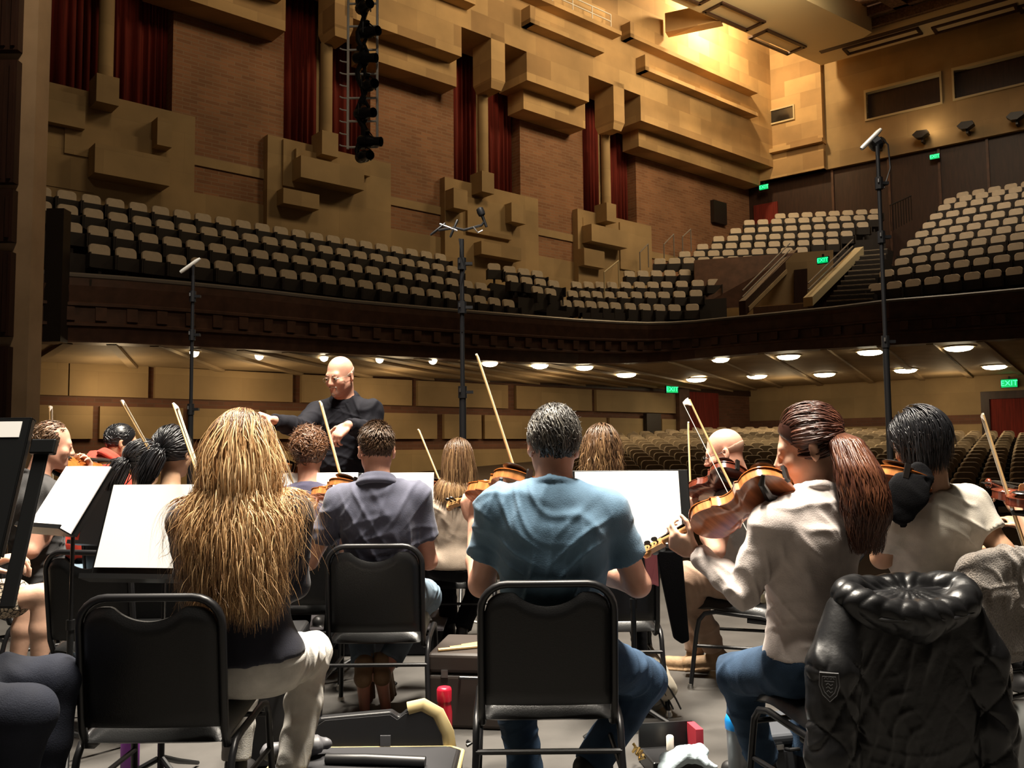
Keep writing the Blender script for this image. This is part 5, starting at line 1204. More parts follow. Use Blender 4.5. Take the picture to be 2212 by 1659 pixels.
def strandmesh(name, path, rng, width, mt, tintf, center, taper=.25, capmesh=None, flat=.22, capt=.2):
    N, K, _ = path.shape; T = np.gradient(path, axis=1); T /= np.linalg.norm(T, axis=2)[..., None] + 1e-9
    O = path - np.array(center); O[..., 2] *= .3; O = O - T * (O * T).sum(2)[..., None]; O /= np.linalg.norm(O, axis=2)[..., None] + 1e-9; S_ = np.cross(T, O)
    u = np.linspace(0, 1, K)[None, :, None]; w = width * rng.uniform(.6, 1.4, N)[:, None, None] * np.minimum(1, .45 + u * 3) * (1 - (1 - taper) * np.clip((u - .45) / .55, 0, 1) ** 1.5)
    v = np.stack([path + S_ * w, path + O * w * flat, path - S_ * w, path - O * w * flat], 2).reshape(-1, 3)
    base = (np.arange(N)[:, None] * K + np.arange(K - 1)[None, :]).reshape(-1) * 4
    f = np.stack([np.stack([base + j, base + (j + 1) % 4, base + 4 + (j + 1) % 4, base + 4 + j], 1) for j in range(4)], 1).reshape(-1, 4)
    PATH[0] = path; tint = np.clip(tintf(rng, N, np.linspace(0, 1, K)), 0, 1); tint = np.repeat(tint.reshape(-1), 4)
    if capmesh is not None:
        cv = coords(capmesh); cf = np.empty(len(capmesh.loops), np.int32); capmesh.loops.foreach_get('vertex_index', cf); cf = cf.reshape(-1, 4); f = np.concatenate([cf, f + len(cv)]); v = np.concatenate([cv, v]); tint = np.concatenate([np.full(len(cv), capt), tint])
    me = bpy.data.meshes.new(name); me.vertices.add(len(v)); me.vertices.foreach_set('co', v.astype(np.float32).ravel()); me.loops.add(len(f) * 4); me.loops.foreach_set('vertex_index', f.astype(np.int32).ravel())
    me.polygons.add(len(f)); me.polygons.foreach_set('loop_start', np.arange(0, len(f) * 4, 4, dtype=np.int32)); me.polygons.foreach_set('use_smooth', np.ones(len(f), bool)); me.update(calc_edges=True)
    a = me.attributes.new('tint', 'FLOAT', 'POINT'); a.data.foreach_set('value', tint.astype(np.float32)); me.materials.append(MATS[mt]); return me
def hcap(HM, inf, cuts, h=.006, extra=None, amp=0, freq=60, seed=3):
    s = SDF(); A = [list(r) for r in HM.to_3x3().normalized().transposed()]; sc = HM.to_scale().x
    cc = [(HM @ V(p), (HM.to_3x3() @ V(n)).normalized()) for p, n in cuts]
    s.ell(HM @ HC, tuple((x + inf) * sc for x in HR), A, k=.01, cut=cc)
    if extra: extra(s, HM)
    me = s.mesh('hair', h, 'hair_black')
    if amp: folds(me, amp, freq, seed)
    return me
def locks(path, seed, f=38):
    r = np.random.RandomState(seed); q = path[:, min(4, path.shape[1] - 1)]; v = np.zeros(len(q))
    for i in range(5):
        k = r.normal(size=3); k[2] *= .35; v += np.sin(q @ k * f * (.6 + .35 * i) + r.uniform(0, 6.28)) / (1.3 + .3 * i)
    return 1 / (1 + np.exp(-1.3 * v))
tint_rand = lambda lo, hi, g=0.0: (lambda rng, N, u: (lo + (hi - lo) * np.clip(.6 * locks(PATH[0], N) + .4 * rng.uniform(0, 1, N), 0, 1))[:, None] + g * u[None, :])
PATH = [None]
notface = lambda zlo=-.35, yl=.45: (lambda d, rng: ~((d[:, 1] > yl) & (d[:, 2] < .62)) & (d[:, 2] > zlo - .0) & ~((np.abs(d[:, 0]) > .75) & (d[:, 2] < -.05) & (d[:, 1] > -.35)))
down = lambda d, rng: np.stack([d[:, 0] * .35, d[:, 1] * .3 - .25, -np.ones(len(d))], 1)
def hair(p, path, rng, width, mt, tint, cap=None, taper=.25, name='hair', flat=.22):
    me = strandmesh(name, path, rng, width, mt, tint, p['HM'].translation, taper, cap, flat); o = link(me, name, p['obj']); return o
# ---------------------------------------------------------------- man in the blue T-shirt
p = human('person with grey hair in a blue T-shirt playing violin, seated in the front centre chair', (.12, 3.05, .55), P(1196, 1046, 2.98), P(1195, 962, 3.02), 0, (8, 6, 3),
    {'L': (P(1040, 1262, 3.10), P(1026, 1128, 3.40), V((-.25, .15, 1)), V((.5, .9, .0)), (35, 45, 30), dict(thumb=30)), 'R': (P(1378, 1262, 3.08), P(1235, 1200, 3.36))},
    {'L': (P(1105, 1440, 3.50), P(1140, 1690, 3.42), (0, 1, 0)), 'R': (P(1395, 1470, 3.38), P(1265, 1668, 3.22), (.3, .9, 0))}, 'tee_blue', ('denim_blue', 'long'), sc=1.06, shw=.184, skin='skin_pink', h=.006, seed=3, fold=(.005, 22))
cp = hcap(p['HM'], .006, [((0, .06, .03), (0, 1, -.55)), ((0, -.03, -.07), (0, .5, -1))], amp=.002)
path, rng = strands(3000, lambda d, rng: notface(-.72, .5)(d, rng) & ~((np.abs(d[:, 0]) > .62) & (d[:, 2] < -.25)), lambda d, rng: np.stack([d[:, 0] * .4 + .45 + .3 * np.sin(d[:, 2] * 5), -d[:, 2] * 1.0 - .1, -.35 - np.clip(-d[:, 1], 0, 1)], 1) + rng.normal(size=(len(d), 3)) * .13, lambda d, r: np.where(d[:, 2] > -.1, r.uniform(.05, .09, len(d)), r.uniform(.02, .045, len(d))), 11, p['HM'], steps=10, off=.27, lift=.0, grav=.03, wave=.30, clump=.04, wavef=8, hug=.75)
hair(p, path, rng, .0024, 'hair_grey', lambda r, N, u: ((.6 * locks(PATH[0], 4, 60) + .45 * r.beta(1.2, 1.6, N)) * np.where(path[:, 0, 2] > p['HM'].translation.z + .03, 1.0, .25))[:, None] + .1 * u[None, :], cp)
# ---------------------------------------------------------------- man in the slate polo shirt
p = human('person with cropped brown hair in a slate polo shirt playing violin below the conductor', (-.61, 4.22, .55), P(815, 1040, 4.15), P(813, 972, 4.18), 2, (14, 4, 0),
    {'L': (P(668, 1212, 4.22), P(652, 1132, 4.48), V((-.1, .25, 1)), V((.6, .8, 0)), (35, 45, 30)), 'R': (P(926, 1212, 4.25), P(806, 1180, 4.52))},
    {'L': (V((-.80, 4.62, .49)), P(785, 1462, 4.28), (0.0, .35, -.95)), 'R': (V((-.46, 4.62, .49)), P(826, 1458, 4.30), (.1, .35, -.95))}, 'polo_slate', ('denim_light', 'long'), shw=.178, skin='skin_pink', shoe='shoe_tan', seed=5, collar='polo', fold=(.0055, 20), legcut=.10)
cp = hcap(p['HM'], .004, [((0, .05, .03), (0, 1, -.5)), ((0, -.03, -.075), (0, .45, -1))], amp=.001)
path, rng = strands(2400, notface(-.66, .5), lambda d, rng: np.stack([d[:, 0] * .4 - .2, -d[:, 2] + .3, .1 - np.clip(-d[:, 1], 0, 1)], 1) + rng.normal(size=(len(d), 3)) * .2, lambda d, r: np.where(d[:, 2] > .45, r.uniform(.025, .05, len(d)), r.uniform(.010, .018, len(d))), 12, p['HM'], steps=6, off=.16, lift=.22, hug=.25)
hair(p, path, rng, .0022, 'hair_brown', tint_rand(.05, .75, .2), cp)
m = SDF(); c0 = P(652, 1136, 4.46); d0 = (P(652, 1132, 4.48) - P(668, 1212, 4.22)).normalized(); m.cap(c0 - d0 * .012, c0 + d0 * .012, .034, .034, k=.005, cut=[(c0 + d0 * .011, d0), (c0 - d0 * .011, -d0)])
link(m.mesh('wristband', .005, 'shoe_black'), 'wristband', p['obj'])
# ---------------------------------------------------------------- blonde with long hair, front left
p = human('person with very long blonde hair in a navy sweater and white jeans, seated front left', (-.87, 2.92, .55), P(512, 1062, 2.88), P(516, 978, 2.90), 4, (10, 8, 6),
    {'L': (P(410, 1235, 3.12), P(440, 1120, 3.42)), 'R': (P(638, 1262, 2.96), P(560, 1300, 3.22), V((-.6, .7, -.2)), V((0, -.3, -1)), (30, 40, 30))},
    {'L': (V((-1.02, 3.36, .50)), V((-1.02, 3.30, .09)), (0, 1, 0)), 'R': (V((-.76, 3.36, .48)), V((-.80, 3.2, .09)), (0, 1, 0))}, 'navy_knit', ('denim_white', 'long'), sex='f', sc=1.05, sleeve='long', h=.006, seed=7, fold=(.004, 24), hem=.03)
cp = hcap(p['HM'], .010, [((0, .07, .02), (0, 1, -.35)), ((0, 0, -.09), (0, 0, -1))])
bod = [(p['at'](0, -.0, .50), p['at'](0, -.02, .1), .125), (p['sh'][-1], p['sh'][1], .075)]
path, rng = strands(8000, lambda d, rng: ~((d[:, 1] > .55) & (d[:, 2] < .55)) & (d[:, 2] > -.45), lambda d, rng: np.stack([d[:, 0] * .6 + .2 * rng.normal(size=len(d)), -.55 - .3 * d[:, 2], -.7 - .0 * d[:, 2]], 1) + rng.normal(size=(len(d), 3)) * .10, lambda d, r: r.uniform(.42, .64, len(d)) + .10 * d[:, 2], 13, p['HM'], steps=26, grav=.42, off=.30, bodies=bod, wave=.24, clump=.02, wavef=15, gstart=.08, hug=.10)
hair(p, path, rng, .0017, 'hair_blonde', lambda r, N, u: np.clip((.65 * locks(PATH[0], 5) + .45 * r.beta(1.3, 1.4, N))[:, None] * (.04 + 1.28 * np.clip(u[None, :] * 3.0, 0, 1) - .35 * np.clip(u[None, :] * 2 - 1, 0, 1)) + .05, 0, 1) , cp, taper=.12)  # dark roots are hair colour; the gold middle also paints light at the shoulders
# ---------------------------------------------------------------- woman with the auburn ponytail
p = human('person with a long auburn ponytail in a white sweater playing violin at right', (.965, 2.92, .54), P(1745, 1062, 2.86), P(1748, 966, 2.90), 34, (36, 14, -4),
    {'L': (P(1606, 1282, 2.82), P(1502, 1194, 3.00), V((-.62, .25, .40)), V((.35, .75, .35)), (38, 45, 30), dict(thumb=20)), 'R': (P(1760, 1262, 3.12), P(1690, 1246, 3.22), V((-1, .1, .1)), V((0, -.6, -.8)), (40, 50, 35))},
    {'L': (P(1592, 1458, 3.22), P(1650, 1655, 3.30), (-.6, .7, 0)), 'R': (P(1745, 1440, 3.42), P(1740, 1640, 3.4), (-.4, .8, 0))}, 'sweater_white', ('denim_blue', 'long'), sex='f', sc=1.05, sleeve='long', h=.0055, seed=9, fold=(.0045, 26), hem=.045, skin='skin_fair', hsc=1.02)
HMp = p['HM']
cp = hcap(HMp, .009, [((0, .062, .03), (0, 1, -.42)), ((0, 0, -.035), (0, .95, -.75))])
tie = HMp @ V((0, -.118, .045)); tie = P(1806, 932, 2.87)
tl = np.array(HMp.inverted() @ tie)
def topony(d, rng): q = np.array(HC) + d * np.array(HR); return tl - q + rng.normal(size=q.shape) * .008
path, rng = strands(2600, lambda d, rng: ~((d[:, 1] > .68) & (d[:, 2] < .5)) & (d[:, 2] > -.55) & ~((np.abs(d[:, 0]) > .7) & (d[:, 2] < -.1) & (d[:, 1] > -.2)), topony, lambda d, r: np.linalg.norm(tl - (np.array(HC) + d * np.array(HR)), axis=1) * 1.08, 14, HMp, steps=12, off=.13)
# pull every scalp strand into the tie
wgt = np.linspace(0, 1, path.shape[1])[None, :, None] ** 2.2; path = path * (1 - wgt) + (np.array(tie) + rng.normal(size=(len(path), 1, 3)) * .008) * wgt
hair(p, path, rng, .0026, 'hair_auburn', tint_rand(.05, .85, 0), cp)
N = 1300; rng = np.random.RandomState(15); K = 26; u = np.linspace(0, 1, K)
cl = np.array([list(P(*q)) for q in [(1806, 932, 2.85), (1826, 952, 2.80), (1852, 1010, 2.74), (1868, 1070, 2.72), (1874, 1120, 2.72), (1872, 1195, 2.73)]]); ks = np.linspace(0, 1, len(cl)); ctr = np.stack([np.interp(u, ks, cl[:, i]) for i in range(3)], 1)
wd = np.interp(u, [0, .05, .2, .45, .75, 1], [.012, .020, .045, .064, .064, .036]); off = rng.normal(size=(N, 3)); off /= np.maximum(1, np.linalg.norm(off, axis=1)[:, None] / 1.1); off[:, 2] *= .2
kk = rng.randint(0, 60, N); ph = rng.uniform(0, 6.28, 60)[kk]
path = ctr[None] + off[:, None, :] * wd[None, :, None] + 0.011 * np.sin(ph[:, None] + 22 * u[None, :])[..., None] * np.array([1, .4, .1]) * u[None, :, None]
end = rng.uniform(.70, 1.05, N); path = np.stack([np.stack([np.interp(u * e_, u, path[i, :, j]) for j in range(3)], 1) for i, e_ in enumerate(end)])
me = strandmesh('ponytail', path, rng, .0024, 'hair_auburn', tint_rand(.05, 1.0, .15), tie + V((.05, .1, -.15)), .15); link(me, 'ponytail', p['obj'])
m = SDF(); m.chain([tie + V((.019 * math.cos(a), .010 * math.cos(a), .019 * math.sin(a))) for a in np.linspace(0, 6.283, 13)], [.0055] * 13, k=.004); link(m.mesh('hair_tie', .004, 'bow_stick'), 'hair_tie', p['obj'])
# ---------------------------------------------------------------- dark bob, beige T-shirt
p = human('person with a dark bob and beige T-shirt, black cloth on the left shoulder, at right', (1.68, 3.55, .55), P(2012, 1064, 3.44), P(1988, 958, 3.42), 14, (12, 8, -10),
    {'L': (P(1905, 1205, 3.50), P(1900, 1110, 3.75)), 'R': (P(2166, 1190, 3.42), P(2150, 1185, 3.68))}, None, 'tee_beige', ('denim_dark', 'long'), sex='m', sc=1.0, shw=.178, h=.0065, seed=17, skin='skin_tan', fold=(.006, 18))
cp = hcap(p['HM'], .012, [((0, .07, .02), (0, 1, -.35)), ((0, 0, -.085), (0, 0, -1))])
path, rng = strands(2400, lambda d, rng: ~((d[:, 1] > .6) & (d[:, 2] < .5)) & (d[:, 2] > -.5), lambda d, rng: np.stack([d[:, 0] * .8 + .1, -.35 - .3 * d[:, 2], -.7 + 0 * d[:, 0]], 1) + rng.normal(size=(len(d), 3)) * .12, lambda d, r: np.where(d[:, 2] > .2, r.uniform(.20, .255, len(d)), r.uniform(.10, .15, len(d))), 18, p['HM'], steps=14, grav=.40, off=.36, wave=.06, clump=.15, wavef=8, gstart=.2, hug=.62)
hair(p, path, rng, .0024, 'hair_black', tint_rand(0, 1), cp)
m = SDF()
q = [P(1985, 1030, 3.30), P(1965, 1060, 3.27), P(1948, 1100, 3.27), P(1950, 1132, 3.31)]
m.chain(q, [.055, .072, .055, .016], k=.03, fl=((.05, .98, -.2), .2)); m.cap(P(1985, 1035, 3.32), P(1915, 1058, 3.46), .04, .045, k=.03, fl=((.1, .3, .95), .28)); m.cap(P(1912, 1066, 3.42), P(1945, 1110, 3.30), .04, .03, k=.03, fl=((.05, .98, -.2), .25))
me = m.mesh('shoulder_cloth', .0055, 'trouser_black'); folds(me, .003, 40, 5); so_ = link(me, 'shoulder_cloth', loc=P(1960, 1060, 3.22)); tag(so_, 'black cloth draped over the left shoulder of the dark-bobbed player', 'cloth')
# ---------------------------------------------------------------- bald man with glasses
p = human('person bald with glasses in a grey polo shirt and khaki trousers holding a dark viola', (1.21, 4.72, .55), P(1600, 1045, 4.64), P(1566, 978, 4.60), 55, (14, 16, 0),
    {'L': (P(1548, 1190, 4.45), P(1502, 1105, 4.66), V((-.5, .3, .6)), V((.3, .8, .2)), (35, 45, 30)), 'R': (P(1560, 1190, 5.0), P(1500, 1120, 5.0))},
    {'L': (P(1476, 1245, 4.62), P(1545, 1408, 4.86), (-.8, .2, -.1)), 'R': (P(1500, 1250, 4.95), P(1500, 1415, 5.0), (-.8, .3, 0))}, 'polo_grey', ('khaki', 'long'), skin='skin_pink', shoe='shoe_tan', seed=21, collar='polo', collar_mat='collar_dark', fold=(.005, 22), belly=1.15)
def glasses(p, mt='wire', rx=.021, rz=.016):
    HM = p['HM']; m = MBd(); L = lambda x, y, z: HM @ V((x, y, z))
    for sx in (-1, 1):
        m.tube([L(sx * .033 + rx * math.cos(a), .106, -.006 + rz * math.sin(a)) for a in np.linspace(0, 6.283, 15)[:-1]], .0013, 6, closed=True); m.tube([L(sx * .054, .105, -.003), L(sx * .074, .07, .0), L(sx * .084, -.01, .002)], .0014, 6)
    m.tube([L(-.012, .107, -.004), L(0, .112, -.002), L(.012, .107, -.004)], .0013, 6)
    me = m.mesh('glasses', mt, True); o = link(me, 'glasses', p['obj']); return o
glasses(p, 'shoe_black')
def eyes(p):
    HM = p['HM']
    for sx in (-1, 1):
        m = MBd(); q = HM @ Matrix.Translation((sx * .031, .0875, -.004)); m.lathe([(.0118 * math.sin(a), .0118 * math.cos(a)) for a in np.linspace(.02, 3.12, 9)], 12, q @ Matrix.Rotation(-math.pi / 2, 4, 'X')); e = link(m.mesh('eye', 'eye_white', True), 'eye', p['obj'])
        m = MBd(); m.lathe([(.0001, .0121), (.003, .0120), (.0065, .0108), (.0065, .010)], 12, q @ Matrix.Rotation(-math.pi / 2, 4, 'X')); link(m.mesh('iris', 'iris', True), 'iris', e)
eyes(p)
cp = hcap(p['HM'], .0022, [((0, .0, .012), (0, .25, 1)), ((0, .035, 0), (0, 1, 0)), ((0, -.04, -.06), (0, .3, -1))], h=.005); cp.materials.clear(); cp.materials.append(mat('stubble', (.50, .30, .21), .7)); link(cp, 'hair', p['obj'])
# ---------------------------------------------------------------- conductor
p = human('person conducting, bald with glasses and white goatee, black shirt, both hands raised', (-1.06, 5.66, 1.02), P(742, 862, 5.62), P(735, 812, 5.56), 164, (-12, 14, 0),
    {'L': (P(800, 935, 5.50), P(752, 918, 5.24), V((-.55, -.3, -.55)), V((.1, .7, -.7)), (30, 40, 30)), 'R': (P(645, 925, 5.42), P(592, 908, 5.16), V((-.7, -.5, .35)), V((.1, .3, -.95)), (45, 60, 40))},
    {'L': (V((-.96, 5.62, .62)), V((-.95, 5.66, .24)), (.1, -1, 0)), 'R': (V((-1.17, 5.6, .62)), V((-1.18, 5.66, .24)), (-.2, -1, 0))}, 'shirt_black', ('trouser_black', 'long'), skin='skin_pink', h=.006, seed=23, sleeve='long', collar='polo', fold=(.006, 24), shw=.19, sc=1.04, hem=-.02, belly=1.15)
HMc = p['HM']; eyes(p); glasses(p)
cp = hcap(HMc, .0028, [((0, .0, .015), (0, .35, 1)), ((0, .03, 0), (0, 1, 0)), ((0, -.04, -.06), (0, .3, -1))], h=.005); cp.materials.clear(); cp.materials.append(mat('stubble_grey', (.5, .36, .28), .7)); link(cp, 'hair', p['obj'])
s = SDF(); L = lambda x, y, z: HMc @ V((x, y, z)); s.ell(L(0, .083, -.100), (.021, .017, .020), None, k=.01); s.cap(L(-.024, .090, -.058), L(.024, .090, -.058), .0055, k=.006); s.cap(L(-.026, .086, -.06), L(-.02, .084, -.095), .006, k=.006); s.cap(L(.026, .086, -.06), L(.02, .084, -.095), .006, k=.006)
me = s.mesh('beard', .0045, mat('beard_white', (.60, .47, .38), .9, bump=.6, bscale=180)); folds(me, .001, 200, 2); link(me, 'beard', p['obj'])
for sx in (-1, 1): s = SDF(); s.cap(L(sx * .016, .096, .018), L(sx * .044, .084, .020), .0035, .0025, k=.003); link(s.mesh('eyebrow', .0035, 'beard_white'), 'eyebrow', p['obj'])
# conductor's podium
m = MBd(); m.box((-1.75, 5.42, 0), (-.45, 6.3, .15)); pod = m.obj('podium', 'trouser_black', bevel=.01); tag(pod, 'low black podium under the conductor', 'podium')
m = MBd(); m.box((-1.77, 5.40, .15), (-.43, 6.32, .165)); m.obj('carpet_top', 'top_dark', parent=pod)
# ---------------------------------------------------------------- blonde woman further back
p = human('person with straight blonde-streaked hair in a beige top, seen from behind past the polo-shirt man', (-.36, 5.42, .55), P(985, 1062, 5.42), P(990, 995, 5.44), 4, (-6, 4, 0), {'L': (P(915, 1180, 5.5), P(905, 1085, 5.85)), 'R': (P(1045, 1180, 5.5), P(985, 1110, 5.85))}, {'L': (V((-.46, 5.86, .5)), V((-.42, 5.8, .09)), (0, 1, 0)), 'R': (V((-.20, 5.86, .5)), V((-.33, 5.62, .09)), (0, 1, 0))}, 'top_beige', ('trouser_black', 'long'), sex='f', h=.008, sleeve='long', seed=25)
cp = hcap(p['HM'], .010, [((0, .07, .02), (0, 1, -.35)), ((0, 0, -.09), (0, 0, -1))], h=.008)
bod = [(p['at'](0, 0, .5), p['at'](0, 0, .1), .13), (p['sh'][-1], p['sh'][1], .07)]
path, rng = strands(1500, lambda d, rng: ~((d[:, 1] > .55) & (d[:, 2] < .55)) & (d[:, 2] > -.45), lambda d, rng: np.stack([d[:, 0] * .8 + .2 * rng.normal(size=len(d)), -.5 - .3 * d[:, 2], -.8 + 0 * d[:, 0]], 1) + rng.normal(size=(len(d), 3)) * .08, lambda d, r: r.uniform(.28, .40, len(d)) + .05 * d[:, 2], 26, p['HM'], steps=16, grav=.5, off=.26, hug=.2, bodies=bod, wave=.09, clump=.15, wavef=10, gstart=.15)
hair(p, path, rng, .0032, 'hair_brown_blonde', lambda r, N, u: (.65 * locks(PATH[0], 6) + .4 * r.uniform(0, 1, N))[:, None] * (.15 + .95 * np.clip(u[None, :] * 2.2, 0, 1)), cp)
# ---------------------------------------------------------------- wavy hair woman
p = human('person with wavy brown hair, right behind the grey-haired man in blue', (.50, 4.52, .55), P(1300, 1052, 4.56), P(1300, 975, 4.60), 2, (-4, 2, 0), {'L': (P(1230, 1190, 4.7), P(1240, 1100, 5.0)), 'R': (P(1380, 1180, 4.65), P(1330, 1130, 5.0))}, {'L': (V((.36, 4.95, .5)), V((.38, 4.88, .09)), (0, 1, 0)), 'R': (V((.64, 4.95, .5)), V((.7, 4.8, .09)), (.2, 1, 0))}, 'top_dark', ('trouser_black', 'long'), sex='f', h=.008, sleeve='long', seed=27)
cp = hcap(p['HM'], .010, [((0, .07, .02), (0, 1, -.35)), ((0, 0, -.09), (0, 0, -1))], h=.008)
bod = [(p['at'](0, 0, .5), p['at'](0, 0, .1), .13), (p['sh'][-1], p['sh'][1], .07)]
path, rng = strands(1300, lambda d, rng: ~((d[:, 1] > .55) & (d[:, 2] < .55)) & (d[:, 2] > -.45), lambda d, rng: np.stack([d[:, 0] * .8 + .2 * rng.normal(size=len(d)), -.5 - .3 * d[:, 2], -.8 + 0 * d[:, 0]], 1) + rng.normal(size=(len(d), 3)) * .15, lambda d, r: r.uniform(.22, .32, len(d)) + .05 * d[:, 2], 28, p['HM'], steps=18, grav=.5, off=.34, hug=.15, bodies=bod, wave=.34, clump=.10, wavef=22, gstart=.15)
hair(p, path, rng, .0032, 'hair_brown_blonde', lambda r, N, u: (.6 * locks(PATH[0], 8) + .35 * r.uniform(0, 1, N))[:, None] * (.12 + .95 * np.clip(u[None, :] * 1.8, 0, 1)), cp)
# ---------------------------------------------------------------- curly short hair
p = human('person with short curly copper hair in a purple-grey T-shirt, under the conductor\'s outstretched arm', (-1.14, 4.92, .55), P(668, 1050, 4.92), P(668, 977, 4.96), 2, (0, 2, 0), {'L': (P(600, 1190, 5.05), P(610, 1080, 5.4)), 'R': (P(735, 1180, 5.05), P(690, 1120, 5.3))}, {'L': (V((-1.26, 5.28, .5)), V((-1.24, 5.10, .09)), (0, 1, 0)), 'R': (V((-1.02, 5.28, .5)), V((-1.04, 5.10, .09)), (0, 1, 0))}, 'tee_purple', ('trouser_black', 'long'), h=.008, seed=29, skin='skin_pink')
cp = hcap(p['HM'], .026, [((0, .06, .02), (0, 1, -.45)), ((0, -.02, -.07), (0, .3, -1))], h=.008, amp=.005, freq=70)
path, rng = strands(1400, notface(-.6, .5), lambda d, rng: rng.normal(size=(len(d), 3)) + np.array([0, -.4, -.5]), lambda d, r: r.uniform(.05, .085, len(d)), 30, p['HM'], steps=10, off=.42, lift=.1, hug=.5, wave=.4, clump=.2, wavef=9)
hair(p, path, rng, .0034, 'hair_copper', tint_rand(.0, .8, .3), cp)
# ---------------------------------------------------------------- dark ponytail players, red shirt, grey T-shirt
def dark(label, hip, neck, head, yaw, hr, arms, topm, seed, tail):
    p = human(label, hip, neck, head, yaw, hr, arms, None, topm, ('trouser_black', 'long'), sex='f', h=.008, seed=seed, sleeve='long', skin='skin_olive')
    cp = hcap(p['HM'], .012, [((0, .062, .03), (0, 1, -.42)), ((0, 0, -.06), (0, .6, -.9))], h=.007)
    tie = p['HM'] @ V((0, -.115, .01)); tl = np.array(p['HM'].inverted() @ tie)
    path, rng = strands(900, lambda d, rng: ~((d[:, 1] > .52) & (d[:, 2] < .6)) & (d[:, 2] > -.6), lambda d, rng: tl - (np.array(HC) + d * np.array(HR)), lambda d, r: np.linalg.norm(tl - (np.array(HC) + d * np.array(HR)), axis=1) * 1.05, seed, p['HM'], steps=10, off=.16)
    w = np.linspace(0, 1, path.shape[1])[None, :, None] ** 2; path = path * (1 - w) + np.array(tie) * w
    hair(p, path, rng, .0034, 'hair_black', tint_rand(0, 1), cp)
    N = 500; K = 18; u = np.linspace(0, 1, K); rng = np.random.RandomState(seed); end = tie + V(tail); mid = tie.lerp(end, .35) + V((tail[0] * .2, -.03, .02)); c = np.stack([(1 - u) ** 2 * tie[i] + 2 * u * (1 - u) * mid[i] + u * u * end[i] for i in range(3)], 1); wd = np.interp(u, [0, .2, .6, 1], [.012, .035, .04, .012]); off = rng.normal(size=(N, 3)) * .6
    me = strandmesh('ponytail', c[None] + off[:, None, :] * wd[None, :, None], rng, .0034, 'hair_black', tint_rand(0, 1), tie + V((0, .1, -.1)), .2); link(me, 'ponytail', p['obj'])
    return p
dark('person with a dark ponytail in dark clothes, left of the long-haired blonde', (-1.74, 4.38, .55), P(372, 1060, 4.46), P(376, 978, 4.50), -4, (-8, 3, 0), {'L': (P(300, 1190, 4.6), P(330, 1090, 4.9)), 'R': (P(450, 1190, 4.55), P(410, 1120, 4.8))}, 'top_dark', 31, (-.08, -.03, -.20))
dark('person with tied dark hair and a white top, just right of the red shirt', (-2.10, 5.05, .55), P(312, 1072, 5.1), P(312, 1000, 5.15), -20, (-12, 3, 6), {'L': (P(240, 1190, 5.3), P(270, 1090, 5.6)), 'R': (P(360, 1190, 5.2), P(330, 1120, 5.5))}, 'top_white', 33, (-.10, -.02, -.24))
p = human('person with short black hair in a red shirt facing right at far left', (-2.98, 6.0, .62), P(246, 990, 5.95), P(262, 957, 5.98), -35, (-22, 6, 0), {'L': (P(185, 1090, 6.1), P(205, 1008, 5.5), V((-.9, -.1, .05)), V((0, .2, -1)), (15, 20, 15)), 'R': (P(310, 1150, 5.9), P(330, 1100, 5.6))}, None, 'shirt_red', ('trouser_black', 'long'), h=.008, seed=35, collar='polo', skin='skin_tan', hsc=1.02)
cp = hcap(p['HM'], .008, [((0, .06, .03), (0, 1, -.5)), ((0, -.03, -.07), (0, .45, -1))], h=.007)
path, rng = strands(420, notface(-.6, .5), lambda d, rng: np.stack([d[:, 0] * .5 + .3, -d[:, 2], -.3 + 0 * d[:, 0]], 1) + rng.normal(size=(len(d), 3)) * .3, lambda d, r: r.uniform(.02, .05, len(d)), 36, p['HM'], steps=6, off=.12, lift=.0, hug=.8)
hair(p, path, rng, .005, 'hair_black', tint_rand(0, 1), cp)
p = human('person with receding grey-brown hair in a dark grey T-shirt and jeans, playing at far left', (-2.64, 4.90, .55), P(82, 1026, 4.86), P(112, 960, 4.90), -42, (-16, 10, 0), {'L': (P(135, 1130, 5.1), P(184, 1030, 5.22), V((.1, .1, 1)), V((-.3, -.8, .3)), (35, 45, 30)), 'R': (P(66, 1190, 4.65), P(130, 1120, 4.9))}, {'L': (V((-2.43, 5.24, .5)), V((-2.42, 5.22, .09)), (.6, .8, 0)), 'R': (V((-2.40, 5.0, .5)), V((-2.40, 4.98, .09)), (.7, .7, 0))}, 'tee_charcoal', ('denim_light', 'long'), h=.007, seed=37, skin='skin_pink', fold=(.006, 18), hsc=1.03)
cp = hcap(p['HM'], .004, [((0, 0, .055), (0, .45, 1)), ((0, -.03, -.07), (0, .45, -1)), ((0, .03, 0), (0, 1, 0))], h=.006)
path, rng = strands(620, lambda d, rng: (d[:, 2] > -.6) & ((d[:, 1] < .3) | ((d[:, 2] > .55) & (d[:, 1] < .62))) & ~((d[:, 2] > .62) & (rng.uniform(size=len(d)) < .55)), lambda d, rng: np.stack([d[:, 0] * .5, -d[:, 2] - .2, -.3 - .5 * np.clip(-d[:, 1], 0, 1)], 1) + rng.normal(size=(len(d), 3)) * .25, lambda d, r: r.uniform(.02, .045, len(d)), 38, p['HM'], steps=6, off=.10, lift=.0, hug=.9)
hair(p, path, rng, .0038, 'hair_brown', tint_rand(.2, 1.0, .1), cp)
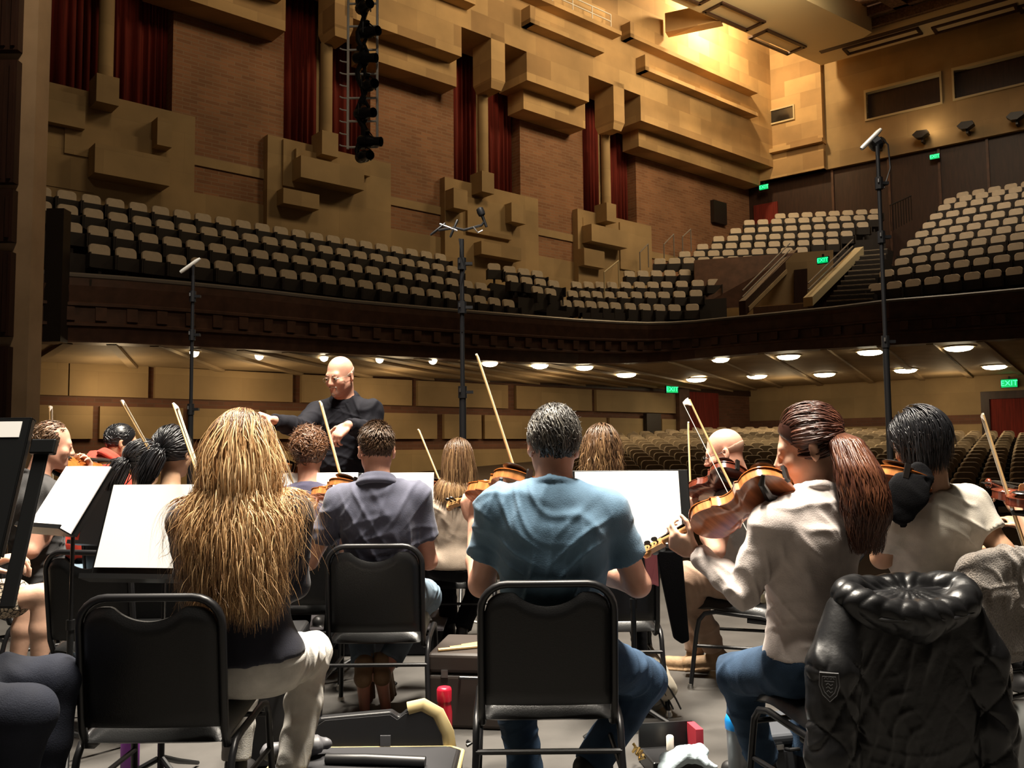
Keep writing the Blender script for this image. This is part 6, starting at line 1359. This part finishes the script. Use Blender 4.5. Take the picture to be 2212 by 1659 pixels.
# ---------------------------------------------------------------- players cut by the frame
p1_ = human('person with bare knees in a printed skirt at the left edge, mostly out of view', (-2.68, 3.98, .56), (-2.74, 3.9, 1.10), (-2.74, 3.93, 1.24), -40, (0, 5, 0), {'L': (V((-2.55, 4.3, .85)), P(-30, 1190, 4.2)), 'R': (V((-2.75, 3.8, .85)), P(-12, 1215, 4.0), V((1, .2, .3)), V((0, 0, -1)))}, {'L': (P(60, 1290, 4.40), P(30, 1470, 4.4), (.8, .5, 0)), 'R': (P(92, 1284, 4.08), P(84, 1478, 4.10), (.8, .5, 0))}, 'top_dark', ('skirt_print', 'skirt', .80), sex='f', h=.007, seed=41, skin='skin_fair')
p2_ = human('person in dark jeans at the bottom left corner, only the bent legs in view', (-1.86, 2.45, .56), (-1.92, 2.4, 1.12), (-1.92, 2.43, 1.27), -62, (0, 5, 0), {'L': (V((-1.75, 2.68, .86)), V((-1.62, 2.7, .9))), 'R': (V((-1.9, 2.2, .86)), V((-1.6, 2.3, .9)))}, {'L': (P(118, 1470, 2.66), P(70, 1800, 2.62), (.9, .3, 0)), 'R': (P(60, 1540, 2.42), P(-40, 1850, 2.5), (.9, .3, 0))}, 'top_dark', ('denim_dark', 'long'), h=.0065, seed=43)
p3_ = human('person at the right edge holding a dark violin, almost wholly out of view', (2.55, 4.05, .55), (2.55, 4.05, 1.10), (2.55, 4.08, 1.25), 20, (10, 6, 0), {'L': (P(2250, 1190, 4.05), P(2200, 1110, 4.15)), 'R': (P(2300, 1200, 4.1), P(2212, 1140, 4.3))}, None, 'top_dark', ('trouser_black', 'long'), h=.008, seed=45, skin='skin_tan')
for p, hm, sd in ((p1_, 'hair_dark_brown', 51), (p2_, 'hair_brown', 52), (p3_, 'hair_dark_brown', 53)):
    cp = hcap(p['HM'], .008, [((0, .06, .03), (0, 1, -.5)), ((0, -.03, -.07), (0, .45, -1))], h=.008)
    path, rng = strands(700, notface(-.66, .5), lambda d, rng: np.stack([d[:, 0] * .5 + .2, -d[:, 2], -.4 + 0 * d[:, 0]], 1) + rng.normal(size=(len(d), 3)) * .2, lambda d, r: r.uniform(.03, .06, len(d)), sd, p['HM'], steps=6, off=.14, hug=.9)
    hair(p, path, rng, .004, hm, tint_rand(0, 1), cp)
# ================================================================== COATS, CASES, BOTTLES AND FLOOR THINGS
mat('puffer', (.0055, .0055, .006), .36, spec=.4, bump=.12, bscale=38); mat('boucle', (.25, .215, .185), .95, var=.45, vscale=160, bump=1.0, bscale=170, sheen=.3); mat('badge_grey', (.10, .10, .105), .5)
mat('case_black', (.012, .012, .013), .4); mat('case_plush', (.010, .010, .013), .95, sheen=.2); mat('case_cream', (.62, .50, .25), .5); mat('bottle_red', (.55, .012, .035), .3, coat=.3); mat('bottle_purple', (.20, .05, .26), .35); mat('lid_blue', (.01, .22, .60), .3)
mat('shaker', (.42, .44, .46), .3, trans=.45); mat('grey_shell', (.16, .165, .16), .35, coat=.3); mat('case_brown', (.03, .022, .018), .55); mat('slate_case', (.05, .055, .065), .5); mat('white_cloth', (.60, .72, .78), .9, bump=.3, bscale=90)
mat('pink_cloth', (.55, .18, .20), .9); mat('bag_cream', (.55, .50, .40), .7); mat('olive', (.08, .075, .05), .7); mat('gold', (.6, .42, .15), .3, metal=1); mat('book_red', (.5, .03, .05), .6); mat('grey_bag', (.12, .12, .13), .45)
M4 = CHAIRS['C4'].matrix_world; c4 = lambda x, y, z: M4 @ V((x, y, z)); R4 = [list(r) for r in M4.to_3x3().transposed()]
s = SDF()
s.box(c4(0, -.285, .40), (.205, .035, .40), R4, rd=.03, k=.03); s.box(c4(0, -.20, .70), (.20, .03, .11), R4, rd=.03, k=.03)
s.chain([c4(-.19, -.255, .765), c4(-.265, -.285, .62), c4(-.285, -.30, .40), c4(-.285, -.31, .20), c4(-.26, -.31, -.0)], [.060, .068, .066, .062, .055], k=.025)
s.chain([c4(.19, -.255, .765), c4(.255, -.285, .62), c4(.265, -.30, .42), c4(.27, -.30, .22), c4(.265, -.30, .04)], [.060, .062, .056, .052, .046], k=.025)
s.cap(c4(-.15, -.30, .1), c4(.0, -.33, .08), .06, .07, k=.04)
me = s.mesh('puffer_jacket', .0055, 'puffer')
v = coords(me); nr = normals(me); Mi4 = np.array(M4.inverted()); lv = v @ Mi4[:3, :3].T + Mi4[:3, 3]
a = (lv[:, 0] * 1.15 + lv[:, 2] * .8 + .01 * np.sin(lv[:, 2] * 40)) / .125; b = (-lv[:, 0] * 1.15 + lv[:, 2] * .8 + .01 * np.sin(lv[:, 0] * 50)) / .125
puff = np.minimum(np.abs(np.sin(np.pi * a)), np.abs(np.sin(np.pi * b))) ** .45; fade = np.clip((.70 - lv[:, 2]) / .1, 0, 1) * np.clip((np.abs(lv[:, 0]) - .14) / .06, .15, 1)
setco(me, v + nr * ((puff - .6) * .012 * fade)[:, None]); folds(me, .003, 45, 77)
jk = link(me, 'puffer_jacket', loc=c4(0, -.285, 0)); tag(jk, 'black quilted puffer jacket with ruched hood hung over a chair back', 'jacket')
bpy.context.view_layer.update()
s = SDF(); ring = [c4(.195 * math.cos(t), -.255 + .075 * math.sin(t) - .02, .800 + .028 * math.sin(t) + .012 * math.cos(2 * t)) for t in np.linspace(0, 2 * math.pi, 29)]
s.chain(ring, [.034 + .003 * math.sin(1.3 * i) for i in range(29)], k=.02); s.chain([c4(-.17, -.30, .77), c4(0, -.325, .735), c4(.17, -.30, .76)], [.035, .045, .035], k=.03); s.ell(c4(0, -.26, .79), (.17, .06, .03), R4, k=.02)
me = s.mesh('hood', .005, 'puffer'); v = coords(me); nr = normals(me); lv = v @ Mi4[:3, :3].T + Mi4[:3, 3]; an = np.arctan2(lv[:, 1] + .275, lv[:, 0] * .6)
setco(me, v + nr * (.0045 * np.abs(np.sin(an * 9 + 1.2 * np.sin(lv[:, 2] * 50) + lv[:, 0] * 9)) ** .8 + .0015 * np.sin(lv[:, 0] * 90 + 3 * np.sin(lv[:, 2] * 40)))[:, None]); link(me, 'hood', jk)
m = MBd(); m.tube([c4(.205 * math.cos(t), -.275 + .075 * math.sin(t) - .035, .775 + .02 * math.sin(t)) for t in np.linspace(math.pi, 2 * math.pi, 17)], .006, 8); link(m.mesh('hood_cord', 'case_black', True), 'hood_cord', jk)
# shield badge on the sleeve
bc = c4(-.318, -.345, .595); zb = V((0, 0, 1)); nb = (V(CAM) - bc); nb.z = 0; nb.normalize(); xb = zb.cross(nb) * 1.0; xb = V((-nb.y, nb.x, 0))
BM = Matrix.Identity(4)
for i in range(3): BM[i][0], BM[i][1], BM[i][2], BM[i][3] = xb[i], -nb[i], zb[i], bc[i]
sh_ = [(-.024, .034), (.024, .034), (.026, .0), (.018, -.024), (0, -.042), (-.018, -.024), (-.026, .0)]
m = MBd(); m.prism(sh_, -.006, .012, BM); bd = link(m.mesh('badge', 'case_black'), 'badge', jk); bpy.context.view_layer.update()
m = MBd()
for f in (1.0, .72): m.tube([BM @ V((x * f, -.007, z * f)) for x, z in sh_], .0014, 6, closed=True)
m.tube([BM @ V(q) for q in [(-.013, -.007, .018), (-.009, -.007, .024), (-.004, -.007, .017), (0, -.007, .026), (.004, -.007, .017), (.009, -.007, .024), (.013, -.007, .018)]], .0015, 6); m.tube([BM @ V((-.012, -.007, .012)), BM @ V((.012, -.007, .012))], .0014, 6)
for z in (.003, -.006, -.016): m.tube([BM @ V((-.009 + abs(z) * .1, -.007, z)), BM @ V((-.003, -.007, z + .004)), BM @ V((.003, -.007, z - .002)), BM @ V((.009 - abs(z) * .1, -.007, z + .002))], .0015, 6)
link(m.mesh('badge_emblem', 'badge_grey'), 'badge_emblem', bd)
# cardigan
M5 = CHAIRS['C5'].matrix_world; c5 = lambda x, y, z: M5 @ V((x, y, z)); R5 = [list(r) for r in M5.to_3x3().transposed()]
s = SDF(); s.box(c5(0, -.255, .63), (.232, .040, .205), R5, rd=.045, k=.03); s.box(c5(.02, -.275, .58), (.19, .03, .13), R5, rd=.03, k=.03)
s.chain([c5(-.215, -.27, .74), c5(-.225, -.29, .50), c5(-.215, -.30, .30), c5(-.21, -.30, .12)], [.035, .042, .038, .030], k=.03, fl=((*(M5.to_3x3() @ V((0, 1, 0))),), .6))
s.cap(c5(-.15, -.30, .50), c5(-.10, -.31, .40), .045, .03, k=.03); s.cap(c5(.12, -.30, .48), c5(.2, -.30, .42), .05, .04, k=.03)
s.ell(c5(-.02, -.31, .40), (.085, .06, .06), R5, k=.02, sub=True)
me = s.mesh('cardigan', .006, 'boucle'); folds(me, .013, 30, 91); cg = link(me, 'cardigan', loc=c5(0, -.25, .3)); tag(cg, 'grey speckled knitted cardigan draped over the chair back at the right edge', 'cardigan')
# open violin case
e = empty('violin_case', Matrix.Translation((-.55, 3.55, 0)), label='open black violin case with a cream edge on the floor between two front chairs', cat='violin case'); o = e.matrix_world.translation
ol = [P(px, py, 3.56) - o for px, py in [(636, 1628), (660, 1575), (694, 1550), (745, 1545), (845, 1536), (862, 1548), (880, 1533), (912, 1525), (944, 1543), (964, 1585), (970, 1625), (962, 1670), (640, 1670)]]
poly = [(q.x, max(q.z, .03)) for q in ol]
m = MBd(); m.prism(poly, .0, .05); m.obj('lid', 'case_black', parent=e, bevel=.008)
m = MBd(); cx = sum(p_[0] for p_ in poly) / len(poly); cz = .12; m.prism([((x - cx) * .93 + cx, (z - cz) * .88 + cz) for x, z in poly], -.004, .01); m.obj('lid_lining', 'case_plush', parent=e)
m = MBd(); q = [V((x, -.01, z)) for x, z in poly[6:12]]; m.tube([v + V((.004, .02, .002)) for v in q], .018, 10, flat=1.6); m.obj('lid_rim', 'case_cream', parent=e, smooth=True)
bp_ = [(-.36, -.30), (-.30, -.36), (.12, -.40), (.28, -.40), (.34, -.30), (.345, -.05), (.30, -.01), (-.30, -.01), (-.36, -.08)]
def flatslab(name, poly, z0, z1, mt, par, **k):
    m = MBd(); n = len(poly); m.add([(x, y, z0) for x, y in poly] + [(x, y, z1) for x, y in poly], [tuple(range(n - 1, -1, -1)), tuple(range(n, 2 * n))] + [(i, (i + 1) % n, (i + 1) % n + n, i + n) for i in range(n)]); return m.obj(name, mt, parent=par, **k)
flatslab('base', bp_, 0, .085, 'case_black', e, bevel=.015); flatslab('base_lining', [(x * .93, (y + .2) * .88 - .2) for x, y in bp_], .08, .089, 'case_plush', e)
m = MBd(); m.tube([(x * 1.0, y, .075) for x, y in bp_], .009, 8, closed=True); m.obj('base_rim', 'case_cream', parent=e, smooth=True)
m = MBd(); m.box((.02, -.014, .085), (.06, -.006, .125)); m.obj('velcro_tab', 'grey_bag', parent=e)
m = MBd(); m.tube([(.36, -.01, .10), (.375, -.02, .095), (.36, -.03, .09)], .008, 6); m.obj('latch', 'case_black', parent=e)
s = SDF(); g = V((-.86, 3.38, .10)); s.cap(g + V((-.06, 0, .02)), g + V((.10, .03, .03)), .035, .03, k=.03); s.cap(g + V((.05, .04, .05)), g + V((.14, .06, .03)), .03, .02, k=.02)
me = s.mesh('strap_pouch', .006, 'grey_bag'); folds(me, .006, 50, 3); tag(link(me, 'pouch', loc=g), 'shiny dark grey pouch lying on the left of the open violin case', 'pouch')
m = MBd(); m.tube([(-.70, 3.34, .105), (-.55, 3.32, .11), (-.33, 3.30, .105)], .02, 10); tag(m.obj('umbrella', 'case_black', smooth=True), 'slim black folded umbrella lying in the open violin case', 'umbrella')
# bottles
def bottle(x, y, prof, mts, lab, nm='water_bottle'):
    e = empty(nm, Matrix.Translation((x, y, 0)), label=lab, cat='bottle')
    for n_, pr, mt in mts:
        m = MBd(); m.lathe(pr, 24); m.obj(n_, mt, parent=e, smooth=True, ang=50)
    return e
q = P(960, 1590, 3.76); bottle(q.x, 3.76, None, [('body', [(.030, 0), (.033, .01), (.033, .15), (.028, .185), (.028, .195)], 'bottle_red'), ('cap', [(.031, .195), (.0315, .24), (.027, .25), (.02, .252)], 'bottle_red')], 'bright red water bottle on the floor left of the front centre chair')
q = P(1596, 1600, 3.36); e = bottle(q.x, 3.36, None, [('body', [(.036, 0), (.039, .01), (.045, .185), (.045, .2)], 'shaker'), ('lid', [(.049, .195), (.050, .225), (.043, .245), (.03, .25)], 'lid_blue')], 'clear shaker bottle with a blue lid by the ponytail woman\'s chair', 'shaker_bottle')
m = MBd(); m.box((-.035, -.012, .25), (.012, .014, .268)); m.tube([(-.02, 0, .255), (-.03, 0, .275), (.005, 0, .282), (.02, 0, .262)], .010, 8); m.obj('flip_cap', 'paper', parent=e)
q = P(281, 1630, 3.3); bottle(q.x, 3.3, None, [('body', [(.030, 0), (.033, .01), (.033, .19), (.02, .21)], 'bottle_purple'), ('cap', [(.022, .21), (.022, .25)], 'case_black')], 'purple bottle under the front left chair')
# cases
def hardcase(name, lo, hi, yaw, mt, lab, cat='case', extras=()):
    cx, cy = (lo[0] + hi[0]) / 2, (lo[1] + hi[1]) / 2; e = empty(name, TR(cx, cy, lo[2], yaw), label=lab, cat=cat); hx, hy, hz = (hi[0] - lo[0]) / 2, (hi[1] - lo[1]) / 2, hi[2] - lo[2]
    m = MBd(); m.box((-hx, -hy, 0), (hx, hy, hz * .72)); m.obj('body', mt, parent=e, bevel=.018, seg=3); m = MBd(); m.box((-hx, -hy, hz * .73), (hx, hy, hz)); m.obj('lid', mt, parent=e, bevel=.018, seg=3)
    m = MBd(); m.tube([(-.05, -hy - .004, hz * .68), (-.045, -hy - .025, hz * .70), (.045, -hy - .025, hz * .70), (.05, -hy - .004, hz * .68)], .007, 8); m.obj('handle', 'case_black', parent=e, smooth=True)
    for sx in (-.6, .6): m = MBd(); m.box((hx * sx - .015, -hy - .006, hz * .68), (hx * sx + .015, -hy + .002, hz * .78)); m.obj('latch', 'steel', parent=e)
    return e
a = P(925, 1500, 4.0); hardcase('equipment_case', (a.x + .02, 4.0, 0), (a.x + .42, 4.42, .33), math.radians(-8), 'case_brown', 'dark brown-black upright case beside the red bottle'); ec = V((a.x + .2, 4.2, .33))
for k in range(3): m = MBd(); m.tube([ec + V((-.16 + .05 * k, -.15 + .04 * k, .008)), ec + V((.12, -.05 + .05 * k, .008))], .008, 8); tag(m.obj('stick', 'bow_stick', smooth=True), 'thin pale wooden stick lying on the dark case by the red bottle', 'stick', 'wooden sticks on the dark case')
a = P(605, 1500, 3.75); e = hardcase('instrument_case', (a.x - .13, 3.55, 0), (a.x + .06, 4.15, .46), math.radians(6), 'case_black', 'black hard instrument case standing between the blonde player and the polo man')
m = MBd(); m.box((.02, -.3065, .05), (.08, -.3015, .075)); m.obj('label_sticker', 'paper', parent=e)
a = P(1690, 1610, 3.45); hardcase('slate_case', (a.x - .12, 3.38, 0), (a.x + .12, 3.66, .17), .25, 'slate_case', 'slate-grey flat case behind the jacket-draped chair, beside the blue-lidded bottle')
s = SDF(); q = P(2215, 1600, 3.30); s.box(V((q.x, q.y, .15)), (.15, .10, .15), None, rd=.10, k=.02); me = s.mesh('shell_case', .007, 'grey_shell'); e = link(me, 'shell_case', loc=(q.x, q.y, 0)); tag(e, 'rounded grey hard-shell case at the right edge under the cardigan chair', 'case')
bpy.context.view_layer.update(); m = MBd(); m.lathe([(.022, 0), (.022, .02), (.012, .025)], 14, Matrix.Translation((q.x - .135, q.y - .06, .17)) @ Matrix.Rotation(-math.pi / 2, 4, 'Y')); link(m.mesh('wheel', 'case_black', True), 'wheel', e)
# small open case with a cloth and keys
e = empty('accessory_case', TR(P(1455, 1625, 3.5).x, 3.5, 0, .15), label='small open black accessory case under a pale cloth, right of the centre chair', cat='case')
m = MBd(); m.box((-.11, -.09, 0), (.11, .09, .06)); m.obj('tray', 'case_black', parent=e, bevel=.008); m = MBd(); m.box((-.11, .09, .0), (.11, .10, .15)); m.obj('lid', 'case_black', parent=e)
m = MBd(); m.box((.085, -.02, .06), (.115, .08, .15)); m.obj('divider', 'book_red', parent=e)
m = MBd(); m.tube([(-.14 + .01 * math.sin(i * 2), -.06 + .012 * i, .07 + .012 * math.cos(i * 1.7)) for i in range(12)], .006, 6); m.obj('chain', 'gold', parent=e, smooth=True)
m = MBd(); m.lathe([(.015, .0), (.015, .05), (.011, .055)], 12, Matrix.Translation((.0, .04, .06))); m.obj('vial', 'ivory', parent=e, smooth=True)
s = SDF(); q = V((P(1478, 1630, 3.38).x, 3.36, .085)); s.cap(q + V((-.06, 0, 0)), q + V((.05, .03, .02)), .035, .045, k=.03, fl=((0, 0, 1), .5)); s.cap(q + V((-.075, -.03, -.02)), q + V((0, .0, .03)), .03, .03, k=.02, fl=((0, 0, 1), .5)); s.cap(q + V((.04, 0, .01)), q + V((.10, -.02, -.02)), .035, .012, k=.02, fl=((0, 0, 1), .5)); s.ell(q + V((.03, -.05, -.01)), (.03, .03, .02), None, k=.01, sub=True)
me = s.mesh('cloth', .0045, 'white_cloth'); folds(me, .006, 45, 12); tag(link(me, 'cleaning_cloth', loc=q), 'crumpled pale blue-white cloth on the small open case right of the centre chair', 'cloth')
# bag under the shiny chair
s = SDF(); q = P(1402, 1440, 4.25); s.ell(V((q.x, 4.3, .13)), (.11, .13, .13), None, k=.02); s.cap(V((q.x - .05, 4.22, .2)), V((q.x + .06, 4.2, .12)), .06, .05, k=.03)
me = s.mesh('tote_bag', .007, 'bag_cream'); folds(me, .008, 26, 8); e = link(me, 'tote_bag', loc=(q.x, 4.3, 0)); tag(e, 'cream bag with dark straps under the shiny-seated chair', 'bag'); bpy.context.view_layer.update()
for k in range(3): m = MBd(); m.tube([V((q.x - .10 + .035 * k + .16 * u_, 4.17 - .03 * math.sin(u_ * 3), .22 + .05 * math.sin(math.pi * u_ * .9) - .20 * u_)) for u_ in np.linspace(0, 1, 8)], .008, 8, flat=.5); link(m.mesh('strap', 'case_black', True), 'strap', e)
# hanging cloths by the centre stand
q = [P(1392, 1198, 3.9), P(1420, 1196, 3.9), P(1424, 1268, 3.88), P(1410, 1262, 3.88), P(1402, 1274, 3.88)]
m = MBd(); m.add(q + [v + V((0, .025, 0)) for v in q], [(0, 1, 2, 3, 4), (9, 8, 7, 6, 5)] + [(i, (i + 1) % 5, (i + 1) % 5 + 5, i + 5) for i in range(5)]); tag(m.obj('polishing_cloth', 'pink_cloth', bevel=.006), 'pink cloth hanging from the centre music stand beside the blue man\'s elbow', 'cloth')
q = [P(1416, 1188, 4.06), P(1445, 1190, 4.06), P(1474, 1188, 4.06), P(1490, 1385, 4.02), P(1474, 1392, 4.02), P(1456, 1380, 4.02)]
m = MBd(); m.add(q + [v + V((0, .03, 0)) for v in q], [tuple(range(6)), tuple(range(11, 5, -1))] + [(i, (i + 1) % 6, (i + 1) % 6 + 6, i + 6) for i in range(6)]); tag(m.obj('black_garment', 'trouser_black', bevel=.008), 'black garment hanging down behind the centre music stand', 'garment')
a = PZ(150, 1430, 0); e = empty('book', TR(a.x, a.y, 0, .4), label='red and white booklet lying on the floor at far left', cat='book'); m = MBd(); m.box((-.12, -.15, 0), (.12, .15, .008)); m.obj('pages', 'paper', parent=e); m = MBd(); m.box((-.12, -.15, .008), (.12, .15, .012)); m.obj('cover', 'book_red', parent=e)
q = [PZ(px, py, .008) for px, py in [(925, 1352), (960, 1340), (1000, 1338), (1035, 1345), (1070, 1338)]]; m = MBd(); m.tube(q, .008, 6); tag(m.obj('floor_cable', 'ivory', smooth=True), 'pale cable lying on the stage floor beyond the centre chair', 'cable')
